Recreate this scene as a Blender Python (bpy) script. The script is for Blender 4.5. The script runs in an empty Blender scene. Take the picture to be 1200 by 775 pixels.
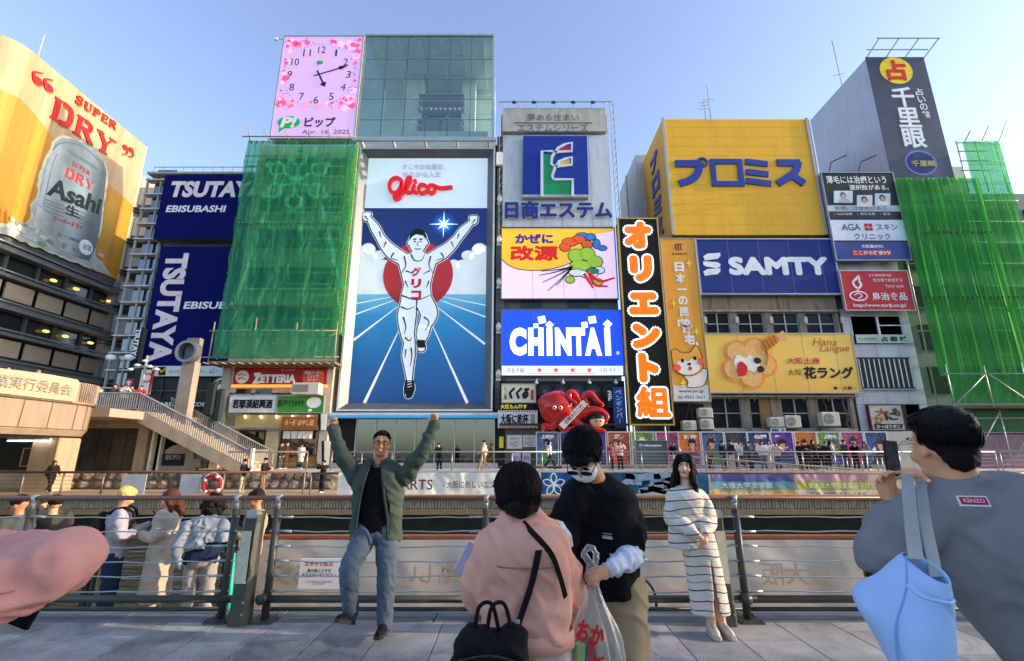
import bpy,bmesh,math,random
from mathutils import Vector,Matrix,noise
PI=math.pi
R=math.radians
rnd=random.Random(7)
sc=bpy.context.scene
COL=sc.collection
# camera, sky, sun, exposure
F,CX,CY,EYE=560.0,600.0,387.5,1.55
PITCH=math.atan(560.0/2190.0)
S_,C_=math.sin(PITCH),math.cos(PITCH)
cd=bpy.data.cameras.new('camera');cam=bpy.data.objects.new('camera',cd);COL.objects.link(cam)
cd.sensor_width=36;cd.lens=36*F/1200;cd.clip_start=.05;cd.clip_end=3000
cam.location=(0,0,EYE);cam.rotation_euler=(PI/2+PITCH,0,0)
sc.camera=cam
SUN_EL=R(15.5)
SUN_V=Vector((-1,.07,0)).normalized()*math.cos(SUN_EL)+Vector((0,0,-math.sin(SUN_EL)))
sd=bpy.data.lights.new('sun','SUN');sun=bpy.data.objects.new('sun',sd);COL.objects.link(sun)
sd.energy=2.0;sd.angle=R(.5);sd.color=(1,.80,.58)
sun.rotation_euler=SUN_V.to_track_quat('-Z','Y').to_euler()
w=bpy.data.worlds.new('World');sc.world=w;w.use_nodes=True
nt=w.node_tree;bg=nt.nodes['Background']
sky=nt.nodes.new('ShaderNodeTexSky');sky.sky_type='NISHITA';sky.sun_disc=False
sky.sun_elevation=SUN_EL
sky.sun_rotation=math.atan2(-SUN_V.x,-SUN_V.y)
sky.air_density=1.0;sky.dust_density=1.4;sky.ozone_density=3.0;sky.altitude=0
hs=nt.nodes.new('ShaderNodeHueSaturation');hs.inputs['Saturation'].default_value=.86;hs.inputs['Hue'].default_value=.508;nt.links.new(sky.outputs[0],hs.inputs['Color']);nt.links.new(hs.outputs[0],bg.inputs[0]);bg.inputs[1].default_value=.15
sc.view_settings.view_transform='Standard';sc.view_settings.look='None'
sc.view_settings.exposure=1.6;sc.view_settings.gamma=1
sc.cycles.max_bounces=8;sc.cycles.transparent_max_bounces=12
sc.cycles.use_denoising=True
# from the photograph's pixels to places
def ray(px,py):
 u=(CY-py)/F
 return Vector(((px-CX)/F,C_-u*S_,S_+u*C_))
def at(px,py,Y):
 r=ray(px,py);k=Y/r.y
 return Vector((r.x*k,Y,EYE+r.z*k))
class Fr:
 """a plane a surface lies in: o + a*r + b*u + c*n, n towards the open side"""
 def __init__(s,o,r):
  s.o=Vector(o);s.r=Vector(r).normalized();s.u=Vector((0,0,1));s.n=s.r.cross(s.u)
 def ab(s,px,py):
  d=ray(px,py);e=Vector((0,0,EYE));k=(s.o-e).dot(s.n)/d.dot(s.n)
  q=e+d*k-s.o
  return(q.dot(s.r),q.dot(s.u))
 def pt(s,a,b,c=0.0):
  return s.o+s.r*a+s.u*b+s.n*c
 def off(s,c):
  f=Fr(s.o+s.n*c,s.r);return f
def front(Y):return Fr((0,Y,0),(1,0,0))
# colours and materials
def lin(v):return v/12.92 if v<=.04045 else((v+.055)/1.055)**2.4
def hexc(h):
 h=h.lstrip('#');return tuple(lin(int(h[i:i+2],16)/255)for i in(0,2,4))
_M={}
def M(col,rough=.6,metal=0.0,var=.12,sc_=1.5,bump=.0,bs=60,emit=0.0,stain=0.0,coat=0.0,spec=.2,trans=0.0,aniso=None):
 key=(col,rough,metal,var,sc_,bump,bs,emit,stain,coat,spec,trans,aniso)
 if key in _M:return _M[key]
 c=hexc(col)if isinstance(col,str)else col
 c=tuple(min(.88,v*1.5)for v in c)
 m=bpy.data.materials.new('paint_'+(col.lstrip('#')if isinstance(col,str)else 'mix'));m.use_nodes=True
 n=m.node_tree.nodes;l=m.node_tree.links;b=n['Principled BSDF']
 b.inputs['Roughness'].default_value=rough;b.inputs['Metallic'].default_value=metal
 b.inputs['Specular IOR Level'].default_value=spec;b.inputs['Coat Weight'].default_value=coat
 b.inputs['Transmission Weight'].default_value=trans
 tc=n.new('ShaderNodeTexCoord');src=tc.outputs['Object']
 if aniso:
  mp=n.new('ShaderNodeMapping');mp.inputs['Scale'].default_value=aniso;l.new(src,mp.inputs[0]);src=mp.outputs[0]
 no=n.new('ShaderNodeTexNoise');no.inputs['Scale'].default_value=sc_;no.inputs['Detail'].default_value=6
 no.inputs['Roughness'].default_value=.62;l.new(src,no.inputs['Vector'])
 mr=n.new('ShaderNodeMapRange');mr.inputs[1].default_value=.3;mr.inputs[2].default_value=.7
 mr.inputs[3].default_value=1-var;mr.inputs[4].default_value=1+var*.8;l.new(no.outputs[0],mr.inputs[0])
 mx=n.new('ShaderNodeMix');mx.data_type='RGBA';mx.blend_type='MULTIPLY';mx.inputs[0].default_value=1
 mx.inputs[6].default_value=(*c,1);l.new(mr.outputs[0],mx.inputs[7]);out=mx.outputs[2]
 if stain:
  n2=n.new('ShaderNodeTexNoise');n2 .inputs['Scale'].default_value=.9;n2 .inputs['Detail'].default_value=8
  mp=n.new('ShaderNodeMapping');mp.inputs['Scale'].default_value=(3,3,.5);l.new(tc.outputs['Object'],mp.inputs[0]);l.new(mp.outputs[0],n2 .inputs['Vector'])
  r2=n.new('ShaderNodeMapRange');r2 .inputs[1].default_value=.48;r2 .inputs[2].default_value=.72;r2 .inputs[3].default_value=0;r2 .inputs[4].default_value=stain
  l.new(n2 .outputs[0],r2 .inputs[0])
  m2=n.new('ShaderNodeMix');m2 .data_type='RGBA';l.new(r2 .outputs[0],m2 .inputs[0]);l.new(out,m2 .inputs[6]);m2 .inputs[7].default_value=(c[0]*.32,c[1]*.28,c[2]*.23,1)
  out=m2 .outputs[2]
 l.new(out,b.inputs['Base Color'])
 if emit:
  l.new(out,b.inputs['Emission Color']);b.inputs['Emission Strength'].default_value=emit
 rr=n.new('ShaderNodeMapRange');rr.inputs[3].default_value=max(.02,rough-.1);rr.inputs[4].default_value=min(1,rough+.12)
 l.new(no.outputs[0],rr.inputs[0]);l.new(rr.outputs[0],b.inputs['Roughness'])
 if bump:
  nb=n.new('ShaderNodeTexNoise');nb.inputs['Scale'].default_value=bs;nb.inputs['Detail'].default_value=4;l.new(src,nb.inputs['Vector'])
  bp=n.new('ShaderNodeBump');bp.inputs['Strength'].default_value=bump;bp.inputs['Distance'].default_value=.02
  l.new(nb.outputs[0],bp.inputs['Height']);l.new(bp.outputs[0],b.inputs['Normal'])
 _M[key]=m;return m
def custom(name,fn):
 m=bpy.data.materials.new(name);m.use_nodes=True;fn(m,m.node_tree.nodes,m.node_tree.links,m.node_tree.nodes['Principled BSDF']);return m
def ramp(n,stops,mode='LINEAR'):
 r=n.new('ShaderNodeValToRGB');cr=r.color_ramp;cr.interpolation=mode
 while len(cr.elements)>1:cr.elements.remove(cr.elements[-1])
 cr.elements[0].position=stops[0][0];cr.elements[0].color=(*stops[0][1],1)
 for p,c in stops[1:]:
  e=cr.elements.new(p);e.color=(*c,1)
 return r
def glass_mat(name,tint,rough=.05,alpha=.35):
 def fn(m,n,l,b):
  out=n['Material Output'];tr=n.new('ShaderNodeBsdfTransparent');tr.inputs[0].default_value=(*hexc(tint),1)
  gl=n.new('ShaderNodeBsdfGlossy');gl.inputs['Roughness'].default_value=rough;gl.inputs[0].default_value=(.9,.95,.95,1)
  lw=n.new('ShaderNodeLayerWeight');lw.inputs[0].default_value=.5;pw=n.new('ShaderNodeMath');pw.operation='POWER';pw.inputs[1].default_value=3.5;l.new(lw.outputs['Facing'],pw.inputs[0])
  ad=n.new('ShaderNodeMath');ad.operation='MULTIPLY_ADD';ad.inputs[1].default_value=.8;ad.inputs[2].default_value=.05+alpha*.12;ad.use_clamp=True;l.new(pw.outputs[0],ad.inputs[0])
  mx=n.new('ShaderNodeMixShader');l.new(ad.outputs[0],mx.inputs[0]);l.new(tr.outputs[0],mx.inputs[1]);l.new(gl.outputs[0],mx.inputs[2])
  l.new(mx.outputs[0],out.inputs[0])
 return custom(name,fn)
# things, parts, meshes
def wloc(o):
 v=Vector((0,0,0))
 while o is not None:v=v+o.location;o=o.parent
 return v
def setp(o,label=None,cat=None,group=None,kind=None):
 if label:o['label']=label
 if cat:o['category']=cat
 if group:o['group']=group
 if kind:o['kind']=kind
 return o
def thing(name,label,cat,loc=(0,0,0),rz=0.0,group=None):
 o=bpy.data.objects.new(name,None);COL.objects.link(o);o.location=loc;o.rotation_euler=(0,0,rz);o.empty_display_size=.2
 return setp(o,label,cat,group)
def link(name,me,parent=None,loc=(0,0,0),rot=(0,0,0),mat=None):
 o=bpy.data.objects.new(name,me);COL.objects.link(o);o.location=loc;o.rotation_euler=rot
 if parent:o.parent=parent
 return o
def copy_tree(o,parent=None):
 c=o.copy();COL.objects.link(c);c.parent=parent
 for ch in o.children:copy_tree(ch,c)
 return c
class MB:
 def __init__(s):s.v=[];s.f=[];s.mi=[];s.m=0
 def add(s,vs,fs):
  k=len(s.v);s.v+=[Vector(p)for p in vs];s.f+=[tuple(i+k for i in f)for f in fs];s.mi+=[s.m]*len(fs);return s
 def box(s,x0,x1,y0,y1,z0,z1):
  return s.add([(x,y,z)for x in(x0,x1)for y in(y0,y1)for z in(z0,z1)],[(0,1,3,2),(4,6,7,5),(0,4,5,1),(2,3,7,6),(0,2,6,4),(1,5,7,3)])
 def bev(s,x0,x1,y0,y1,z0,z1,b):
  """box with chamfered vertical and top edges"""
  P=[(x0+b,y0),(x1-b,y0),(x1,y0+b),(x1,y1-b),(x1-b,y1),(x0+b,y1),(x0,y1-b),(x0,y0+b)]
  cx,cy=(x0+x1)/2,(y0+y1)/2
  def ins(p):return(p[0]+(b if p[0]<cx else-b),p[1]+(b if p[1]<cy else-b))
  vs=[(*p,z0)for p in P]+[(*p,z1-b)for p in P]+[(*ins(p),z1)for p in P]
  fs=[(i,(i+1)%8,8+(i+1)%8,8+i)for i in range(8)]+[(8+i,8+(i+1)%8,16+(i+1)%8,16+i)for i in range(8)]+[tuple(range(16,24)),tuple(range(7,-1,-1))]
  return s.add(vs,fs)
 def fbox(s,fr,a0,a1,b0,b1,c0,c1):
  return s.add([fr.pt(a,b,c)for a in(a0,a1)for b in(b0,b1)for c in(c0,c1)],[(0,1,3,2),(4,6,7,5),(0,4,5,1),(2,3,7,6),(0,2,6,4),(1,5,7,3)])
 def fpoly(s,fr,pts,c0,c1):
  n=len(pts)
  if sum(pts[i][0]*pts[(i+1)%n][1]-pts[(i+1)%n][0]*pts[i][1]for i in range(n))<0:pts=pts[::-1]
  vs=[fr.pt(a,b,c1)for a,b in pts]+[fr.pt(a,b,c0)for a,b in pts]
  return s.add(vs,[tuple(range(n)),tuple(range(2*n-1,n-1,-1))]+[(i,n+i,n+(i+1)%n,(i+1)%n)for i in range(n)])
 def fpx(s,fr,pxs,c0=0.0,c1=.02):
  return s.fpoly(fr,[fr.ab(*p)for p in pxs],c0,c1)
 def fdisc(s,fr,a,b,ra,rb=None,c0=0.0,c1=.02,n=32):
  rb=rb or ra
  return s.fpoly(fr,[(a+ra*math.cos(2*PI*i/n),b+rb*math.sin(2*PI*i/n))for i in range(n)],c0,c1)
 def stroke(s,fr,pts,w,c0=0.0,c1=.02,smooth=0,closed=False,w2=None):
  if smooth:pts=catm([Vector((p[0],p[1],0))for p in pts],smooth,closed);pts=[(p.x,p.y)for p in pts]
  n=len(pts);L=[];Rr=[]
  for i in range(n):
   p=pts[i];a=pts[i-1]if(i or closed)else p;b=pts[(i+1)%n]if(i<n-1 or closed)else p
   d=Vector((b[0]-a[0],b[1]-a[1]));d=d.normalized()if d.length>1e-9 else Vector((1,0))
   ww=(w if w2 is None else w+(w2-w)*i/(n-1))/2
   L.append((p[0]-d.y*ww,p[1]+d.x*ww));Rr.append((p[0]+d.y*ww,p[1]-d.x*ww))
  k=n if closed else n-1
  vs=[fr.pt(*q,c1)for q in L]+[fr.pt(*q,c1)for q in Rr]+[fr.pt(*q,c0)for q in L]+[fr.pt(*q,c0)for q in Rr]
  fs=[]
  for i in range(k):
   j=(i+1)%n
   fs+=[(i,n+i,n+j,j),(i,j,2*n+j,2*n+i),(n+j,n+i,3*n+i,3*n+j)]
  if not closed:fs+=[(0,2*n,3*n,n),(n-1,2*n-1,4*n-1,3*n-1)]
  return s.add(vs,fs)
 def tube(s,pts,r,seg=8,cap=True,flat=1.0,closed=False):
  pts=[Vector(p)for p in pts];n=len(pts);rs=r if isinstance(r,(list,tuple))else[r]*n
  up=Vector((0,0,1));prev=None;vs=[];fs=[]
  for i,p in enumerate(pts):
   a=pts[i-1]if(i or closed)else p;b=pts[(i+1)%n]if(i<n-1 or closed)else p
   d=(b-a).normalized()if(b-a).length>1e-9 else up
   if prev is None:
    x=d.cross(up)if abs(d.dot(up))<.95 else d.cross(Vector((0,1,0)))
   else:x=prev-d*prev.dot(d)
   if x.length<1e-6:x=d.orthogonal()
   x.normalize();prev=x;y=d.cross(x)
   for k in range(seg):
    t=2*PI*k/seg;vs.append(p+(x*math.cos(t)+y*math.sin(t)*flat)*rs[i])
  for i in range(n if closed else n-1):
   j=(i+1)%n
   for k in range(seg):fs.append((i*seg+k,i*seg+(k+1)%seg,j*seg+(k+1)%seg,j*seg+k))
  if cap and not closed:fs+=[tuple(range(seg-1,-1,-1)),tuple(range((n-1)*seg,n*seg))]
  return s.add(vs,fs)
 def limb(s,pts,rs,seg=14,sub=4,flat=1.0):
  """rounded tapering tube through joints"""
  P=[Vector(p)for p in pts];Q=catm(P,sub);n=len(P);rr=[]
  for i in range(len(Q)):
   t=i/(len(Q)-1)*(n-1);k=min(int(t),n-2);u=t-k;rr.append(rs[k]*(1-u)+rs[k+1]*u)
  d0=(Q[0]-Q[1]).normalized();d1=(Q[-1]-Q[-2]).normalized();a=[];b=[]
  for q in(.95,.7,.35):a.append((Q[0]+d0*rr[0]*q,rr[0]*math.sqrt(1-q*q)))
  for q in(.35,.7,.95):b.append((Q[-1]+d1*rr[-1]*q,rr[-1]*math.sqrt(1-q*q)))
  return s.tube([p for p,_ in a]+Q+[p for p,_ in b],[r for _,r in a]+rr+[r for _,r in b],seg,True,flat)
 def ell(s,c,r,rot=None,nu=16,nv=10):
  c=Vector(c);m=rot.to_matrix()if rot is not None and hasattr(rot,'to_matrix')else(rot or Matrix.Identity(3));vs=[];fs=[]
  vs.append(c+m@Vector((0,0,r[2])))
  for j in range(1,nv):
   t=PI*j/nv
   for i in range(nu):
    p=2*PI*i/nu;vs.append(c+m@Vector((r[0]*math.sin(t)*math.cos(p),r[1]*math.sin(t)*math.sin(p),r[2]*math.cos(t))))
  vs.append(c+m@Vector((0,0,-r[2])));e=len(vs)-1
  for i in range(nu):
   fs.append((0,1+i,1+(i+1)%nu));fs.append((e,e-nu+(i+1)%nu,e-nu+i))
   for j in range(nv-2):
    a=1+j*nu;fs.append((a+i,a+nu+i,a+nu+(i+1)%nu,a+(i+1)%nu))
  return s.add(vs,fs)
 def loft(s,rings,n=24,p=2.4,sub=3):
  """rings: (cx, cy, z, rx, ry[, dz tilt]) slices stacked from bottom to top, superellipse section"""
  K=len(rings);P=[]
  ctr=[Vector(q[:3])for q in rings];rad=[Vector((q[3],q[4],0))for q in rings]
  for a,b in zip(catm(ctr,sub),catm(rad,sub)):P.append((a,b))
  vs=[];fs=[]
  for c,r in P:
   for i in range(n):
    t=2*PI*i/n;ct,st=math.cos(t),math.sin(t)
    vs.append(c+Vector((max(r.x,.002)*math.copysign(abs(ct)**(2/p),ct),max(r.y,.002)*math.copysign(abs(st)**(2/p),st),0)))
  for j in range(len(P)-1):
   for i in range(n):fs.append((j*n+i,j*n+(i+1)%n,(j+1)*n+(i+1)%n,(j+1)*n+i))
  fs+=[tuple(range(n-1,-1,-1)),tuple(range((len(P)-1)*n,len(P)*n))]
  return s.add(vs,fs)
 def grid(s,fn,nu,nv):
  vs=[fn(i/nu,j/nv)for j in range(nv+1)for i in range(nu+1)]
  return s.add(vs,[(j*(nu+1)+i,j*(nu+1)+i+1,(j+1)*(nu+1)+i+1,(j+1)*(nu+1)+i)for j in range(nv)for i in range(nu)])
 def xf(s,m,k=0):
  for i in range(k,len(s.v)):s.v[i]=m@s.v[i]
  return s
 def mesh(s,name,mats,smooth=False,off=Vector((0,0,0))):
  me=bpy.data.meshes.new(name);me.from_pydata([tuple(v-off)for v in s.v],[],s.f)
  for m in(mats if isinstance(mats,(list,tuple))else[mats]):me.materials.append(m)
  if len(me.materials)>1:
   for i,p in enumerate(me.polygons):p.material_index=s.mi[i]
  if smooth:me.shade_smooth()
  me.update();return me
 def build(s,name,mats,parent=None,world=True,smooth=False,label=None):
  off=wloc(parent)if(parent and world)else Vector((0,0,0))
  o=link(name,s.mesh(name,mats,smooth,off),parent)
  if label:o['label']=label
  return o
 def top(s,name,mats,label=None,cat=None,group=None,kind=None,smooth=False,base=None):
  """a thing or a piece of the setting that is one mesh, with its origin at its base"""
  if base is None:
   xs=[v.x for v in s.v];ys=[v.y for v in s.v];base=Vector(((min(xs)+max(xs))/2,(min(ys)+max(ys))/2,min(v.z for v in s.v)))
  base=Vector(base);o=link(name,s.mesh(name,mats,smooth,base),None,base)
  return setp(o,label,cat,group,kind)
def catm(P,sub,closed=False):
 n=len(P);out=[]
 for i in range(n if closed else n-1):
  p1=P[i];p2=P[(i+1)%n]
  p0=P[i-1]if(i or closed)else p1*2-p2;p3=P[(i+2)%n]if(i<n-2 or closed)else p2*2-p1
  for k in range(sub):
   t=k/sub
   out.append(.5*((2*p1)+(p2-p0)*t+(2*p0-5*p1+4*p2-p3)*t*t+(3*p1-p0-3*p2+p3)*t**3))
 if not closed:out.append(P[-1])
 return out
def fix_normals(o):
 bm=bmesh.new();bm.from_mesh(o.data);bmesh.ops.recalc_face_normals(bm,faces=bm.faces);bm.to_mesh(o.data);bm.free()
# lettering
_T={}
def glyphs(body,bold=.0,res=3,lh=1.0):
 key=(body,bold,res,lh)
 if key in _T:return _T[key]
 c=bpy.data.curves.new('lettering','FONT');c.body=body;c.offset=bold;c.resolution_u=res;c.align_x='CENTER';c.space_line=lh
 o=bpy.data.objects.new('lettering',c);me=o.to_mesh()
 vs=[v.co.copy()for v in me.vertices];fs=[tuple(p.vertices)for p in me.polygons]
 o.to_mesh_clear();bpy.data.objects.remove(o);bpy.data.curves.remove(c)
 x0=min(v.x for v in vs);x1=max(v.x for v in vs);y0=min(v.y for v in vs);y1=max(v.y for v in vs)
 _T[key]=r=([((v.x-x0)/(x1-x0)-.5,(v.y-y0)/(y1-y0)-.5)for v in vs],fs,(x1-x0)/(y1-y0));return r
def put_text(mb,fr,body,a,b,w_,h_,c=.02,bold=.0,shear=0.0,rot=0.0,res=3,lh=1.0,deep=0.0,arc=0.0,fat=0.0):
 """lettering centred on (a, b), w_ wide and h_ high, as a thin raised sheet (deep: thickness)"""
 vs,fs,_=glyphs(body,bold,res,lh);cr,sr=math.cos(rot),math.sin(rot);out=[]
 for x,y in vs:
  X=x*w_+y*h_*shear;Y=y*h_+arc*(1-4*x*x)
  out.append((a+X*cr-Y*sr,b+X*sr+Y*cr))
 if fat:
  for k in range(12):
   dx,dy=fat*math.cos(k*PI/6),fat*math.sin(k*PI/6);mb.add([fr.pt(p+dx,q+dy,c-.0006*(k+1))for p,q in out],fs)
 n=len(out)
 if deep:
  ed={}
  for f in fs:
   for i in range(len(f)):
    e=(f[i],f[(i+1)%len(f)])
    if(e[1],e[0])in ed:del ed[(e[1],e[0])]
    else:ed[e]=1
  mb.add([fr.pt(p,q,c)for p,q in out]+[fr.pt(p,q,c-deep)for p,q in out],list(fs)+[(i,n+i,n+j,j)for i,j in ed])
 else:mb.add([fr.pt(p,q,c)for p,q in out],fs)
 return mb
def T(parent,fr,body,px,py,wpx,hpx,mat,c=.03,name='lettering',**k):
 """lettering placed by where the photograph shows its centre and how large"""
 a,b=fr.ab(px,py);a0,b0=fr.ab(px-wpx/2,py);a1,b1=fr.ab(px+wpx/2,py);w_=abs(a1-a0)
 h_=abs(fr.ab(px,py-hpx/2)[1]-fr.ab(px,py+hpx/2)[1])
 if abs(k.get('rot',0))>1:w_,h_=abs(fr.ab(px,py-wpx/2)[1]-fr.ab(px,py+wpx/2)[1]),abs(fr.ab(px-hpx/2,py)[0]-fr.ab(px+hpx/2,py)[0])
 mb=MB();put_text(mb,fr,body,a,b,w_,h_,c,**k);return mb.build(name,mat,parent)
def rect(fr,p,q):
 """two opposite corners of the photograph -> a0,a1,b0,b1 in the plane (left/right averaged by the caller)"""
 a0,b1=fr.ab(*p);a1,b0=fr.ab(*q);return a0,a1,b0,b1
def signbox(name,label,cat,fr,quad,mat,depth=.35,frame=None,fw=.12,back=None,group=None,fmat=None,panel='panel',fd=.05):
 """a rectangular sign: quad = TL, TR, BL, BR in photo pixels; returns (root, (a0,a1,b0,b1))"""
 q=[fr.ab(*p)for p in quad];a0=(q[0][0]+q[2][0])/2;a1=(q[1][0]+q[3][0])/2;b1=(q[0][1]+q[1][1])/2;b0=(q[2][1]+q[3][1])/2
 root=thing(name,label,cat,fr.pt((a0+a1)/2,b0,-depth),group=group)
 MB().fbox(fr,a0,a1,b0,b1,-.03,0).build(panel,mat,root)
 fm=fmat or M('#5a5c5e',.5,.3)
 MB().fbox(fr,a0+.02,a1-.02,b0+.02,b1-.02,-depth,-.032).build('casing',back or M('#4a4b4d',.7),root)
 if a1-a0>8 and depth<3:
  for k in range(1,int((a1-a0)/2.4)+1):MB().fbox(fr,a0+k*2.4,a0+k*2.4+.025,b0,b1,0,.003).build('panel_joint',M('#6c6e74',.7),root)
 if frame is not None:
  mb=MB()
  for A0,A1,B0,B1 in((a0-fw,a1+fw,b1,b1+fw),(a0-fw,a1+fw,b0-fw,b0),(a0-fw,a0,b0,b1),(a1,a1+fw,b0,b1)):
   mb.fbox(fr,A0,A1,B0,B1,-.2,fd)
  mb.build('frame',frame,root)
 return root,(a0,a1,b0,b1)
# the setting
STEEL=M('#3f403c',.45,.35,.15,6,.05,90)
STEEL_L=M('#8d9290',.4,.6,.12,8)
GREY=M('#8b8c8a',.7,0,.12,2,.1,40,0,.35)
DARK=M('#2a2c2e',.6,0,.2,3)
BLACK=M('#121315',.5,0,.2,4)
WHITE=M('#dcdedd',.5,0,.06,2,0,60,0,.12)
CREAM=M('#cdbfa4',.7,0,.12,1.2,.1,30,0,.3)
NAVY=M('#141b52',.45,0,.1,1)
RUST=M('#7d4a34',.6,.1,.2,8)
def slab_fn(m,n,l,b):
 tc=n.new('ShaderNodeTexCoord');oi=n.new('ShaderNodeObjectInfo');vm=n.new('ShaderNodeVectorMath');vm.operation='ADD'
 l.new(tc.outputs['Object'],vm.inputs[0]);l.new(oi.outputs['Location'],vm.inputs[1])
 no=n.new('ShaderNodeTexNoise');no.inputs['Scale'].default_value=2.2;no.inputs['Detail'].default_value=9;no.inputs['Roughness'].default_value=.7;l.new(vm.outputs[0],no.inputs[0])
 sp=n.new('ShaderNodeTexNoise');sp.inputs['Scale'].default_value=160;sp.inputs['Detail'].default_value=2;l.new(vm.outputs[0],sp.inputs[0])
 r=ramp(n,[(.3,(.225,.214,.20)),(.5,(.34,.325,.305)),(.72,(.44,.425,.40))]);l.new(no.outputs[0],r.inputs[0])
 r2=ramp(n,[(.3,(.6,.6,.6)),(.5,(1,1,1)),(.75,(1.3,1.3,1.3))]);l.new(sp.outputs[0],r2 .inputs[0])
 mx=n.new('ShaderNodeMix');mx.data_type='RGBA';mx.blend_type='MULTIPLY';mx.inputs[0].default_value=1;l.new(r.outputs[0],mx.inputs[6]);l.new(r2 .outputs[0],mx.inputs[7])
 m2=n.new('ShaderNodeMix');m2 .data_type='RGBA';m2 .blend_type='MULTIPLY';m2 .inputs[0].default_value=1;l.new(mx.outputs[2],m2 .inputs[6])
 rv=n.new('ShaderNodeMapRange');rv.inputs[3].default_value=.74;rv.inputs[4].default_value=1.2;l.new(oi.outputs['Random'],rv.inputs[0]);l.new(rv.outputs[0],m2 .inputs[7])
 vo=n.new('ShaderNodeTexVoronoi');vo.inputs['Scale'].default_value=5.5;l.new(vm.outputs[0],vo.inputs[0])
 st=n.new('ShaderNodeMapRange');st.inputs[1].default_value=.03;st.inputs[2].default_value=.05;st.inputs[3].default_value=.45;st.inputs[4].default_value=1;l.new(vo.outputs['Distance'],st.inputs[0])
 m3=n.new('ShaderNodeMix');m3 .data_type='RGBA';m3 .blend_type='MULTIPLY';m3 .inputs[0].default_value=1;l.new(m2 .outputs[2],m3 .inputs[6]);l.new(st.outputs[0],m3 .inputs[7])
 n4=n.new('ShaderNodeTexNoise');n4 .inputs['Scale'].default_value=1.1;n4 .inputs['Detail'].default_value=10;n4 .inputs['Roughness'].default_value=.75;n4 .inputs['Distortion'].default_value=1.2;l.new(vm.outputs[0],n4 .inputs[0])
 r4=ramp(n,[(.38,(.62,.62,.62)),(.5,(1,1,1)),(.66,(1.12,1.11,1.08))]);l.new(n4 .outputs[0],r4 .inputs[0]);m4=n.new('ShaderNodeMix');m4 .data_type='RGBA';m4 .blend_type='MULTIPLY';m4 .inputs[0].default_value=1;l.new(m3 .outputs[2],m4 .inputs[6]);l.new(r4 .outputs[0],m4 .inputs[7])
 l.new(m4 .outputs[2],b.inputs['Base Color']);b.inputs['Roughness'].default_value=.62
 bp=n.new('ShaderNodeBump');bp.inputs['Strength'].default_value=.25;bp.inputs['Distance'].default_value=.004;l.new(sp.outputs[0],bp.inputs['Height']);l.new(bp.outputs[0],b.inputs['Normal'])
SLAB=custom('granite',slab_fn)
# near promenade (the deck we stand on)
prom=MB().box(-60,75,-8,5.42,-3.2,-.03).top('promenade',M('#2c2d2e',.9),kind='structure',base=(0,0,-3.2))
sx,sy=.52,.98
tile_me=MB().bev(-sx/2+.004,sx/2-.004,-sy/2+.004,sy/2-.004,-.04,0,.004).mesh('paving_slab',SLAB)
half_me=MB().bev(-sx/2+.004,sx/2-.004,-sy/4+.004,sy/4-.004,-.04,0,.004).mesh('paving_slab',SLAB)
for i in range(-17,18):
 x=i*sx+.13;ph=[0,.5,.22,.71][i%4]*sy;y=.2+ph-sy
 while y<5.5:
  if y>-.9 and y+sy/2<5.03:
   link('paving_slab',tile_me,prom,(x,y,3.2+rnd.uniform(-.0015,.0015)),(rnd.uniform(-.0012,.0012),rnd.uniform(-.0012,.0012),0))
  elif y+sy/2>=5.03 and y-sy/2<5.0:
   y1=5.05;y0=y-sy/2
   if y1-y0>.12:link('paving_slab',MB().bev(x-sx/2+.004,x+sx/2-.004,y0+.004,y1-.004,-.04,0,.004).mesh('paving_slab',SLAB,off=Vector((x,y0,0))),prom,(x,y0,3.2))
  y+=sy
for i in range(-6,7):
 x=i*1.5
 link('edge_stone',MB().bev(-.746,.746,5.056,5.40,-.05,0,.01).mesh('edge_stone',M('#5c6062',.7,0,.2,3,.2,80,0,.3)),prom,(x,0,3.2))
# lower near-side boardwalk
board=MB().box(-60,75,5.42,7.7,-3.2,-.70).top('lower_boardwalk',M('#4a4038',.8),kind='structure',base=(0,5.5,-3.2))
plank_m=M('#a08c74',.7,0,.25,5,.3,50,aniso=(1,12,1))
for k in range(15):
 for i in range(-5,6):
  x=i*2.0+(k%2)*.9
  link('plank',MB().box(-.995,.995,-.068,.068,-.04,0).mesh('plank',plank_m)if(k==0 and i==-5)else bpy.data.meshes['plank'],board,(x,-.0+.02+k*.145,2.55))
# water
def water_fn(m,n,l,b):
 b.inputs['Base Color'].default_value=(.022,.034,.020,1);b.inputs['Roughness'].default_value=.06;b.inputs['Specular IOR Level'].default_value=.55
 tc=n.new('ShaderNodeTexCoord');mp=n.new('ShaderNodeMapping');mp.inputs['Scale'].default_value=(.55,1.5,1);l.new(tc.outputs['Object'],mp.inputs[0])
 n1=n.new('ShaderNodeTexNoise');n1 .inputs['Scale'].default_value=1.5;n1 .inputs['Detail'].default_value=5;n1 .inputs['Distortion'].default_value=.8;l.new(mp.outputs[0],n1 .inputs[0])
 bp=n.new('ShaderNodeBump');bp.inputs['Strength'].default_value=.9;bp.inputs['Distance'].default_value=.22;l.new(n1 .outputs[0],bp.inputs['Height']);l.new(bp.outputs[0],b.inputs['Normal'])
WATER=custom('river_water',water_fn)
MB().add([(-400,7.0,-2.1),(400,7.0,-2.1),(400,26,-2.1),(-400,26,-2.1)],[(0,1,2,3)]).top('river',WATER,kind='structure',base=(0,16,-2.1))
MB().box(-400,400,-60,7.0,-3.6,-3.25).top('river_bed',M('#2b2c26',.9),kind='structure',base=(0,0,-3.6))
# ground out to the horizon behind the far bank
MB().box(-900,900,29.43,1500,-3,.45).top('ground',M('#5e5d5a',.9,0,.2,.1),kind='structure',base=(0,30,-3))
MB().box(-900,900,-900,-8.02,-3,-.05).top('ground',M('#5e5d5a',.9,0,.2,.1),kind='structure',base=(0,-9,-3))
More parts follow.
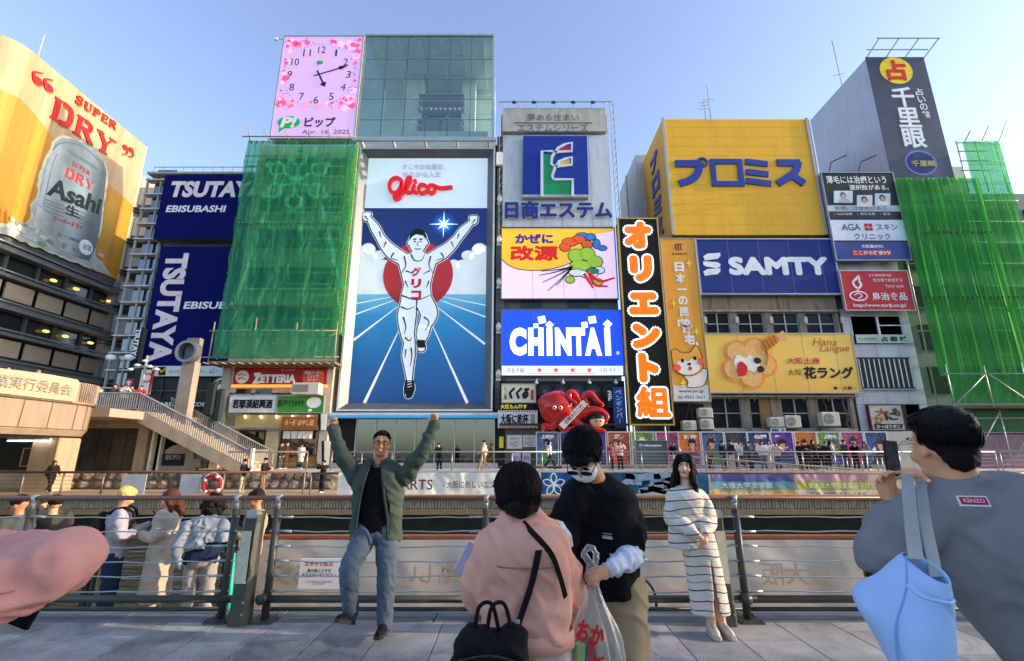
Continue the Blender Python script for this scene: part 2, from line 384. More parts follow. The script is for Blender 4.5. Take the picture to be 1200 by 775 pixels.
# far bank: lower quay, fender, wall, upper promenade
Z1,Z2=-.5,.5
quay=MB().box(-60,75,25.2,29.4,-3.2,Z1).top('far_quay',M('#9a8a74',.8,0,.15,1,.1,20,0,.3),kind='structure',base=(0,25,-3.2))
wood=M('#a8805a',.6,0,.2,3,.2,30,aniso=(.3,4,4))
MB().box(-60,75,24.86,25.2,Z1-.2,Z1+.035).build('edge_beam',wood,quay)
pm=MB();r2=random.Random(3)
for i in range(560):
 x=-36+i*.14
 pm.box(x,x+.1,25.0+r2 .uniform(-.02,.02),25.12,Z1-.62+r2 .uniform(-.02,.03),Z1-.202)
setp(pm.build('fender_slats',M('#8d8371',.8,0,.35,3,.2,30),quay),kind='stuff')
MB().box(-60,75,24.95,25.19,Z1-.9,Z1-.64).build('waling_beam',M('#77664c',.8,0,.2,2),quay)
qm=MB()
for i in range(26):qm.box(-36+i*3,-35.6+i*3,25.6,26,-3,Z1-.9)
MB().box(-60,75,25.15,25.2,-3.2,Z1-.9).build('quay_face',M('#23241f',.9,0,.3,2),quay)
wall_l=MB().box(-28,-10.5,29.05,29.4,Z1,Z2-.12).top('stone_wall',M('#5f564b',.9,0,.25,4,.4,20),kind='structure',base=(-20,29.2,Z1))
st_m=[M('#6f6557',.9,0,.3,6,.5,25),M('#5a5248',.9,0,.3,6,.5,25),M('#857a68',.9,0,.3,6,.5,25)]
for row in range(2):
 x=-27.9
 while x<-10.8:
  w_=rnd.uniform(.5,.95);z0=Z1+.05+row*.48
  mb=MB();mb.ell((w_/2,-.04,.22),(w_/2,.16,.23),None,8,6)
  for v in mb.v:v+=Vector((noise.noise(v*4+Vector((x,row,0)))*.09,noise.noise(v*5+Vector((x,row,7)))*.07,noise.noise(v*5+Vector((x,3,row)))*.05))
  link('stone',mb.mesh('stone',rnd.choice(st_m)),wall_l,(x+20,-.16,z0-Z1));x+=w_*.96
MB().box(-28,-10.5,28.95,29.42,Z2-.12,Z2-.01).build('coping',M('#b9a78a',.8,0,.15,2),wall_l)
up=MB().box(-60,75,29.42,36,-3,Z2).top('far_promenade',M('#a89f93',.8,0,.15,.8,.1,20,0,.3),kind='structure',base=(0,32,-3))
MB().box(-10.5,75,29.3,29.42,Z1,Z2+.02).build('edge_wall',M('#a49a8b',.8,0,.15,.8,.1,20,0,.3),up)
# railings
RAILB=M('#6b4a3a',.4,.2,.15,4)
near=thing('riverside_railing','grey steel railing with brown handrail and taut cables at the promenade edge','railing',(0,5.1,0))
MB().tube([(-9,5.12,1.105),(9,5.12,1.105)],.028,12,flat=.8).build('handrail',RAILB,near,smooth=True)
def rail_post(x,lean=0):
 p=MB().tube([(x,5.1,.02),(x,5.12,1.0)],.036,14).build('post',STEEL,near,smooth=True)
 MB().tube([(x,5.12,1.0),(x,5.12,1.085)],.022,12).tube([(x,5.12,1.135),(x,5.12,1.06)],.034,12).build('rail_clamp',STEEL_L,p,smooth=True)
 b=MB().bev(x-.11,x+.11,4.98,5.2,0.001,.018,.004)
 for dx in(-.085,.085):
  for dy in(5.0,5.18):b.tube([(x+dx,dy,.018),(x+dx,dy,.034)],.012,6)
 b.build('base_plate',STEEL,p)
 f=MB()
 for k in range(6):
  z=.93-k*.135
  f.tube([(x-.05,5.1,z),(x+.05,5.1,z)],.011,8)
 f.build('cable_fitting',STEEL_L,p)
 return p
posts=[-7.35,-4.84,-2.78,-2.36,-.26,2.25,4.75,7.3]
for x in posts:rail_post(x)
for k in range(6):
 z=.93-k*.135
 mb=MB()
 for a,b in zip(posts[:-1],posts[1:]):
  if b-a<.6:continue
  sag=rnd.uniform(.004,.018);pts=[(a+.04+(b-a-.08)*t/10,5.1,z-sag*4*(t/10)*(1-t/10)+.006*math.sin(t*2.1+k*3+a))for t in range(11)]
  mb.tube(pts,.0065,6)
  mb.tube([pts[0],(a+.17,5.1,z-.004)],.012,8);mb.tube([(b-.17,5.1,z-.004),pts[-1]],.012,8)
 mb.build('cable',STEEL_L,near,smooth=True)
for a,b in zip(posts[:-1],posts[1:]):
 if b-a<.6:continue
 MB().tube([(a-.09,5.08,.19),(b+.09,5.08,.19)],.034,12).tube([(a-.02,5.0,.2),(a-.02,5.1,.2)],.045,12).build('bottom_rail',STEEL,near,smooth=True)
 MB().tube([(a,5.2,.07),(b,5.2,.07)],.02,8).build('toe_rail',STEEL,near,smooth=True)
def light_bollard(x,label,lean):
 t=thing('light_bollard',label,'bollard',(x,5.0,0),group=None)
 sec=[(-.085,-.03),(-.055,-.075),(.055,-.075),(.085,-.03),(.085,.05),(-.085,.05)]
 mb=MB();hs=[(0,1.12),(.06,1.1),(.28,1.0),(.88,.92),(.96,.98),(.985,.9)]
 mb.add([(px*s,py*s+.06*z,z)for z,s in hs for px,py in sec],[(j*6+i,j*6+(i+1)%6,j*6+6+(i+1)%6,j*6+6+i)for j in range(5)for i in range(6)]+[tuple(range(30,36))])
 mb.build('body',STEEL,t,world=False)
 MB().box(-.046,.046,-.0745,-.066,.36,.82).xf(Matrix.Shear('XZ',3,(0,.06)).to_4x4()if False else Matrix.Identity(4)).build('lamp_panel',M('#a9a892',.35,0,.2,12),t,world=False)
 MB().box(-.05,.05,-.05,.03,.93,1.0).xf(Matrix.Translation((0,.03,0))).build('cap',STEEL_L,t,world=False)
 m=MB()
 for z in(.1,.2):m.tube([(.05,-.085,z),(.05,-.07,z)],.008,6)
 m.build('bolt',STEEL_L,t,world=False);return t
light_bollard(-2.55,'grey light bollard between two railing posts beside the arms-up man',0)
light_bollard(2.0,'grey light bollard just behind the woman in the striped dress',0)
low=thing('boardwalk_barrier','lower barrier with reddish handrail and dark posts along the boardwalk','railing',(0,7.5,-.65))
MB().box(-8.6,11,7.46,7.56,.345,.385).build('handrail',M('#8e5038',.5,0,.15,6),low)
for k,x in enumerate([-8.2,-6.1,-4.15,-1.7,-.9,.2,2.7,5.1,8.0]):
 mb=MB()
 for dx in(0,.13):mb.box(x+dx,x+dx+.055,7.47,7.55,-.65,.345)
 mb.build('post',M('#2c2c2a',.5,.3),low)
for z in(.16,-.02,-.2,-.38):
 MB().tube([(-8.6,7.51,z),(11,7.51,z)],.009,6).build('wire',STEEL_L,low,smooth=True)
def sheet(name,label,cat,x0,x1,y,z0,z1,mat,nx,nz,amp,seed,group=None,crease=1.0,top_=True):
 L=Vector(((x0+x1)/2,y,z0))
 def fn(u,v):
  x=x0+(x1-x0)*u;z=z0+(z1-z0)*v
  d=noise.noise(Vector((x*1.3*crease,z*.7,seed)))+.6*abs(noise.noise(Vector((x*1.9*crease+z*1.5,z*2.2-x*.6,seed+5))))
  return Vector((x,y+d*amp,z))-L
 t=thing(name,label,cat,L,group=group)
 MB().grid(fn,nx,nz).build('sheet',mat,t,world=False,smooth=True);return t,(lambda x,z:fn((x-x0)/(x1-x0),(z-z0)/(z1-z0))+L)
def banner_back_fn(m,n,l,b):
 tc=n.new('ShaderNodeTexCoord');no=n.new('ShaderNodeTexNoise');no.inputs['Scale'].default_value=1.4;no.inputs['Detail'].default_value=5;l.new(tc.outputs['Object'],no.inputs[0])
 r=ramp(n,[(.3,(.48,.44,.38)),(.55,(.62,.58,.5)),(.8,(.54,.47,.4))]);l.new(no.outputs[0],r.inputs[0]);l.new(r.outputs[0],b.inputs['Base Color']);b.inputs['Roughness'].default_value=.45
BACKS=custom('vinyl_back',banner_back_fn)
ghost=M('#94897a',.6,0,.1)
for(x0,x1,lab)in((-3.95,-1.72,'beige vinyl banner seen from behind left of the arms-up man'),(-1.66,.1,'beige vinyl banner with mirrored letters behind the legs of the arms-up man'),(.16,2.62,'beige vinyl banner seen from behind beside the man in the face mask'),(2.9,5.0,'beige vinyl banner with a faint round emblem right of the striped dress'),(5.3,9.5,'beige vinyl banner behind the man in the grey sweater')):
 t,fn=sheet('banner',lab,'banner',x0,x1,7.44,-.58,.33,BACKS,46,16,.035,x0)
 fr=front(7.36);mb=MB()
 if x0<-3:put_text(mb,fr,'てくる文',-3.3+.5,-.1,-1.3,.3,0,.03)
 elif x0<-1:put_text(mb,fr,'大阪に新しい',-.85,-.1,-1.4,.28,0,.03)
 elif x0<1:put_text(mb,fr,'文化会館',1.1,.0,-1.0,.26,0,.02)
 elif x0<5:put_text(mb,fr,'東大阪',4.0,-.1,-1.0,.3,0,.02)
 else:put_text(mb,fr,'美術',6,-.1,-.9,.35,0,.02)
 mb.build('lettering',M('#978f82',.6,0,.1),t)
fr=front(7.33)
t,q=signbox('warning_notice','white notice with red and black writing tied to the beige banner','notice',fr,[(351,655),(399,655),(350,690),(399,691)],M('#dcd8cf',.5,0,.04),.03)
T(t,fr,'エサやり禁止',374,661,34,6,M('#a32a22'),.004,bold=.03)
T(t,fr,'鳥や魚にエサを\nあたえないでください',374,671.5,40,10,M('#3c2522'),.004,bold=.02)
T(t,fr,'エサをあたえると水が\nよごれます',374,683,30,5,M('#333333'),.004,bold=.01)
def long_rail(name,label,x0,x1,y,z,h,step,mat,wires,top_m,grp=None,r_=.03):
 t=thing(name,label,'railing',((x0+x1)/2,y,z))
 MB().tube([(x0,y,z+h),(x1,y,z+h)],r_*1.3,8).build('handrail',top_m,t,smooth=True)
 n_=max(1,round((x1-x0)/step))
 me=None
 for i in range(n_+1):
  x=x0+(x1-x0)*i/n_
  if me is None:me=MB().tube([(0,0,0),(0,0,h)],r_,8).mesh('post',mat,True)
  link('post',me,t,(x-(x0+x1)/2,0,0))
 for k in range(wires):
  zz=z+h*(k+.6)/(wires+.6);MB().tube([(x0,y,zz),(x1,y,zz)],.012,5).build('rail_wire',mat,t)
 return t
FRAIL=M('#7a6a58',.5,.3,.15,4)
long_rail('quay_railing','brown metal railing along the far quay in front of the rough stone wall',-27,-10.6,25.5,Z1,1.08,2.1,FRAIL,5,RAILB,r_=.045)
long_rail('quay_railing','brown railing carrying the banners along the far quay under the shop fronts',-10.3,36,25.62,Z1,1.02,2.6,FRAIL,2,RAILB,r_=.04)
PR=M('#8c8a86',.4,.6,.1)
long_rail('promenade_railing','thin metal railing in front of the ramen shop and its customers',-20.0,-12.5,30.2,Z2,1.1,2.5,PR,1,FRAIL,r_=.04)
long_rail('promenade_railing','light metal railing along the upper promenade below the running figure sign',-10.8,3.6,29.65,Z2,1.1,1.8,PR,2,PR,r_=.035)
long_rail('promenade_railing','light metal railing with five bars in front of the poster hoarding',3.9,29,29.65,Z2,1.1,2.0,PR,5,PR,r_=.035)
long_rail('promenade_railing','light metal railing at the foot of the pink site panels',29.3,42,29.65,Z2,1.1,2.0,PR,4,PR,r_=.035)
t=thing('ramp_railing','pair of slanting ramp handrails between the quay and the upper promenade','railing',(10,28,Z1))
for y in(27.0,28.4):
 mb=MB();mb.tube([(9,y,Z1+1.9),(19,y,Z1+1.15)],.035,8);mb.tube([(9,y,Z1+1.5),(19,y,Z1+.75)],.02,6)
 for i in range(9):x=9+i*1.25;mb.tube([(x,y,Z1+.2),(x,y,Z1+1.9-(x-9)*.075)],.025,6)
 mb.build('handrail',PR,t)
for k in range(3):
 x=20+k*.9
 MB().tube([(x,29.6,Z2),(x,29.6,Z2+.75),(x+.3,29.6,Z2+.75),(x+.3,29.6,Z2)],.04,8).top('bicycle_hoop',STEEL_L,'steel hoop %s on the promenade edge'%['nearest the crowd','in the middle of its row','closest to the man in black'][k],'hoop','steel hoops on the promenade',smooth=True)
def bmat(h,rough=.5):return M(h,rough,0,.06,1)
def quay_banner(label,px0,px1,mat,seed,y0=554,y1=582,nx=60):
 fr=front(25.5);a0,b1=fr.ab(px0,y0);a1,b0=fr.ab(px1,y1)
 return sheet('banner',label,'banner',a0,a1,25.5,b0,b1,mat,nx,14,.09,seed,crease=1.1)[0]
frb=front(25.30)
t=quay_banner('white banner with black writing on the quay railing left of centre',397,634,M('#cfc8bd',.5,0,.1,1.2),3,nx=110)
T(t,frb,'ARTS',488,568,38,12,M('#3b3a3c'),bold=.01);T(t,frb,'- 大阪に新しいエンターテインメント',578,568,118,9,M('#4a484a'),bold=.01)
t=quay_banner('dark blue banner with a white flower emblem on the quay railing',634,684,M('#1d4c78',.5,0,.12),9)
mb=MB();a,b=frb.ab(649,568)
for k in range(5):
 g=PI/2+k*2*PI/5
 mb.stroke(frb,[(a+.08*math.cos(g),b+.08*math.sin(g)),(a+.36*math.cos(g-.42),b+.36*math.sin(g-.42)),(a+.56*math.cos(g),b+.56*math.sin(g)),(a+.36*math.cos(g+.42),b+.36*math.sin(g+.42))],.05,0,.01,6,True)
mb.fdisc(frb,a,b,.08);mb.build('emblem',M('#d5dbe0'),t)
T(t,frb,'近',676,562,12,13,M('#d5dbe0'),bold=.03);T(t,frb,'KI',673,576,8,4,M('#d5dbe0'),bold=.03)
t=quay_banner('blue and grey banner with swirling shapes between mask man and striped dress',684,832,M('#24506f',.5,0,.35,.6),12)
mb=MB();r3=random.Random(4)
for k in range(9):
 x,y=r3 .uniform(735,825),r3 .uniform(559,577);a,b=frb.ab(x,y)
 mb.stroke(frb,[(a+r3 .uniform(-.9,.9),b+r3 .uniform(-.3,.3))for _ in range(4)],.28,0,.004*(k+1),6)
mb.build('print',M('#74899a',.5,0,.4,2),t)
def stripes(m,n,l,b,cols):
 tc=n.new('ShaderNodeTexCoord');sp=n.new('ShaderNodeSeparateXYZ');l.new(tc.outputs['Object'],sp.inputs[0])
 r=ramp(n,[(p,hexc(c))for p,c in cols],'EASE');mr=n.new('ShaderNodeMapRange');mr.inputs[1].default_value=0;mr.inputs[2].default_value=1.25;l.new(sp.outputs[2],mr.inputs[0]);l.new(mr.outputs[0],r.inputs[0])
 l.new(r.outputs[0],b.inputs['Base Color']);b.inputs['Roughness'].default_value=.4
S1=custom('banner_print',lambda m,n,l,b:stripes(m,n,l,b,[(0,'#c79a52'),(.3,'#c9a563'),(.36,'#5f9da0'),(.6,'#6b9fa6'),(.68,'#55609a'),(1,'#7b6ca6')]))
S2=custom('banner_print',lambda m,n,l,b:stripes(m,n,l,b,[(0,'#cfc8bc'),(.3,'#cfc8bc'),(.34,'#a9ad45'),(.62,'#b2b450'),(.68,'#d3a0ac'),(1,'#c99bb0')]))
t=quay_banner('purple, teal and gold striped banner right of the striped dress',832,933,S1,15,556,584)
T(t,frb,'大阪大学文学部',875,569,60,7,M('#c9cdc6'));T(t,frb,'東大阪大学短期',875,579,60,6,M('#d8cfae'))
t=quay_banner('pink, green and white striped banner left of the phone',933,1024,S2,19,556,584)
T(t,frb,'東大阪大学敬愛高等学校',983,569,72,7,M('#d4d2b4'));T(t,frb,'管理／学園 ばばたく看板',983,580,66,6,M('#4c474a'),bold=.02)
t=quay_banner('pale banner with blurred writing right of the grey sweater man',1100,1330,M('#c7b9a5',.5,0,.2,.8),23,556,584,110)
T(t,frb,'近隣の文化会館 音楽',1190,570,90,12,M('#6b5a78'),bold=.02)
# left: beer billboard, department store, bridge, stairs
GR=M('#6d7072',.6,.1,.15,2,.05,30,0,.25)
GRD=M('#4a4b4a',.55,.1,.2,2,0,60,0,.2)
DGLASS=M('#15191c',.12,0,.35,.8,spec=.8)
def wood_fn(m,n,l,b,cols=None):
 tc=n.new('ShaderNodeTexCoord');sp=n.new('ShaderNodeSeparateXYZ');l.new(tc.outputs['Object'],sp.inputs[0])
 ad=n.new('ShaderNodeMath');ad.operation='ADD';l.new(sp.outputs[0],ad.inputs[0]);l.new(sp.outputs[1],ad.inputs[1])
 ml=n.new('ShaderNodeMath');ml.operation='MULTIPLY';ml.inputs[1].default_value=1.6;l.new(ad.outputs[0],ml.inputs[0])
 fl=n.new('ShaderNodeMath');fl.operation='FLOOR';l.new(ml.outputs[0],fl.inputs[0])
 wn=n.new('ShaderNodeTexWhiteNoise');wn.noise_dimensions='1D';l.new(fl.outputs[0],wn.inputs['W'])
 r=ramp(n,cols or[(0,hexc('#a88a62')),(.35,hexc('#b2966e')),(.7,hexc('#baa07a')),(1,hexc('#ac8e66'))]);l.new(wn.outputs[0],r.inputs[0])
 mp=n.new('ShaderNodeMapping');mp.inputs['Scale'].default_value=(3,3,.25);l.new(tc.outputs['Object'],mp.inputs[0])
 no=n.new('ShaderNodeTexNoise');no.inputs['Scale'].default_value=2;no.inputs['Detail'].default_value=6;l.new(mp.outputs[0],no.inputs[0])
 mr=n.new('ShaderNodeMapRange');mr.inputs[1].default_value=.3;mr.inputs[2].default_value=.7;mr.inputs[3].default_value=.88;mr.inputs[4].default_value=1.08;l.new(no.outputs[0],mr.inputs[0])
 mx=n.new('ShaderNodeMix');mx.data_type='RGBA';mx.blend_type='MULTIPLY';mx.inputs[0].default_value=1;l.new(r.outputs[0],mx.inputs[6]);l.new(mr.outputs[0],mx.inputs[7])
 l.new(mx.outputs[2],b.inputs['Base Color']);b.inputs['Roughness'].default_value=.6
WOODP=custom('wood_print',wood_fn)
BEERP=custom('beer_print',lambda m,n,l,b:wood_fn(m,n,l,b,[(0,hexc('#b07412')),(.3,hexc('#bc8216')),(.7,hexc('#c48e1c')),(1,hexc('#b27a12'))]))
BX=-40.4
fa=Fr((BX,0,0),(0,1,0))
bill=thing('beer_billboard','huge wood and beer coloured billboard with a silver can and red quoted lettering','billboard',(BX-3,38,18.4))
def bpath(s):
 """s metres along the panel, 0 at the start of the side face, negative round the corner and along the front"""
 r_=2.0
 if s>=0:return Vector((BX,33.2+s,0)),Vector((1,0,0))
 if s>-r_*PI/2:a=-s/r_;return Vector((BX-r_+r_*math.cos(a),33.2-r_*math.sin(a),0)),Vector((math.cos(a),-math.sin(a),0))
 return Vector((BX-r_-(-s-r_*PI/2),33.2-r_,0)),Vector((0,-1,0))
ZB,ZT=18.7,34.3
def strip(z0f,z1f,s0,s1,c,n_):
 mb=MB();vs=[];fs=[]
 for i in range(n_+1):
  s=s0+(s1-s0)*i/n_;p,nn=bpath(s);vs+=[p+nn*c+Vector((0,0,z0f(s))),p+nn*c+Vector((0,0,z1f(s)))]
 for i in range(n_):fs.append((2*i,2*i+2,2*i+3,2*i+1))
 return mb.add(vs,fs)
SL=12.9
m_=strip(lambda s:ZB,lambda s:ZT,-12,SL,0,120)
m_.build('panel',WOODP,bill)
def beer_top(s):
 if s<0:return 29.7+.25*math.sin(s*.6)
 return 29.7-1.25*min(1,s/3.2)**1.4-.14*max(0,s-3.2)
strip(lambda s:ZB+.02,beer_top,-12,SL-.02,.012,120).build('beer_print',BEERP,bill)
mb=MB();vs=[]
pts=[bpath(-12+(12+SL)*i/60)[0]for i in range(61)]
mb.add([p+Vector((0,0,ZT))for p in pts]+[Vector((BX-14,46.1,ZT))],[tuple(range(62))]);mb.add([p+Vector((0,0,ZB))for p in pts]+[Vector((BX-14,46.1,ZB))],[tuple(range(61,-1,-1))])
mb.box(BX-12,BX+.02,SL+33.2,SL+33.32,ZB,ZT)
mb.build('casing',M('#c9b38a',.6),bill)
def PX(pxs):return[fa.ab(*p)for p in pxs]
def rough(pts,amp,step,seed):
 r_=random.Random(seed);out=[]
 for i in range(len(pts)):
  a=Vector(pts[i]);b=Vector(pts[(i+1)%len(pts)]);k=max(1,int((b-a).length/step));nn=Vector((-(b-a).y,(b-a).x)).normalized()if(b-a).length else Vector((0,0))
  for j in range(k):q=a.lerp(b,j/k)+nn*r_.uniform(-amp,amp);out.append((q.x,q.y))
 return out
tear=[(63,163),(72,158),(95,165),(115,180),(125,196),(126,215),(121,245),(118,272),(112,285),(112,300),(122,312),(131,324),(110,316),(70,301),(30,285),(0,273),(-12,268),(-10,262),(12,262),(28,264),(36,252),(34,240),(42,232),(44,212),(50,190),(58,176)]
MB().fpoly(fa,rough(PX(tear),.1,.35,3),0,.03).build('torn_paper',M('#aca793',.7),bill)
inner=[(65,167),(73,162),(95,169),(113,183),(123,198),(123,215),(118,245),(115,272),(109,287),(110,300),(120,312),(127,321),(110,314),(70,299),(30,283),(0,271),(-8,267),(15,265),(30,267),(39,254),(37,242),(45,234),(48,212),(53,192),(61,177)]
MB().fpoly(fa,rough(PX(inner),.07,.4,5),.03,.045).build('ice_print',M('#8f9691',.5,0,.28,.9),bill)
can=[(66,170),(72,162),(84,163),(98,168),(112,178),(121,190),(124,201),(122,225),(117,262),(112,290),(104,306),(92,303),(60,288),(42,272),(38,262),(44,238),(50,212),(56,190),(60,180)]
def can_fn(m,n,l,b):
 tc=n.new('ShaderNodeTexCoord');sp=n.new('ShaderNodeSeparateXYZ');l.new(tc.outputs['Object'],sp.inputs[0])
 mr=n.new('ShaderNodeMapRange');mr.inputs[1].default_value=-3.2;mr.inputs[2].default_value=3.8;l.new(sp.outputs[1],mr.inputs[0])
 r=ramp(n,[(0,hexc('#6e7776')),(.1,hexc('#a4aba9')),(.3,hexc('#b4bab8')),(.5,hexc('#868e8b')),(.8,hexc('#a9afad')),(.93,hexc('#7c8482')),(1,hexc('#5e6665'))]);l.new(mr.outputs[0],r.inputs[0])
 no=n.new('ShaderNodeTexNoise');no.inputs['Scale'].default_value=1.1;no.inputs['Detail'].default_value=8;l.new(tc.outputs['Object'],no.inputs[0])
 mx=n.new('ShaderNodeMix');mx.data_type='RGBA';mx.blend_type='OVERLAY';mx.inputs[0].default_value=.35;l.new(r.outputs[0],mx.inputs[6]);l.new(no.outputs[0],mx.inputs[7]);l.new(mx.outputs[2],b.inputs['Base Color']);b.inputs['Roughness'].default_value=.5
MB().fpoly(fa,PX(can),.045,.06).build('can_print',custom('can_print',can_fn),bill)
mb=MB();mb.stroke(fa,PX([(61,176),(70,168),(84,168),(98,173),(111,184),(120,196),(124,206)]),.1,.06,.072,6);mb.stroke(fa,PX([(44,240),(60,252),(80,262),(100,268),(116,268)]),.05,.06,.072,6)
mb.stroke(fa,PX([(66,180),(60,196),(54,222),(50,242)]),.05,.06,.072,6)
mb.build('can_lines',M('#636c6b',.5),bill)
r4=random.Random(11)
for k in range(26):
 x=r4 .uniform(8,118);y=262+(x-8)*.43+r4 .uniform(-10,8)
 q=PX([(x,y)])[0];g=r4 .uniform(0,3);s1,s2=r4 .uniform(.25,.7),r4 .uniform(.1,.3)
 MB().fpoly(fa,[(q[0]+s1*math.cos(g+a)*(1 if i%2 else.6),q[1]+s2*math.sin(g+a))for i,a in enumerate((0,1.1,2.2,3.3,4.6))],.06,.066+.002*k).build('ice_shard',r4 .choice([M('#959a94',.4),M('#6d756f',.4),M('#878d85',.4),M('#a0a39c',.4)]),bill)
def TA(parent,body,p,q,h,mat,c,name='lettering',**k):
 a0,b0=fa.ab(*p);a1,b1=fa.ab(*q);mb=MB();rot=math.atan2(b1-b0,a1-a0)
 put_text(mb,fa,body,(a0+a1)/2,(b0+b1)/2+h/2,math.hypot(a1-a0,b1-b0),h,c,rot=rot,**k);return mb.build(name,mat,parent)
SERIF={'D':[('t',[(.2,0),(.2,1)]),('n',[(.02,.97),(.5,.97)]),('n',[(.02,.03),(.5,.03)]),('c',[(.45,.95),(.8,.86),(.88,.5),(.8,.14),(.45,.05)])],'R':[('t',[(.2,0),(.2,1)]),('n',[(.02,.97),(.5,.97)]),('n',[(.0,.03),(.4,.03)]),('m',[(.45,.95),(.74,.86),(.76,.7),(.68,.55),(.3,.5)]),('t',[(.5,.5),(.9,0)]),('n',[(.74,.03),(1.05,.03)])],'Y':[('t',[(.12,1),(.52,.45)]),('n',[(.9,1),(.52,.45)]),('t',[(.52,.5),(.52,0)]),('n',[(-.04,.97),(.34,.97)]),('n',[(.68,.97),(1.08,.97)]),('n',[(.3,.03),(.74,.03)])],'S':[('m',[(.82,.76),(.7,.94),(.42,.97),(.2,.8),(.3,.6),(.7,.42),(.8,.2),(.6,.03),(.3,.04),(.12,.24)]),('n',[(.84,.7),(.84,1)]),('n',[(.1,0),(.1,.3)])],'U':[('t',[(.2,1),(.2,.3),(.3,.08),(.52,.03)]),('n',[(.5,.03),(.72,.08),(.8,.3),(.8,1)]),('n',[(0,.97),(.4,.97)]),('n',[(.64,.97),(.98,.97)])],'P':[('t',[(.24,0),(.24,1)]),('n',[(.04,.97),(.5,.97)]),('n',[(.04,.03),(.46,.03)]),('m',[(.45,.95),(.78,.86),(.8,.7),(.7,.52),(.3,.48)])],'E':[('t',[(.24,0),(.24,1)]),('n',[(.04,.97),(.84,.97)]),('n',[(.04,.03),(.86,.03)]),('n',[(.24,.5),(.66,.5)]),('n',[(.82,.76),(.82,1)]),('n',[(.86,0),(.86,.26)]),('n',[(.66,.38),(.66,.62)])]}
def serif_word(mb,word,p,q,h,c,tk=.2,hs=None):
 a0,b0=fa.ab(*p);a1,b1=fa.ab(*q);n_=len(word);w_=(a1-a0)/n_;sl=(b1-b0)/(a1-a0)
 for i,ch in enumerate(word):
  hh=h if hs is None else hs[i]
  for j,(kd,st)in enumerate(SERIF[ch]):
   P=[(a0+w_*(i+.04+x*.88),b0+sl*w_*(i+x)+y*hh)for x,y in st]
   th={'t':w_*tk,'n':h*.06,'c':w_*tk,'m':w_*tk*.8}[kd]
   mb.stroke(fa,P,th,0,c+.0015*j,6 if kd in 'cm' or len(st)>2 else 0)
RED=M('#a41a1c',.45,0,.06);GOLDL=M('#e8d6a2',.5)
for dc,mt,da,db in((.05,M('#8c6a34',.6),.09,-.1),(.12,RED,0,0)):
 mb=MB();fsave=fa
 k0=len(mb.v)
 serif_word(mb,'DRY',(56,136),(131,186),2.6,dc,.20,[2.1,1.95,1.9])
 serif_word(mb,'SUPER',(86,119),(135,153),.8,dc,.24)
 for(x,y)in((43,95),(56,103),(146,173),(153,176)):
  a,b=fa.ab(x,y);s=.42 if x<100 else.32
  mb.fdisc(fa,a,b,s,s*.85,0,dc+.01,20);mb.stroke(fa,[(a-s*.7 if x<100 else a+s*.7,b),(a-s if x<100 else a+s,b+(.5 if x<100 else-.5)),(a+(.2 if x<100 else-.2),b+(.95 if x<100 else-.9))],s*.7,0,dc+.008,5,w2=.05)
 for v in mb.v:v+=Vector((0,da,db))
 mb.build('lettering',mt,bill)
mb=MB();serif_word(mb,'SUPER',(83,193),(104,206),.42,.08,.26);serif_word(mb,'DRY',(74,206),(108,225),.95,.08,.24);mb.build('lettering',M('#b4383c',.5),bill)
TA(bill,'Asahi',(53,228),(115,252),1.75,M('#25282a',.5),.08,bold=.035,shear=.18)
TA(bill,'生',(74,250),(91,256),.95,M('#2b2e30',.5),.08,bold=.03)
TA(bill,'スーパードライ',(60,258),(96,270),.5,M('#b02a2e',.5),.08,bold=.03)
TA(bill,'生ビール〈非熱処理〉',(66,276),(92,285),.32,M('#4a4e50',.5),.08,bold=.01)
mb=MB();a,b=fa.ab(100,290);mb.fdisc(fa,a,b,.72,.72,.06,.075,28);mb.build('seal',M('#c9ccc8',.5),bill)
TA(bill,'お酒',(96,292),(105,295),.55,M('#3a3d3e',.5),.085,bold=.01)
mb=MB()
for k in range(4):
 mb.stroke(fa,PX([(51,233+k*4.2),(74,242+k*4.2)]),.07,0,.07);mb.stroke(fa,PX([(92,248+k*4.2),(115,257+k*4.0)]),.07,0,.07)
mb.build('fine_print',M('#5a6062',.5),bill)
TA(bill,'ASAHI BREWERIES',(78,178),(113,200),.35,M('#6a7272',.5),.08)
MB().tube([(BX-1,34.5,ZT),(BX-1,34.5,ZT+3.2)],.05,6).top('lightning_rod',GREY,'thin rod on the roof above the beer billboard','rod')
st=thing('commercial_building','dark grey glass fronted building with lit floors and beige blinds under the beer billboard','building',(BX-6,38,Z2))
MB().box(BX-24,BX-1.2,33.6,46.1,Z2,34).build('core',M('#303336',.8),st)
MB().box(BX-1.19,BX-.2,33.6,46,17.9,18.69).build('soffit',GRD,st)
slab_m=M('#66676a',.5,.2,.15,2);rail_m=M('#6f7476',.4,.5,.1)
blind=M('#94846f',.7,0,.15,1.5,.15,12,aniso=(.2,.2,14))
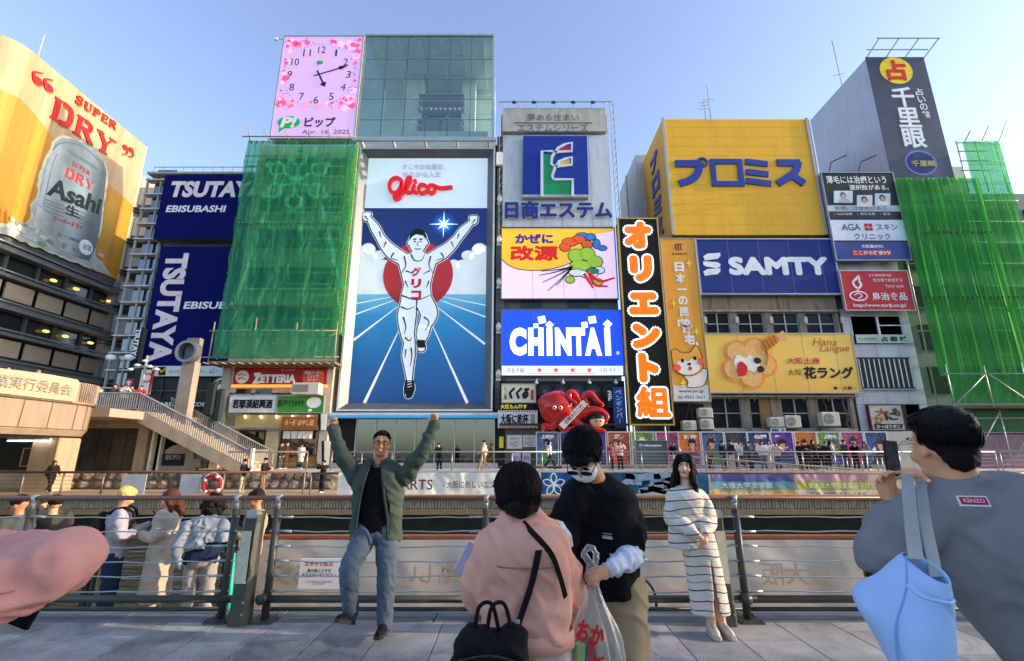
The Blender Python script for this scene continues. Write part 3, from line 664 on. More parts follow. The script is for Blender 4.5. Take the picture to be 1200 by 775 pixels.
for fz in(17.15,12.6,8.05,3.5):
 for dz,d,hh in((0.0,.25,.42),(-2.05,.35,.28)):
  MB().box(BX-1.2,BX+d,31.2,46.3,fz+dz,fz+dz+hh).box(BX-14,BX-1.2,31.2-d,33.6,fz+dz,fz+dz+hh).build('slab_edge',slab_m,st)
  MB().tube([(BX+d+.22,31,fz+dz+hh+.1),(BX+d+.22,46.4,fz+dz+hh+.1)],.09,6).build('pipe',rail_m,st,smooth=True)
 for i in range(5):
  y=33.4+i*2.7
  MB().box(BX-.75,BX-.7,y+.1,y+2.58,fz-1.78,fz-.02).build('pane',DGLASS,st)
  MB().box(BX-.72,BX-.5,y-.12,y+.1,fz-4.0,fz).build('column',GRD,st)
  p=MB().box(BX-.35,BX-.22,y+.2,y+2.5,fz-3.6,fz-2.25).build('blind_panel',blind,st)
  MB().box(BX-.6,BX-.4,y+.1,y+2.58,fz-4.13,fz-3.6).build('spandrel',M('#454340',.7),st)
  if fz>5 and i!=1:
   g=MB().ell((BX-.4,y+rnd.uniform(.6,2.0),fz-.75),(.22,.3,.13),None,10,6);g.build('lamp',M('#e0a050',.4,0,0,1,emit=.7),st)
 for i in range(4):
  x=BX-3.2-i*3;MB().box(x-2.8,x,33.2,33.25,fz-1.78,fz-.02).build('pane',DGLASS,st);MB().box(x-2.7,x-.1,32.6,32.7,fz-3.6,fz-2.25).build('blind_panel',blind,st)
for k,z in enumerate((29.5,25.9,22.4,18.6,15.0,10.6,7.0)):
 u_=MB().box(BX+.1,BX+1.9-k*.05,46.5,49.0,z-2.1,z).build('balcony_panel',M('#8d8f8c',.6,0,.1,1.2,0,60,0,.2),st)
 MB().box(BX-.6,BX+2.0,46.1,49.2,z-2.7,z-2.55).box(BX-.6,BX+1.9,46.1,49.2,z-3.0,z-2.9).build('ledge',GRD,st)
MB().box(BX-20,BX,46.1,52,Z2,31).build('stair_wall',M('#7c7c78',.8,0,.15),st)
t=thing('office_building','plain grey block closing the gap between the beer billboard and the blue signs','building',(-47,66,.56))
MB().box(-58,-43.6,62,74,.56,18.5).build('wall',M('#777c80',.8,0,.1,1,0,60,0,.2),t)
MB().box(-58,-43.2,61.8,74,18.5,22).build('roof',M('#b5a382',.8),t)
for i in range(3):
 for k in range(3):MB().box(-48+i*1.4,-47+i*1.4,61.9,61.99,3+k*4,5+k*4).build('window',DGLASS,t)
# book shop building with navy signs
tb=thing('shop_building','glass and grey building behind the two navy signs with ledges on every storey','building',(-26,41,Z2))
MB().box(-31.9,-20.2,38.3,52,Z2,25.4).build('wall',M('#8a8d8b',.7,0,.12,1,0,60,0,.3),tb)
for k in range(17):
 z=2.2+k*1.42
 MB().box(-32.4,-30.2,37.6,38.3,z,z+.1).build('ledge',M('#a9adaa',.5,.2,.1),tb)
 MB().box(-31.9,-30.3,38.15,38.25,z+.3,z+1.3).build('pane',glass_mat('street_glass','#5d7074',.05,1.2)if k==0 else bpy.data.materials['street_glass'],tb)
 MB().box(-31.98,-30.25,38.26,38.29,z+.12,z+1.4).build('blind',M('#566468',.4,0,.3,1),tb)
for x in(-32.3,-31.1,-30.2):MB().box(x-.07,x+.07,37.75,37.9,1,25.2).build('mullion',GREY,tb)
MB().box(-32.2,-20.2,37.4,38.3,25.4,25.6).build('parapet',GREY,tb)
m=MB().tube([(-32,37.8,26.3),(-20.5,37.8,26.3)],.04,5)
for i in range(14):m.tube([(-32+i*.88,37.8,25.6),(-32+i*.88,37.8,26.3)],.03,4)
m.build('roof_rail',GREY,tb)
fb=front(37.0)
NAV=M('#0b114a',.7,0,.07,1,spec=.04)
PINKW=M('#d9b9b6',.5)
t,q=signbox('shop_sign','upper navy sign with large pink italic letters over small white ones','sign',fb,[(193,206),(300,205),(180,280),(290,280)],NAV,.8)
T(t,fb,'TSUTAYA',255,222,111,19,PINKW,bold=.05,shear=.1);T(t,fb,'EBISUBASHI',230,245,69,8,WHITE,bold=.03,shear=.12)
t,q=signbox('shop_sign','lower navy sign with large pink letters running down its left side','sign',fb,[(189,289),(292,289),(163,429),(270,429)],NAV,.8)
a0,b0=fb.ab(203,297);a1,b1=fb.ab(184,425);mb=MB()
put_text(mb,fb,'TSUTAYA',(a0+a1)/2+.25,(b0+b1)/2+.0,b0-b1,1.9,.03,bold=.05,rot=-PI/2-.0,shear=-.0);mb.build('lettering',PINKW,t)
T(t,fb,'EBISUBASHI',258,358,84,8.5,WHITE,bold=.03,shear=.12)
t,q=signbox('shop_band','long white fascia with black writing and a black badge under the navy signs','sign',fb,[(180,429),(300,429),(176,441),(296,441)],M('#b9bcb8',.5),.5)
T(t,fb,'ふぃいあ。楽しい。よい、使える。',238,435,80,5,M('#2d2d2d'))
MB().fpx(fb,[(186,430),(194,430),(194,440),(186,440)],0,.03).build('badge',M('#1d1c18'),t)
a,b=fb.ab(190,434);MB().stroke(fb,[(a-.25,b+.12),(a,b-.15),(a+.25,b+.12)],.12,.03,.04).build('emblem',M('#c9a52a'),t)
MB().box(-30.2,-20.3,37.5,38.2,Z2,10.6).build('shop_front',M('#1b1e1f',.3,0,.4,.6),tb)
for i in range(8):MB().box(-30+i*1.25,-29.93+i*1.25,37.4,37.5,3.9,10.4).build('mullion',GRD,tb)
for z in(6.2,8.3):MB().box(-30.2,-20.3,37.42,37.5,z,z+.12).build('transom',GRD,tb)
for i in range(7):
 MB().box(-29.8+i*1.25,-28.9+i*1.25,37.47,37.5,8.6,9.8).build('pane',M('#3a4548',.1,0,.5,1),tb)
t,q=signbox('cafe_sign','black fascia with white capital letters behind the stairs','sign',front(37.2),[(176,468),(300,468),(174,484),(298,484)],M('#1a1c1c',.5),.3)
T(t,front(37.2),'STARBUCKS COFFEE',216,474,74,5,WHITE,bold=.03);T(t,front(37.2),'TSUTAYA',268,480,40,8,WHITE,bold=.05)
fr=front(36.8);a,b=fr.ab(260,455)
t=thing('round_shop_badge','round green and white badge beside the green scaffold foot','sign',fr.pt(a,b-.9,-.2))
MB().fdisc(fr,a,b,.9,.9,-.15,0,28).build('disc',M('#0f5c41',.5),t)
mb=MB();mb.stroke(fr,[(a+.75*math.cos(g/24*2*PI),b+.75*math.sin(g/24*2*PI))for g in range(24)],.1,0,.02,0,True);mb.fdisc(fr,a,b,.35,.35,0,.02);mb.build('ring',WHITE,t)
fr=front(36.4)
t,q=signbox('blade_sign','narrow black vertical sign with small white letters beside the navy sign','sign',fr,[(160,384),(168,384),(145,458),(154,458)],M('#17181a',.5),.5)
a0,b0=fr.ab(160,388);a1,b1=fr.ab(157,420);mb=MB();put_text(mb,fr,'TSUTAYA',(a0+a1)/2+.05,(b0+b1)/2,2.6,.4,.02,bold=.05,rot=-PI/2);mb.build('lettering',WHITE,t)
t,q=signbox('red_shop_cube','small red square sign with a white mark over the bridge stairs','sign',front(35.5),[(147,444),(156,444),(145,455),(155,455)],M('#a3202a',.5),.3)
T(t,front(35.5),'本',151,449.5,7,8,WHITE,bold=.03)
fr=front(33.5)
t,q=signbox('tall_banner_sign','white leaning banner with red corner and ring on the stair landing','banner',fr,[(168,433),(182,434),(160,461),(174,464)],M('#c9c4c2',.5),.08)
a,b=fr.ab(173,443);MB().stroke(fr,[(a+.27*math.cos(g/20*2*PI),b+.3*math.sin(g/20*2*PI))for g in range(20)],.09,0,.02,0,True).build('emblem',RED,t)
MB().fpx(fr,[(178,434),(182,434),(175,462),(173,463)],0,.01).build('red_edge',RED,t)
t=thing('street_lamp','street lamp with several small white heads in front of the lower navy sign','street lamp',at(163,470,33)*1)
b0=wloc(t);h=at(168,417,33).z-b0 .z
MB().tube([(0,0,0),(0,0,h)],.09,8).build('pole',GREY,t,world=False,smooth=True)
for dx,dz in((-.9,-.9),(-.5,-.6),(.4,-.7),(.9,-.9),(0,-.3)):
 MB().tube([(0,0,h-.8),(dx,-.1,h+dz)],.04,6).build('arm',GREY,t,world=False)
 MB().ell((dx,-.15,h+dz-.1),(.2,.15,.1),None,10,6).build('lamp_head',M('#c9c9c2',.3),t,world=False)
t=thing('globe_lamp','pair of white globe lamps on a post at the corner of the grey street','street lamp',at(130,470,36))
z0=wloc(t).z
MB().tube([(0,0,0),(0,0,3.2)],.08,8).build('pole',GRD,t,world=False)
for dx in(-.7,.7):MB().tube([(0,0,3.0),(dx,0,3.1)],.04,6).build('arm',GRD,t,world=False);MB().ell((dx,0,3.3),(.34,.34,.26),None,12,8).build('lamp_head',M('#d6d4cc',.3),t,world=False)
# bridge
WARM=M('#84705f',.7,0,.08,.8,.08,30,0,.25)
WARM2=M('#84705f',.7,0,.1,.8,.08,30,0,.3)
br=thing('bridge','beige concrete bridge with panelled rounded parapet crossing the river','bridge',(-26,24,Z1))
def bedge(s):
 if s<24.5:return Vector((-22,s,0)),Vector((1,0,0))
 a=min((s-24.5)/1.9,PI/2)
 return Vector((-23.9+1.9*math.cos(a),24.5+1.9*math.sin(a),0)),Vector((math.cos(a),math.sin(a),0))
prof=[(-.15,2.35),(.0,2.6),(.04,3.9),(.12,3.95),(.05,5.02),(-.22,5.02)]
mb=MB();ss=[8+i*1.5 for i in range(11)]+[24.5+2.98*k/10 for k in range(1,11)];vs=[]
for s in ss:
 p,nn=bedge(s)
 for d,z in prof:vs.append(p+nn*d+Vector((0,0,z)))
k_=len(prof)
mb.add(vs,[(j*k_+i,(j+1)*k_+i,(j+1)*k_+i+1,j*k_+i+1)for j in range(len(ss)-1)for i in range(k_-1)])
mb.build('parapet',WARM,br)
mb=MB()
for s in[9.5+i*1.35 for i in range(12)]+[25.0,25.9,26.8]:
 p,nn=bedge(s);mb.tube([p+nn*.03+Vector((0,0,2.62)),p+nn*.06+Vector((0,0,3.9))],.014,4)
vs=[bedge(s)[0]+bedge(s)[1]*.13+Vector((0,0,3.93))for s in ss];mb.tube(vs,.03,5);vs=[bedge(s)[0]+bedge(s)[1]*.03+Vector((0,0,2.66))for s in ss];mb.tube(vs,.02,5)
mb.build('panel_joints',M('#5e4d42',.8),br)
mb=MB();mb.add([Vector((p.x-.1,p.y,z))for z in(2.35,3.9)for p in[bedge(s)[0]for s in ss]]+[Vector((-44,ss[-1],2.35)),Vector((-44,8,2.35)),Vector((-44,ss[-1],3.9)),Vector((-44,8,3.9))],[tuple(range(len(ss)))+(2*len(ss),2*len(ss)+1),tuple(range(2*len(ss)-1,len(ss)-1,-1))+(2*len(ss)+3,2*len(ss)+2)])
mb.build('deck',M('#5b5149',.8),br)
MB().box(-44,-21.9,26.3,34.5,3.45,3.9).build('landing_slab',M('#8d7d6c',.8,0,.1),br)
MB().box(-44,-32.4,34.5,46,Z2,3.9).build('approach',M('#5b5149',.8),br)
mb=MB()
for k in range(26):
 s=24.3+k*.125;p,nn=bedge(s);mb.box(-.02,.02,-.02,.02,4.05,5.0)
 m_=Matrix.Translation(p+nn*.14);mb.xf(m_,len(mb.v)-8)
setp(mb.build('louvres',M('#7d7266',.6),br),kind='stuff')
fl_=Fr((-21.72,0,0),(0,1,0))
t=thing('bridge_banner','cream cloth banner with grey characters hung over the bridge parapet','banner',(-21.8,21,3.95))
def bfn(u,v):
 y=15+u*8.95;z=4.0+v*1.1+(.04*math.sin(u*9)if v>.9 else 0);d=noise.noise(Vector((y*1.1,z,3)))*.05;return Vector((-21.8+d+(.02 if v<.9 else-.1),y,z))-wloc(t)
MB().grid(bfn,60,8).build('cloth',M('#94866f',.8,0,.1,1.5,.2,90),t,world=False,smooth=True)
mb=MB();put_text(mb,fl_,'近代文化事業実行委員会',20.3,4.55,6.6,.55,.02,bold=.0);mb.build('lettering',M('#7d756b'),t)
ab_=thing('bridge_abutment','dark tiled abutment wall with pale columns under the bridge landing','wall',(-27,30,Z2))
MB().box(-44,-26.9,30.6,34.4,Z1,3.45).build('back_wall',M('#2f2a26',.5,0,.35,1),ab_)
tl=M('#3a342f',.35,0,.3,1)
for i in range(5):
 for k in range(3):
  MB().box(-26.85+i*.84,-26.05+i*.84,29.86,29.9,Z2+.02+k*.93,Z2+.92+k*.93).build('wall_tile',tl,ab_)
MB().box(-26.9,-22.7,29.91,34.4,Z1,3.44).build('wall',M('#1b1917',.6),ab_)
cr=M('#96836a',.7,0,.1,1,.1,20,0,.3)
MB().box(-22.65,-22.05,29.6,30.4,Z2,3.44).build('column',cr,ab_)
MB().box(-21.85,-21.7,29.7,30,Z2,3.2).box(-21.3,-21.2,29.7,30,Z2,3.0).build('thin_column',CREAM,ab_)
MB().box(-26.2,-22.0,29.55,29.95,3.0,3.46).build('fascia',cr,ab_)
MB().bev(-26.6,-25.1,27.2,28.6,Z1,2.36,.05).top('bridge_pier',M('#94826c',.7,0,.12,1,.1,20,0,.3),'pale stone pier under the rounded end of the bridge','pier')
for(x,l_)in((-26.6,'fluorescent tube under the bridge nearest the pale pier'),(-29.6,'fluorescent tube under the bridge at the picture edge')):
 t=thing('tube_light',l_,'lamp',(x,27.0,2.22),group='tube lights under the bridge')
 MB().box(-1.2,1.2,-.06,.06,0,.1).build('casing',WHITE,t,world=False);MB().tube([(-1.15,-.02,-.04),(1.15,-.02,-.04)],.035,6).build('tube',M('#f4efe0',.4,0,0,emit=4),t,world=False)
t,q=signbox('poster_case','framed dark poster on the wall under the bridge','poster',front(30.4),[(28,526),(44,526),(25,546),(41,546)],M('#3a342c',.4,0,.4,3),.08,M('#9a8f7c',.5),.05)
t,q=signbox('wall_poster','small red and yellow poster on the dark wall left of the stepped monument','poster',front(30.2),[(165,532),(175,532),(164,545),(174,545)],M('#c9a24a',.5,0,.3,3),.05)
MB().fpx(front(30.19),[(166,534),(174,534),(173,538),(166,538)],0,.01).build('print',RED,t)
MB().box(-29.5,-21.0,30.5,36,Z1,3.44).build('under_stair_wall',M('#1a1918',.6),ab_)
stt=thing('stairs','pale concrete staircase with white balustrades coming down from the bridge to the promenade','stairs',(-19,30,Z2))
ys0,ys1=28.9,31.6
N_=20;X0,X1,ZZ0,ZZ1=-22.4,-15.2,3.95,Z2
for k in range(N_):
 x=X0+(X1-X0)*k/N_;z=ZZ0-(ZZ0-ZZ1)*k/N_
 link('step',bpy.data.meshes['step']if k else MB().box(0,(X1-X0)/N_+.03,0,ys1-ys0,-.18,0).mesh('step',M('#8f8270',.8,0,.15,1.5)),stt,(x+19,ys0-30,z-Z2))
for y in(ys0,ys1):
 mb=MB();mb.add([(X0,y+d,z)for d in(-.12,.0)for z in(ZZ0+.1,ZZ0-.55)]+[(X1,y+d,z)for d in(-.12,0)for z in(ZZ1+.12,ZZ1-.02)]+[(X1-1.1,y+d,ZZ1)for d in(-.12,0)],[(0,4,6,2),(0,1,8,5,4),(2,6,7,9,3),(1,3,9,8),(8,9,7,5),(4,5,7,6),(0,2,3,1)])
 mb.build('stringer',M('#9a8a72',.7,0,.1,1,0,60,0,.3),stt)
 MB().tube([(-26.6 if y<30 else X0,y-.06,ZZ0+1.08),(X0,y-.06,ZZ0+1.08),(X1,y-.06,ZZ1+1.08)],.06,8).build('handrail',M('#85807a',.5,.2),stt)
 MB().tube([(-26.6 if y<30 else X0,y-.06,ZZ0+.14),(X0,y-.06,ZZ0+.14),(X1,y-.06,ZZ1+.16)],.035,6).build('bottom_bar',M('#85807a',.5,.2),stt)
 bal=MB().box(-.022,.022,-.03,.03,0,.9).mesh('baluster',M('#918d87',.5,.1,.06));n_=54
 for k in range(n_):
  x=X0+(X1-X0)*(k+.5)/n_;z=ZZ0+.16-(ZZ0-ZZ1)*(k+.5)/n_;link('baluster',bal,stt,(x+19,y-.06-30,z-Z2))
 if y<30:
  for k in range(30):link('baluster',bal,stt,(-26.5+k*.137+19,y-.06-30,ZZ0+.15-Z2))
MB().box(X0-4.4,X0,28.7,31.6,3.7,3.949).build('landing',WARM2,stt)
MB().box(X1-.05,X1+.1,ys0-.15,ys0+.05,Z2,ZZ1+1.3).build('newel_post',CREAM,stt)
t,q=signbox('white_board','cream board standing at the foot of the stairs','board',front(31.2),[(296,527),(313,527),(296,545),(313,545)],M('#cdbd98',.6),.06)
t=thing('ring_monument','square stone column carrying a metal ring on its head beside the stairs','monument',at(212,500,31))
b0=wloc(t);zt=at(214,397,31).z-b0 .z
MB().box(-.42,.42,-.3,.3,-2.5,zt-1.6).build('column',M('#84796c',.7,0,.2,1.2,.2,20,0,.4),t,world=False)
MB().box(-.42,.42,-.2,.2,zt-1.6,zt).build('head',M('#6c665f',.6,0,.2),t,world=False)
mb=MB();ring=[Vector((.72*math.cos(a),0,.72*math.sin(a)))for a in[2*PI*i/28 for i in range(28)]];vs=[]
for r_,y in((.72,-.75),(.72,-.2),(.56,-.2),(.56,-.75)):vs+=[Vector((r_*math.cos(2*PI*i/28),y,zt-1.0+r_*math.sin(2*PI*i/28)))for i in range(28)]
mb.add(vs,[(k*28+i,k*28+(i+1)%28,((k+1)%4)*28+(i+1)%28,((k+1)%4)*28+i)for k in range(4)for i in range(28)]);mb.build('ring',M('#6b6f72',.4,.6),t,world=False,smooth=False)
t=thing('traffic_signal','dark traffic signal heads seen from behind beside the ring column','traffic light',at(243,520,31.5))
b0=wloc(t);zz=at(243,447,31.5).z-b0 .z
MB().tube([(0,0,0),(0,0,zz)],.1,8).build('pole',DARK,t,world=False)
MB().bev(-.55,.1,-.2,.1,zz-2.2,zz-.1,.1).build('signal_head',M('#1f2624',.6),t,world=False);MB().bev(.12,.6,-.1,.2,zz-2.6,zz-.5,.1).build('signal_head',M('#232b28',.6),t,world=False)
t=thing('stepped_monument','stepped stone frame with a dark plaque under the stairs','monument',at(205,572,29.9))
fr=front(29.6);mb=MB();mb.fpx(fr,[(174,575),(174,573),(180,573),(180,548),(184,548),(184,538),(190,538),(190,528),(200,522),(215,522),(224,528),(224,538),(232,538),(232,548),(226,548),(226,573),(234,573),(234,575)],-.5,-.25);mb.build('frame',M('#8d8371',.7,0,.2,2),t)
MB().fpx(fr,[(188,532),(214,532),(212,546),(186,546)],-.25,-.2).build('plaque',M('#20201f',.4,0,.4,3),t)
T(t,fr,'道頓堀川',200,536,18,6,M('#8c8a84'),-.18,bold=.02)
for k,(x0,x1,lab)in enumerate(((140,171,'grey board on the quay railing nearer the bridge'),(209,235,'grey board on the quay railing beside the red life ring'))):
 signbox('grey_board',lab,'board',front(25.3),[(x0+3,556),(x1,556),(x0,582),(x1-2,582)],M('#9aa0a2',.45,0,.1),.05,group='grey boards on the quay railing')
t=thing('life_ring','red and white life ring hanging on the far quay railing','life ring',at(247,580,25.3))
zr=at(247,568,25.3).z-wloc(t).z
for k in range(8):
 a0=2*PI*k/8+.2;w_=.62 if k%2==0 else.16
 n_=6;span=.63 if k%2==0 else.155
 MB().tube([(.42*math.cos(a0+span*(j/n_-.5)*2*1.0),0,zr+.42*math.sin(a0+span*(j/n_-.5)*2))for j in range(n_+1)],.105,10,flat=.8).build('ring_section' if k%2==0 else 'white_band',RED if k%2==0 else WHITE,t,world=False,smooth=True)
MB().tube([(.56*math.cos(2*PI*i/20),-.05,zr+.56*math.sin(2*PI*i/20)*(1+.06*math.cos(8*PI*i/20)))for i in range(20)],.015,5,closed=True).build('rope',WHITE,t,world=False)
# centre: scaffold, clock, runner sign, screens
def net_fn(m,n,l,b,c0='#2a927a',c1='#52bc9a',glow=.5,tp=.42):
 out=n['Material Output'];tc=n.new('ShaderNodeTexCoord')
 mp=n.new('ShaderNodeMapping');mp.inputs['Scale'].default_value=(3.2,1.6,.3);l.new(tc.outputs['Object'],mp.inputs[0])
 no=n.new('ShaderNodeTexNoise');no.inputs['Scale'].default_value=1.2;no.inputs['Detail'].default_value=8;l.new(mp.outputs[0],no.inputs[0])
 r=ramp(n,[(.3,hexc(c0)),(.7,hexc(c1))]);l.new(no.outputs[0],r.inputs[0])
 sp=n.new('ShaderNodeSeparateXYZ');l.new(tc.outputs['Object'],sp.inputs[0]);sm=[]
 for i,f in((2,1/1.8),(0,1/1.85)):
  a=n.new('ShaderNodeMath');a.operation='MULTIPLY';a.inputs[1].default_value=f;l.new(sp.outputs[i],a.inputs[0]);q=n.new('ShaderNodeMath');q.operation='FRACT';l.new(a.outputs[0],q.inputs[0])
  e=n.new('ShaderNodeMath');e.operation='LESS_THAN';e.inputs[1].default_value=.035;l.new(q.outputs[0],e.inputs[0]);sm.append(e)
 mxm=n.new('ShaderNodeMath');mxm.operation='MAXIMUM';l.new(sm[0].outputs[0],mxm.inputs[0]);l.new(sm[1].outputs[0],mxm.inputs[1])
 dk=n.new('ShaderNodeMix');dk.data_type='RGBA';l.new(mxm.outputs[0],dk.inputs[0]);l.new(r.outputs[0],dk.inputs[6]);dk.inputs[7].default_value=(*[v*.55 for v in hexc(c0)],1)
 df=n.new('ShaderNodeBsdfDiffuse');l.new(dk.outputs[2],df.inputs[0]);tl=n.new('ShaderNodeBsdfTranslucent');tl.inputs[0].default_value=(*hexc('#8ad868'),1)
 m1=n.new('ShaderNodeMixShader');m1 .inputs[0].default_value=glow;l.new(df.outputs[0],m1 .inputs[1]);l.new(tl.outputs[0],m1 .inputs[2])
 tr=n.new('ShaderNodeBsdfTransparent');tr.inputs[0].default_value=(.42,.85,.62,1)
 fa_=n.new('ShaderNodeMath');fa_.operation='MULTIPLY_ADD';fa_.inputs[1].default_value=-.25;fa_.inputs[2].default_value=tp;l.new(mxm.outputs[0],fa_.inputs[0])
 m2=n.new('ShaderNodeMixShader');l.new(fa_.outputs[0],m2 .inputs[0]);l.new(m1 .outputs[0],m2 .inputs[1]);l.new(tr.outputs[0],m2 .inputs[2]);l.new(m2 .outputs[0],out.inputs[0])
 gr=n.new('ShaderNodeTexNoise');gr.inputs['Scale'].default_value=60;l.new(tc.outputs['Object'],gr.inputs[0])
 bp=n.new('ShaderNodeBump');bp.inputs['Strength'].default_value=.3;bp.inputs['Distance'].default_value=.02;l.new(gr.outputs[0],bp.inputs['Height']);l.new(bp.outputs[0],df.inputs['Normal'])
NET=custom('scaffold_net',net_fn)
NET2=custom('scaffold_net',lambda m,n,l,b:net_fn(m,n,l,b,'#259c58','#52c270',.6,.26))
PIPE=M('#8d7f63',.5,.3,.2,3);PIPE2=M('#8f918c',.45,.5,.15,3)
def net_sheet(parent,name,x0,x1,y,z0,z1,mat,nx,nz,amp,seed,drape=(),pleat=0.0):
 """netting hung in long soft folds; drape: list of (x, z, slope, strength) of stronger folds"""
 L=wloc(parent)
 def fn(u,v):
  x=x0+(x1-x0)*u;z=z0+(z1-z0)*v
  row=math.floor((z-z0)/5.4);d=noise.noise(Vector((x*.8,z*.12,seed+row)))*.5+noise.noise(Vector((x*3.4+z*.22,z*.1,seed+3)))*.22
  q=1-abs(noise.noise(Vector((x*1.9-z*.42,z*.10+x*.05,seed+9+row))))*4;d+=max(0,q)*.35;q=1-abs(noise.noise(Vector((x*3.1+z*.3,z*.12,seed+19))))*5;d+=max(0,q)*.2
  if pleat:
   X2=x+.25*noise.noise(Vector((0,z*.12,seed)));d=pleat*(noise.noise(Vector((X2*5.5,z*.05,seed)))+.6*noise.noise(Vector((X2*11,z*.07,seed+2)))+max(0,1-abs(noise.noise(Vector((X2*2.2,z*.04,seed+4))))*6)*.7)
  for dx,dz,sl,st_ in drape:
   g=(x-dx)-(z-dz)*sl;d+=st_*math.exp(-(g*4.5)**2)*min(1,max(0,(dz-z)*.5+.2))
  tie=1.0 if pleat else abs(math.sin((z-z0)*PI/1.8))**.5*.4+.6
  return Vector((x+(0 if pleat else.05*math.sin(z*2.3+u)),y-d*amp*tie,z))-L
 return MB().grid(fn,nx,nz).build(name,mat,parent,world=False,smooth=True)
def tie_row(parent,x0,x1,y,z,seed):
 r_=random.Random(seed);mb=MB();x=x0
 while x<x1:
  mb.box(x,x+.06,y-.14,y-.02,z-r_.uniform(.05,.18),z+.05);x+=r_.uniform(.25,.5)
 setp(mb.build('net_ties',M('#3a4a34',.8),parent),kind='stuff')
def pole_set(parent,xs,zs,y,mat,z_lo,z_hi,ov=.5,r_=.045,lbl='standard'):
 L=wloc(parent)
 for x in xs:
  lean=rnd.uniform(-.04,.04);MB().tube([(x,y,z_lo),(x+lean,y,z_hi+rnd.uniform(0,ov))],r_,6).build('scaffold_pole',mat,parent,smooth=True)
 for z in zs:
  MB().tube([(min(xs)-rnd.uniform(.1,ov),y-.08,z),(max(xs)+rnd.uniform(.1,ov),y-.08,z+rnd.uniform(-.03,.03))],r_,6).build('scaffold_ledger',mat,parent,smooth=True)
# building behind the green net, its shop front below
rb=thing('restaurant_building','beige three storey corner building with shop signs below the green scaffold','building',(-16.6,37,Z2))
BEI=M('#a89c88',.8,0,.12,1.2,.1,30,0,.35)
MB().box(-20.9,-12.9,34.6,44,3.4,26.2).box(-20.9,-20.3,34.2,34.6,Z2,8).box(-13.5,-12.9,34.2,34.6,Z2,8).build('wall',BEI,rb)
MB().box(-20.3,-13.5,34.25,34.6,5.7,8.0).build('wall_band',BEI,rb)
for z in(10.5,13.7,16.9,20.1,23.3):
 for i in range(3):
  MB().box(-20.2+i*2.4,-18.4+i*2.4,34.52,34.59,z,z+1.7).build('window',M('#1d3a30',.2),rb)
  MB().box(-20.3+i*2.4,-18.3+i*2.4,34.45,34.55,z-.12,z).build('sill',CREAM,rb)
for(x0,x1)in((277,294),(300,318)):
 fr=front(34.25);a0,b1=fr.ab(x0,456);a1,b0=fr.ab(x1,462)
 w_=MB().fbox(fr,a0,a1,b0,b1,0,.03).build('window',DGLASS,rb);MB().fbox(fr,a0-.06,a1+.06,b1,b1+.07,0,.06).fbox(fr,a0-.06,a1+.06,b0-.07,b0,0,.08).build('window_frame',GREY,w_)
fr=front(34.6)
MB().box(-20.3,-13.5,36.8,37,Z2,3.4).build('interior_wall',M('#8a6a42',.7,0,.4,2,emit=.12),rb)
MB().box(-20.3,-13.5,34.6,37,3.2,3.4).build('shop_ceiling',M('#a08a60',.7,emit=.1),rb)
MB().box(-20.3,-13.5,34.3,36.9,Z2,Z2+.06).build('shop_floor',M('#7c7468',.7),rb)
for(a,b,c0,c1,h_)in((-20.3,-19.3,'#c9b48c',0,2.6),(-17.3,-16.4,'#b8a67e',0,2.6)):
 MB().box(a,b,34.4,34.55,Z2,Z2+h_).build('wall_panel',M(c0,.7,0,.15,2),rb)
for(a,b)in((-19.2,-17.4),(-16.3,-14.9),(-14.8,-13.6)):
 MB().box(a,b,34.5,34.53,Z2+.9,Z2+2.5).build('shop_window',bpy.data.materials['street_glass'],rb)
 MB().box(a,b,34.42,34.56,Z2+.8,Z2+.9).box(a,a+.06,34.42,34.56,Z2,Z2+2.5).box(b-.06,b,34.42,34.56,Z2,Z2+2.5).box(a,b,34.42,34.56,Z2+2.5,Z2+2.6).build('door_frame',M('#4a3a2c',.6),rb)
MB().box(-20.3,-13.5,34.0,34.5,3.18,3.32).build('canopy',GREY,rb)
mb=MB()
for i in range(5):MB().box(-18.0+.42*i-.2,-17.82+.42*i,36.3,36.5,1.2,1.3+.3*(i%2)).build('shelf_goods',M(['#b04a2c','#d0c8a8','#5a7a4a','#c9a24a','#7a3c30'][i],.6),rb)
t=thing('door_curtain','short white split curtain over the ramen shop door','curtain',(-14.95,34.2,2.5))
for k in range(4):
 def cf(u,v,k=k):return Vector((-1.05+k*.52+u*.49,.04*math.sin(u*9+k*2)*(1-v),.0+v*.52))
 MB().grid(cf,8,4).build('curtain_panel',M('#c9c3b4',.9,0,.1),t,world=False,smooth=True)
fr=front(34.0)
t,q=signbox('burger_sign','red fascia with white capitals, round orange emblem and a glowing orange lower edge','sign',fr,[(276,431),(383,431),(272,451),(383,451)],M('#8e1a18',.4,0,.12),.3)
MB().fpx(fr,[(272,451),(383,451),(383,454),(271,454)],-.1,.06).build('light_strip',M('#e07a34',.4,0,0,1,emit=.5),t)
a,b=fr.ab(284,442);MB().fdisc(fr,a,b,.47,.47,0,.03,28).build('emblem',M('#dcd2c4'),t)
mb=MB();mb.stroke(fr,[(a-.35,b+.12),(a-.05,b+.2),(a+.3,b+.05)],.13,0,.045,5,w2=.05);mb.stroke(fr,[(a-.3,b-.15),(a,b-.08),(a+.34,b-.2)],.15,0,.045,5,w2=.05);mb.build('emblem_stroke',M('#d2641f'),t)
T(t,fr,'ZETTERIA',322,444,50,10,M('#e3ddd8'),bold=.06);T(t,fr,'Z',301,443.5,9,13,M('#e3ddd8'),.035,bold=.05);T(t,fr,'ゼッテリア',338,434,16,3,WHITE)
MB().fpx(fr,[(355,434),(379,434),(379,449),(355,449)],0,.03).build('menu_panel',M('#a84a34'),t)
T(t,fr,'絶品バーガー\nシェイク\nコーヒー',367,441,20,12,WHITE,.04,bold=.02)
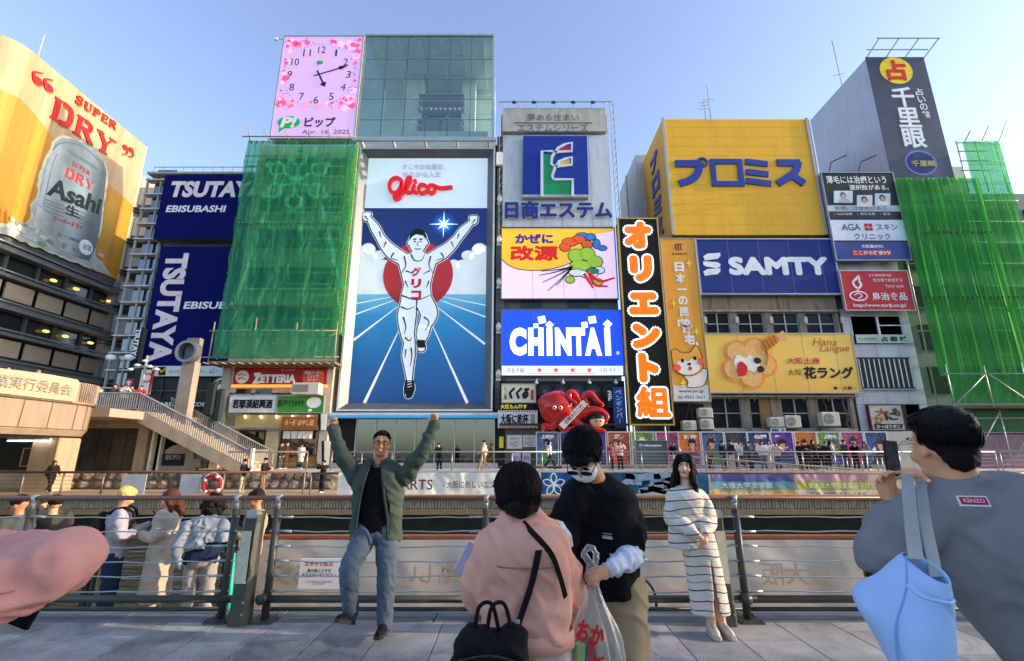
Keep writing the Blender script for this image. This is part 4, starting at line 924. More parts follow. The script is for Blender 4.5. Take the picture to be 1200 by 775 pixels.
t,q=signbox('liquor_sign','white sign with thick black characters between red sign and shop awning','sign',fr,[(270,463),(323,464),(269,483),(323,484)],M('#c9c6bd',.5),.25,STEEL_L,.05)
T(t,fr,'若耶渓紹興酒',296,473.5,46,10,M('#1c1b1b'),fat=.025)
t,q=signbox('green_shop_sign','green sign with black characters and a white speech bubble','sign',fr,[(325,464),(379,465),(325,483),(379,484)],M('#3c7d28',.45,0,.08),.25,STEEL_L,.05)
T(t,fr,'居酒屋 とりのやす',341,473,30,8,M('#16331a'),bold=.03)
a,b=fr.ab(368,472);mb=MB();mb.fdisc(fr,a,b,.52,.38,0,.03,28);a,b=fr.ab(363,481);mb.fdisc(fr,a,b,.13,.1,0,.03,16);mb.build('speech_bubble',M('#c9cdc2'),t)
t,q=signbox('lit_shop_panel','warm beige panel washed by small spotlights above the ramen shop','sign',front(34.15),[(276,486),(372,486),(275,504),(372,504)],M('#a98d58',.6,0,.1),.2)
for k in range(5):
 x=287+k*18.5;p=at(x,487.5,33.9);MB().tube([p,p+Vector((0,.1,-.12))],.06,8).build('spotlight',M('#f2dfae',.4,0,0,1,emit=2.5),t)
t,q=signbox('wooden_shop_sign','brown wavy board with pale brush writing over the ramen shop door','sign',front(33.8),[(330,490),(371,487),(329,502),(372,502)],M('#8a4a1e',.5,0,.25,4,aniso=(.5,.5,6)),.12)
T(t,front(33.8),'らー麺 はやし田',351,495.5,33,7,M('#d8b878'),bold=.02,shear=.2)
t,q=signbox('side_blade_sign','narrow cream blade sign with black edge on the corner by the fist','sign',front(33.9),[(373,485),(383,485),(373,504),(382,504)],M('#cfc6ae',.5),.3)
MB().fpx(front(33.9),[(373,485),(376,485),(376,504),(373,504)],0,.02).build('black_edge',BLACK,t)
t,q=signbox('standing_sign','small upright white and black sign by the ramen shop corner','sign',front(33.6),[(377,517),(386,517),(377,545),(386,545)],M('#c9c2b4',.5),.15)
MB().fpx(front(33.6),[(377,517),(380,517),(380,545),(377,545)],0,.02).build('black_edge',BLACK,t)
t=thing('air_conditioner','beige outdoor unit under the right end of the red burger sign','air conditioner',at(358,462,33.4))
MB().bev(-1.0,.95,-.1,.7,0,.8,.06).build('casing',M('#b3ab9a',.5),t,world=False);MB().box(-.9,.2,-.115,-.105,.15,.65).build('grille',M('#77736a',.6),t,world=False)
# green net scaffold
gs=thing('scaffold','green netted scaffold of poles wrapped round the building under the clock screen','scaffold',(-16.8,33.6,7.6))
net_sheet(gs,'net',-21.15,-12.55,33.3,9.9,25.75,NET,170,130,.17,2,drape=[(-15.5,22,-.32,.7),(-16.6,22.5,-.12,.6),(-18.5,23,.16,.6),(-17.2,16,.35,.8),(-14.6,20,.1,.4)])
net_sheet(gs,'lower_net',-20.9,-12.4,32.75,7.9,9.95,NET,70,20,.2,6)
L=wloc(gs);MB().grid(lambda u,v:Vector((-12.55+.05*math.sin(v*40),33.3+u*1.2,9.9+v*15.85))-L,4,40).build('side_net',NET2,gs,world=False,smooth=True)
pole_set(gs,[-21.1,-18.2,-15.4,-12.7],[11+.9*k for k in range(16)],33.6,PIPE,8,25.5,.2)
pole_set(gs,[-21.2,-18.2,-15.3,-12.45],[9.9,8.0,25.75],32.85,PIPE,7.7,10.4,r_=.05)
for k in range(3):MB().tube([(-20.9+k*2.9,32.8,8.0+(k%2)*1.8),(-18.2+k*2.9,32.8,9.8-(k%2)*1.8)],.04,6).build('scaffold_brace',PIPE,gs,smooth=True)
for k in range(6):x=-21+k*1.6;MB().tube([(x,33.4,25.6),(x+rnd.uniform(-.3,.3),32.4,26.0+rnd.uniform(0,.5))],.04,6).build('scaffold_pole',PIPE,gs,smooth=True)
MB().box(-21.1,-12.3,32.6,34.2,7.55,7.7).build('platform',M('#6b5f4c',.8,0,.3,3),gs)
for k in range(15):x=-21+k*.6;MB().tube([(x,32.2-rnd.uniform(0,.3),7.5),(x,34.3,7.5)],.035,5).build('putlog',PIPE,gs)
tie_row(gs,-20.8,-12.9,33.25,18.5,4);tie_row(gs,-20.8,-12.9,33.25,25.6,5);tie_row(gs,-20.6,-12.9,33.25,12.0,6)
mb=MB()
for k in range(4):
 pts=[(-12.35,33.4+.1*(i%2),9.9+k*3.9+i*.19)for i in range(21)]
 mb.tube(pts,.05,5)
setp(mb.build('corner_rope',M('#8f7b54',.7),gs),kind='stuff')
t=thing('wall_emblem','snowflake shaped dairy sign faintly visible through the green net','sign',(-16.9,34.5,21.3))
fr=front(33.42);mb=MB();cx_,cz_=-16.9,22.3
for k in range(6):
 g=PI/2+k*PI/3;ux,uz=math.cos(g),math.sin(g)
 hexp=[(cx_+1.9*ux+.62*math.cos(g+j*PI/3),cz_+1.9*uz+.62*math.sin(g+j*PI/3))for j in range(6)]
 mb.stroke(fr,hexp,.2,0,.05,0,True);mb.stroke(fr,[(cx_+.7*ux,cz_+.7*uz),(cx_+1.3*ux,cz_+1.3*uz)],.2,0,.05);mb.stroke(fr,[(cx_+2.5*ux,cz_+2.5*uz),(cx_+2.9*ux,cz_+2.9*uz)],.5,0,.05)
star=[(cx_+(.75 if j%2==0 else.3)*math.sin(j*PI/5),cz_+(.75 if j%2==0 else.3)*math.cos(j*PI/5))for j in range(10)]
mb.fpoly(fr,star,0,.05);put_text(mb,fr,'雪印メグミルク',cx_+.1,18.35,5.0,.8,.05,bold=.03)
mb.build('relief',M('#b9d8c4',.6),t)
# clock screen
fc=front(34.6)
SCR=M('#a284b0',.35,0,.02,1,emit=.24)
t,q=signbox('clock_screen','pink cherry blossom screen with a clock face, green speech mark and the date','screen',fc,[(333,43),(426,43),(318,162),(414,162)],SCR,.9,M('#7d8082',.5,.3),.08)
a0,a1,b0,b1=q;ca,cb=fc.ab(374,87.5);cw=2.55;ink=M('#26202a',.5)
for h in range(12):
 g=PI/2-(h+1)*PI/6;mb=MB()
 put_text(mb,fc,str(h+1),ca+cw*1.0*math.cos(g),cb+cw*1.02*math.sin(g),(.16 if h==0 else.40)if h<9 else.66,.72,.02,rot=0 if h not in(2,3,8)else(-.1,0,0)[0])
 mb.build('numeral',ink,t)
mb=MB()
for k in range(60):
 g=k*PI/30;r1=cw*1.2;mb.fdisc(fc,ca+r1*math.cos(g),cb+r1*1.05*math.sin(g),.035 if k%5 else.06,None,0,.015,8)
setp(mb.build('minute_dots',M('#77558a',.5),t),kind='stuff')
def hand(a,b,g,ln,w_,nm):
 u,v=math.cos(g),math.sin(g);mb=MB()
 mb.stroke(fc,[(a-u*.45,b-v*.45),(a+u*ln*.8,b+v*ln*.8)],w_,.02,.05)
 p=[(ln*.62,0),(ln*.74,w_*1.9),(ln,0),(ln*.74,-w_*1.9)];mb.fpoly(fc,[(a+x*u-y*v,b+x*v+y*u)for x,y in p],.05,.07)
 mb.build(nm,M('#1e1a20',.4),t)
hand(ca,cb,R(20),2.6,.1,'minute_hand');hand(ca,cb,R(-64),1.45,.15,'hour_hand')
def flower(mb,a,b,r_,g0,c):
 for k in range(5):
  g=g0+k*2*PI/5;mb.fdisc(fc,a+r_*.55*math.cos(g),b+r_*.55*math.sin(g),r_*.42,r_*.42,c-.008,c,9)
r5=random.Random(5);F1,F2,F3=M('#d2486c',.4,0,.05,1,emit=.2),M('#e07f9c',.4,0,.05,1,emit=.2),M('#dc9cbc',.4,0,.05,1,emit=.2)
W_,H_=a1-a0,b1-b0
for k in range(96):
 s=k/96;e=r5 .uniform(.0,1)**1.5
 if k%4==0:u,v=r5 .uniform(.04,.96),.955-e*.07
 elif k%4==1:u,v=r5 .uniform(.04,.96),.30+e*.10
 elif k%4==2:u,v=.045+e*.05,r5 .uniform(.3,.95)
 else:u,v=.95-e*.05,r5 .uniform(.3,.95)
 if r5 .random()<.3:u,v=r5 .choice(((.1,.9),(.9,.92),(.1,.34),(.88,.36)))[0]+r5 .uniform(-.09,.09),r5 .choice((.93,.33))+r5 .uniform(-.05,.05)
 if((u-.5)*W_)**2+((v-.635)*H_)**2<8.8:continue
 u=min(.96,max(.04,u));v=min(.975,max(.28,v));mb=MB();r_=r5 .choice((.14,.17,.22,.3,.36));flower(mb,a0+u*W_,b0+v*H_,r_,r5 .uniform(0,6),.012+.0008*(k%12))
 mb.fdisc(fc,a0+u*W_,b0+v*H_,r_*.2,None,0,.03,6);mb.build('blossom',r5 .choice((F1,F1,F2,F3)),t)
mb=MB()
for k in range(26):
 u,v=r5 .choice(((r5 .uniform(.05,.4),.95),(r5 .uniform(.6,.95),.95),(r5 .uniform(.05,.35),.31),(r5 .uniform(.65,.95),.32),(.06,r5 .uniform(.4,.9)),(.94,r5 .uniform(.4,.9))))
 p=(a0+u*W_,b0+v*H_);g=r5 .uniform(0,6);mb.stroke(fc,[p,(p[0]+.3*math.cos(g),p[1]+.2*math.sin(g)),(p[0]+.55*math.cos(g+.4),p[1]+.4*math.sin(g+.4))],.035,0,.01)
setp(mb.build('twigs',M('#7b5068',.5),t),kind='stuff')
GRN=M('#17803c',.4,0,.03,1,emit=.15)
a,b=fc.ab(338.5,143.5);mb=MB();mb.fdisc(fc,a,b,.95,.6,0,.02,32);mb.fpoly(fc,[(a-.75,b-.3),(a-.75,b-1.0),(a-.2,b-.5)],0,.02);mb.build('speech_mark',GRN,t)
T(t,fc,'P!',338.5,143.5,17,13,WHITE,.03,bold=.05,shear=.2);a,b=fc.ab(375,73.5)
mb=MB();mb.fdisc(fc,a,b,.3,.2,0,.02,20);mb.fpoly(fc,[(a-.2,b-.1),(a-.2,b-.38),(a,b-.15)],0,.02);mb.build('speech_mark',GRN,t)
T(t,fc,'ピップ',375,143.5,36,12,M('#2b2528',.5),bold=.035);T(t,fc,'Apr. 16, 2025',382,155.5,56,6.5,M('#3c3238',.5))
p=at(325,45,34.6);t=thing('security_camera','small camera on an arm at the clock screen corner','camera',p+Vector((0,0,-.2)))
MB().tube([(0,0,.1),(.6,0,.1)],.03,6).build('arm',GREY,t,world=False);MB().bev(-.2,.05,-.1,.1,0,.2,.03).build('body',WHITE,t,world=False)
# runner sign building
gb=thing('sign_building','tall narrow building of glass and dark tile carrying the running figure sign','building',(-7.2,38,Z2))
MB().box(-12.6,-1.2,35.9,44,Z2+4,27.2).build('wall',M('#41444a',.7,0,.15,2),gb)
tm=M('#4c5052',.6,0,.2,3)
for k in range(62):
 z=4.6+k*.37
 link('wall_tile',bpy.data.meshes['strip_tile']if k else MB().box(0,.68,0,.06,0,.35).mesh('strip_tile',tm),gb,(-1.25+7.2,35.2-38,z-Z2))
MB().box(-1.25,-.57,35.26,36.5,Z2,27.5).build('tile_backing',M('#2a2c2e',.8),gb)
for k in range(5):
 z=7.2+k*3.6;MB().ell((-1.0,35.1,z),(.22,.2,.38),None,12,8).box(-1.2,-.85,35.1,35.2,z-.5,z-.3).build('wall_lamp',M('#a5a9aa',.3,.3),gb)
fg=front(35.0)
gbx=thing('glass_lantern','square glazed top storey with concrete columns and a raised machine inside','glass box',(-7.3,38,27.2))
x0,x1,zb,zt=-13.05,-1.72,27.3,37.75
PANE=glass_mat('lantern_glass','#e6f0ea',.02,.8)
nc,nr=6,5;cw_=[1.9]*6;tot=x1-x0;cw_=tot/6.0;rh=(zt-zb)/5.0
for i in range(6):
 for k in range(5):
  MB().box(x0+i*cw_+.02,x0+(i+1)*cw_-.02,35.0,35.025,zb+k*rh+.02,zb+(k+1)*rh-.02).build('pane',PANE,gbx)
for i in range(4):
 for k in range(5):MB().box(x0,x0+.025,35.03+i*1.6,36.6+i*1.6,zb+k*rh+.02,zb+(k+1)*rh-.02).build('pane',PANE,gbx)
for k in range(5):MB().box(x1-.03,x1,35.05,41.4,zb+k*rh+.02,zb+(k+1)*rh-.02).build('pane',PANE,gbx)
for i in range(1,6):
 for k in range(1,5):
  x,z=x0+i*cw_,zb+k*rh;MB().box(x-.12,x+.12,35.03,35.07,z-.025,z+.025).box(x-.025,x+.025,35.03,35.07,z-.12,z+.12).tube([(x,35.05,z),(x,35.5,z)],.03,6).build('glass_clamp',STEEL_L,gbx)
for i in range(1,6):MB().box(x0+i*cw_-.015,x0+i*cw_+.015,35.05,35.3,zb,zt).build('glass_fin',M('#3a5a55',.2,0,.1),gbx)
for k in range(1,5):MB().tube([(x0,35.45,zb+k*rh),(x1,35.45,zb+k*rh)],.035,6).build('tension_rod',M('#565c5c',.4,.5),gbx)
fm=M('#9b9fa0',.35,.7,.1,2)
MB().box(x0-.15,x1+.15,34.9,35.2,zt,zt+.18).box(x0-.15,x1+.15,34.9,35.2,zb-.3,zb).box(x0-.18,x0-.02,34.9,35.3,zb,zt).box(x1+.02,x1+.2,34.9,35.3,zb,zt).build('frame',fm,gbx)
conc=M('#b9c4be',.8,0,.12,1)
MB().box(x0,x1,35.1,42,zt-.1,zt+.1).build('roof',conc,gbx)
for i in range(6):MB().box(x0+i*1.9+.9,x0+i*1.9+1.05,35.3,41,zt-.5,zt-.1).build('roof_beam',conc,gbx)
MB().box(x0,x1,35.1,42,zb-.2,zb+.02).build('floor',conc,gbx)
MB().box(x0,x1,41.6,42,zb,zt).build('rear_wall',M('#b4c4bc',.8,0,.1,1),gbx)
for(xa,xb,y)in((-10.6,-8.7,39.5),(-4.9,-3.6,39.8)):MB().box(xa,xb,y,y+1.2,zb,zt).build('column',M('#d0d8d2',.8,0,.1,1),gbx)
MB().box(-8.7,-4.9,39.6,40.2,zb+2.9,zb+8.2).build('recess',M('#2c3a3c',.5),gbx)
for k in range(6):MB().box(-9.0,-4.6,38.9,39.6,zb+3.2+k*.78+(.5 if k>2 else 0),zb+3.35+k*.78+(.5 if k>2 else 0)).build('catwalk',M('#7a8886',.5,.4),gbx)
for k in range(9):MB().ell((-8.6+k*.45,38.8,zb+5.9),(.1,.1,.14),None,8,6).build('spotlight',M('#c9d2cc',.4),gbx)
MB().box(-8.5,-6.9,38.8,39.3,zb+3.1,zb+4.9).box(-6.6,-4.8,38.7,39.2,zb+3.0,zb+4.9).build('equipment',M('#566264',.5),gbx)
mb=MB();mb.fpoly(front(38),[(-4.6+1.6*math.cos(g*PI/16),zb+1.25*math.sin(g*PI/16))for g in range(17)],-.5,.5);mb.build('arched_duct',M('#3e5c58',.5),gbx)
MB().box(x0+.4,x1-.4,36.2,36.3,zb+.1,zb+1.5).build('balustrade',M('#a9bab2',.5),gbx)
MB().box(-12.9,-1.4,34.9,35.9,26.0,27.0).build('fascia_beam',M('#8d8f8d',.6,.2,.15),gb)
for k in range(5):
 x=-12.4+k*2.6;MB().box(x,x+.12,33.9,35.0,26.1,26.4).build('lamp_arm',GREY,gb)
MB().box(-13.0,-1.3,33.8,34.0,26.15,26.4).build('lamp_rail',M('#8f9396',.4,.5),gb)
t,q=signbox('runner_sign','tall steel framed sign with a runner raising both arms on a blue track','sign',fg,[(430,188),(571,188),(407,472),(567,472)],M('#3c96c6',.4,0,.03,1,emit=.10),.8)
a0,a1,b0,b1=q;a0,a1,b0,b1=-11.93,-2.02,5.05,25.3
for o_ in list(t.children):bpy.data.objects.remove(o_)
W_,H_=a1-a0,b1-b0
horizon=fg.ab(490,345)[1];zsky=fg.ab(490,244)[1]
def lit(fn_name,stops,z0,z1,e=.12):
 def fn(m,n,l,b):
  tc=n.new('ShaderNodeTexCoord');sp=n.new('ShaderNodeSeparateXYZ');l.new(tc.outputs['Object'],sp.inputs[0])
  mr=n.new('ShaderNodeMapRange');mr.inputs[1].default_value=z0;mr.inputs[2].default_value=z1;l.new(sp.outputs[2],mr.inputs[0])
  r=ramp(n,[(p,hexc(c))for p,c in stops]);l.new(mr.outputs[0],r.inputs[0]);l.new(r.outputs[0],b.inputs['Base Color']);l.new(r.outputs[0],b.inputs['Emission Color'])
  b.inputs['Emission Strength'].default_value=e;b.inputs['Roughness'].default_value=.4
 return custom(fn_name,fn)
base_z=wloc(t).z
MB().fbox(fg,a0,a1,horizon,zsky,-.03,0).build('sky_panel',lit('sky_print',[(0,'#3388c0'),(.1,'#1f5ca0'),(.4,'#112f78'),(1,'#0d2464')],horizon-base_z,zsky-base_z),t)
MB().fbox(fg,a0,a1,b0,horizon,-.03,0).build('track_panel',lit('track_print',[(0,'#0f447e'),(.4,'#15629e'),(.8,'#2888bc'),(1,'#70b6d2')],b0-base_z,horizon-base_z),t)
MB().fbox(fg,a0,a1,zsky,b1,-.03,0).build('header_panel',M('#b4c2cc',.4,0,.03,1,emit=.12),t)
MB().fbox(fg,a0,a1,b0,b1,-.8,-.04).build('casing',GRD,t)
mb=MB();CL=M('#c4d3dc',.5,0,.08,1,emit=.1)
for s,n_ in((-1,0),(1,1)):
 xe=a0 if s<0 else a1;pts=[(xe,horizon)];r6=random.Random(8+n_)
 prof_=[(0,5.2),(.5,5.0),(.7,4.2),(1.3,4.35),(1.7,3.3),(2.4,3.3),(2.7,2.2),(3.3,1.9),(3.9,1.1),(4.4,0)]
 pts=[(xe,horizon)]+[(xe-s*x,horizon+y*.78)for x,y in prof_]
 mb=MB();mb.fpoly(fg,pts,0,.01+.002*n_)
 for x,y in prof_[:-1]:mb.fdisc(fg,max(a0+.55,min(a1-.55,xe-s*(x+.15))),horizon+y*.74,.52,.42,0,.012+.002*n_,14)
 mb.build('cloud_print',CL,t)
mb=MB();vx,vz=fg.ab(489,342);TRK=M('#d5dee2',.4,0,.02,1,emit=.12)
def clipx(x,z):
 if x<a0:k=(a0-vx)/(x-vx);return(a0,vz+(z-vz)*k)
 if x>a1:k=(a1-vx)/(x-vx);return(a1,vz+(z-vz)*k)
 return(x,z)
for x,z,w0 in((-10.75,b0,.22),(-3.25,b0,.22),(-17.2,b0+.3,.17),(3.2,b0+.3,.17),(-29,b0,.11),(15,b0,.11),(-48,b0,.08),(34,b0,.08)):
 e=clipx(x,z);s0=(vx+(e[0]-vx)*.22,vz+(e[1]-vz)*.22)
 l_=MB();l_.stroke(fg,[s0,e],.03,0,.012,0,w2=w0);l_.build('track_line',TRK,t)
l_=MB();put_text(l_,fg,'',0,0,1,1,0)if False else None
a,b=fg.ab(490,322);MB().fdisc(fg,a,b,2.72,2.72,0,.04,64).build('red_sun',lit('red_sun_print',[(0,'#7d1420'),(.3,'#b01f26'),(1,'#bb2429')],b-2.7-base_z,b+2.7-base_z,.12),t)
a,b=fg.ab(520,263);mb=MB();star=[]
for j in range(16):
 g=j*PI/8;r_=1.15 if j%4==0 else(.62 if j%2==0 else.13);star.append((a+r_*math.cos(g),b+r_*math.sin(g)))
mb.fpoly(fg,star,0,.03);mb.build('star',M('#d9e6ee',.4,0,0,1,emit=.5),t)
for k,r_ in enumerate((.95,.7,.45)):
 MB().fdisc(fg,a,b,r_,r_,0,.008+.004*k,28).build('star_halo',M(['#143c80','#1f5a9c','#3f8cc0'][k],.4,0,0,1,emit=.15),t)
def athlete(mb,g,c0,c1):
 def P(x,y):return fg.ab(x,y)
 def limb2(pts,ws):
  q=[P(*p)for p in pts];q3=catm([Vector((x,z,0))for x,z in q],6);n_=len(q3);out=[]
  for i in range(n_):
   s=i/(n_-1)*(len(ws)-1);k=min(int(s),len(ws)-2);out.append(ws[k]+(ws[k+1]-ws[k])*(s-k))
  L=[];Rr=[]
  for i,p in enumerate(q3):
   d=(q3[min(i+1,n_-1)]-q3[max(i-1,0)]);d.normalize();hw=out[i]/2+g;L.append((p.x-d.y*hw,p.y+d.x*hw));Rr.append((p.x+d.y*hw,p.y-d.x*hw))
  mb.fpoly(fg,L+Rr[::-1],c0,c1)
  for p,w_ in((q3[0],out[0]),(q3[-1],out[-1])):mb.fdisc(fg,p.x,p.y,w_/2+g,None,c0,c1-.001,18)
 limb2([(472,304),(461,297),(453,289),(446,279),(440,268),(433,257)],[1.0,1.05,.85,.62,.66,.36]);limb2([(506,304),(518,297),(527,290),(536,280),(543,271),(552,262)],[1.0,1.05,.85,.62,.66,.36])
 for x,y,s_ in((430,255,-1),(555,259,1)):
  a,b=P(x,y);mb.fdisc(fg,a,b,.30+g,.36+g,c0,c1+.001,18)
  for k in range(4):mb.fdisc(fg,a+(k-1.5)*.15,b+.28-.03*abs(k-1.5),.1+g,.15+g,c0,c1+.0005*k,10)
 q=[P(*p)for p in[(466,303),(474,299),(482,298),(485,293),(495,293),(498,298),(505,299),(512,304),(508,318),(504,334),(505,346),(508,360),(497,363),(486,358),(470,362),(471,346),(474,334),(470,318)]]
 cx2=sum(a for a,_ in q)/len(q);cz2=sum(b for _,b in q)/len(q)
 q=[(cx2+(a-cx2)*(1+g/1.2),cz2+(b-cz2)*(1+g/2.3))for a,b in q];mb.fpoly(fg,q,c0,c1+.002)
 limb2([(480,354),(477,372),(478,392),(480,402),(479,418),(480,444)],[1.25,1.35,.95,.78,.92,.36]);limb2([(497,354),(503,368),(498,382)],[1.3,1.25,.9]);limb2([(497,385),(495,394),(494,402)],[.95,.85,.42])
 limb2([(480,448),(480,455),(479,462)],[.46,.66,.5]);limb2([(493,402),(494,408)],[.48,.56])
 a,b=P(490,284);mb.fdisc(fg,a,b,.68+g,.95+g,c0,c1+.003,32);mb.fdisc(fg,a-.68,b-.1,.12+g,.2+g,c0,c1,12);mb.fdisc(fg,a+.68,b-.1,.12+g,.2+g,c0,c1,12)
mb=MB();athlete(mb,.13,.04,.06);mb.build('runner_outline',M('#d5dde2',.4,0,0,1,emit=.1),t)
mb=MB();athlete(mb,.085,.065,.085);mb.build('runner_line',M('#101216',.4,0,0),t)
mb=MB();athlete(mb,0,.09,.11);mb.build('runner_body',M('#bcc4c8',.4,0,.02,1,emit=.12),t)
K=M('#15161a',.4,0,0);mb=MB();c=.125
def pl(*p):return[fg.ab(x,y)for x,y in p]
hair=pl((481,282),(480.5,275),(485,270),(491,268.5),(497,271),(499.5,276),(499,282),(496.5,277),(488,275.5),(483.5,278))
mb.fpoly(fg,hair,.1,c)
for s in(484.5,491.5):mb.stroke(fg,pl((s,281.5),(s+4,281)),.12,0,c);mb.stroke(fg,pl((s+.8,284),(s+3.2,284)),.1,0,c)
mb.stroke(fg,pl((490.5,284),(489,288.5),(491,289)),.06,0,c);mb.stroke(fg,pl((486.5,292.3),(490,293),(493.5,292.3)),.08,0,c)
for line in(((482,299),(486,306),(494,306),(498,299)),((474,301),(476,312),(471,321)),((505,301),(503,312),(508,321)),((471,347),(489,352),(506,346)),((489,352),(488,364)),((470,360),(478,363),(486,360)),((462,297),(459,303),(467,306)),((517,297),(520,303),(511,306)),((453,284),(450,291)),((529,284),(532,291)),((445,272),(447,279)),((538,275),(536,281)),((475,396),(480,400),(483,396)),((473,372),(476,384),(474,392)),((497,372),(503,378),(499,388)),((482,408),(483,418),(481,430)),((476,410),(475,420)),((428,254),(432,259)),((557,258),(553,263)),((476,318),(486,322)),((504,318),(496,322)),((475,330),(479,338)),((503,330),(500,338))):
 mb.stroke(fg,pl(*line),.12,0,c,4,w2=.04)
mb.fpoly(fg,pl((475,446),(486,446),(486,458),(483,466),(477,466),(474,458)),.11,c+.003);mb.fpoly(fg,pl((489,399),(498,399),(499,408),(490,408)),.11,c+.003)
mb.build('runner_drawing',K,t)
mb=MB()
for y in(448,451,454):mb.stroke(fg,pl((478,y),(483,y-1)),.06,0,.135)
mb.build('shoelaces',WHITE,t)
for i,ch in enumerate('グリコ'):T(t,fg,ch,488,319.5+i*13.6,12,11,M('#a81f22',.4,0,0,1,emit=.08),.13,bold=.06)
mb=MB();REDL=M('#b3161c',.35,0,.04,1,emit=.12,coat=.3)
def script(c,w_,dw):
 for st_ in([(471,213),(466,210),(460,212),(457,219),(459,226),(465,227),(470,221),(471,215),(471,225),(469,233),(464,235),(463,231),(470,228)],[(472,228),(479,219),(482,211),(479,210),(476,218),(477,226),(481,227)],[(486,219),(484,225),(488,227)],[(499,219),(494,218),(491,223),(494,228),(500,226)],[(509,219),(504,219),(502,224),(506,228),(510,225),(510,220),(517,222),(529,221)]):
  mb.stroke(fg,pl(*st_),w_+dw,0,c,7)
  for e in(st_[0],st_[-1]):a,b=fg.ab(*e);mb.fdisc(fg,a,b,(w_+dw)/2,None,0,c-.002,12)
 a,b=fg.ab(487,214);mb.fdisc(fg,a,b,w_*.6+dw/2,None,0,c,12)
script(.28,.27,0);mb.build('brand_script',REDL,t)
SV=M('#a5adb2',.3,.5,.05);T(t,fg,'すこやかな毎日、',497,196.5,50,6.5,SV,.14,fat=.012);T(t,fg,'ゆたかな人生',495,205.5,44,6.5,SV,.14,fat=.012)
def fframe(mb,A0,A1,B0,B1,w_,c_in,c_out):
 I=[(A0,B0),(A1,B0),(A1,B1),(A0,B1)];O=[(A0-w_,B0-w_),(A1+w_,B0-w_),(A1+w_,B1+w_),(A0-w_,B1+w_)]
 vs=[fg.pt(*p,c_in)for p in I]+[fg.pt(*p,c_out)for p in O]+[fg.pt(p[0],p[1],-.8)for p in O]
 mb.add(vs,[(i,4+i,4+(i+1)%4,(i+1)%4)for i in range(4)]+[(4+i,8+i,8+(i+1)%4,4+(i+1)%4)for i in range(4)])
mb=MB();fframe(mb,a0,a1,b0,b1,.5,-.01,.55);mb.build('bevelled_frame',M('#5f6163',.45,.45,.15,.8),t)
mb=MB();fframe(mb,a0-.5,a1+.5,b0-.5,b1+.5,.12,.56,.57);mb.build('outer_trim',M('#b0b0aa',.35,.6),t)
sf=thing('glass_shop_front','dark glazed shop front with a blue canopy edge below the running figure sign','shop front',(-7.2,35,Z2))
MB().box(-12.9,-1.0,34.1,35.2,3.95,4.12).build('blue_canopy',M('#3f86b4',.4,0,.05,1,emit=.08),sf)
MB().box(-12.9,-1.0,34.2,35.2,4.125,4.3).build('canopy_top',M('#b5b2a8',.5),sf)
MB().box(-12.6,-1.2,36.6,36.8,Z2,4.0).build('rear_wall',M('#3a3d3c',.8,0,.3,1.5),sf)
MB().box(-12.9,-1.0,35.0,36.6,Z2,Z2+.35).build('plinth',M('#a8a196',.7),sf)
for i in range(7):
 xa=-11.2+i*1.42;p_=MB().box(xa+.03,xa+1.39,35.1,35.12,Z2+.35,3.95).build('pane',bpy.data.materials['street_glass'],sf)
for i in range(8):MB().box(-11.23+i*1.42,-11.17+i*1.42,35.02,35.16,Z2+.35,3.95).build('mullion',M('#a29b88',.4,.4),sf)
MB().box(-12.7,-11.25,35.1,35.3,Z2,3.95).build('dark_panel',BLACK,sf)
for(x,w_,h_,c0)in((-9.4,.7,1.4,'#77786c'),(-7.6,1.1,.9,'#8a8468'),(-5.4,.8,1.2,'#6f7470'),(-3.6,.9,.8,'#98906c')):
 MB().box(x,x+w_,35.9,36.3,Z2+.35,Z2+.35+h_).build('display_stand',M(c0,.6,0,.2),sf)
# lattice mast right of runner sign
t=thing('lattice_mast','thin grey lattice mast rising between the running figure sign and the estate sign','mast',(-.75,35.9,Z2))
mb=MB()
for x in(-1.05,-.5):mb.tube([(x,35.05,18),(x,35.05,27.4)],.04,5)
mb.build('chord',STEEL_L,t);mb=MB()
for k in range(12):z=18.2+k*.75;mb.tube([(-1.05,35.05,z),(-.5,35.05,z+.75*(1 if k%2 else 1))],.025,4);mb.tube([(-1.05,35.05,z),(-.5,35.05,z)],.025,4)
mb.build('lacing',STEEL_L,t)
MB().bev(-1.3,-.75,34.8,35.1,24.6,25.8,.05).top('junction_box',WHITE,'white box clamped beside the upper corner of the running figure sign','box')
# estate company block with its signs
eb=thing('tower_building','narrow grey building stacked with the estate, cold remedy and white on blue signs','building',(3.7,38,Z2))
GT=M('#565a55',.7,0,.12,1.5,0,60,0,.25)
MB().box(-.95,8.2,35.5,46,Z2,30.0).build('wall',M('#8b8f8f',.7,0,.1),eb)
mt2=MB().box(0,.9,0,.07,0,.42).mesh('facing_tile',GT)
for z in(12.42,12.0,12.88,6.3,5.87,5.44,5.01,4.58,4.15):
 for i in range(10):link('facing_tile',mt2,eb,(-.9+i*.915-3.7,35.42-38,z-Z2))
fe=front(35.0)
MB().fpx(front(35.45),[(610,352),(634,352),(634,361),(610,361)],0,.08).build('window',M('#2c3640',.15),eb);MB().fpx(front(35.45),[(665,352),(690,352),(690,361),(665,361)],0,.08).build('window',M('#2c3640',.15),eb)
PAN=M('#a9adae',.5,.1,.06,1,0,60,0,.25)
t,q=signbox('estate_sign','grey rooftop sign with a blue square emblem of green, red and yellow arcs','sign',fe,[(590,158),(712,158),(588,266),(718,266)],PAN,1.0)
hdr=MB().fpx(fe,[(589,130),(708,130),(709,157),(589,157)],-1,.35).build('header',M('#9b988f',.6,0,.08,1,0,60,0,.3),t)
fh=front(34.62);DK=M('#45423e',.5)
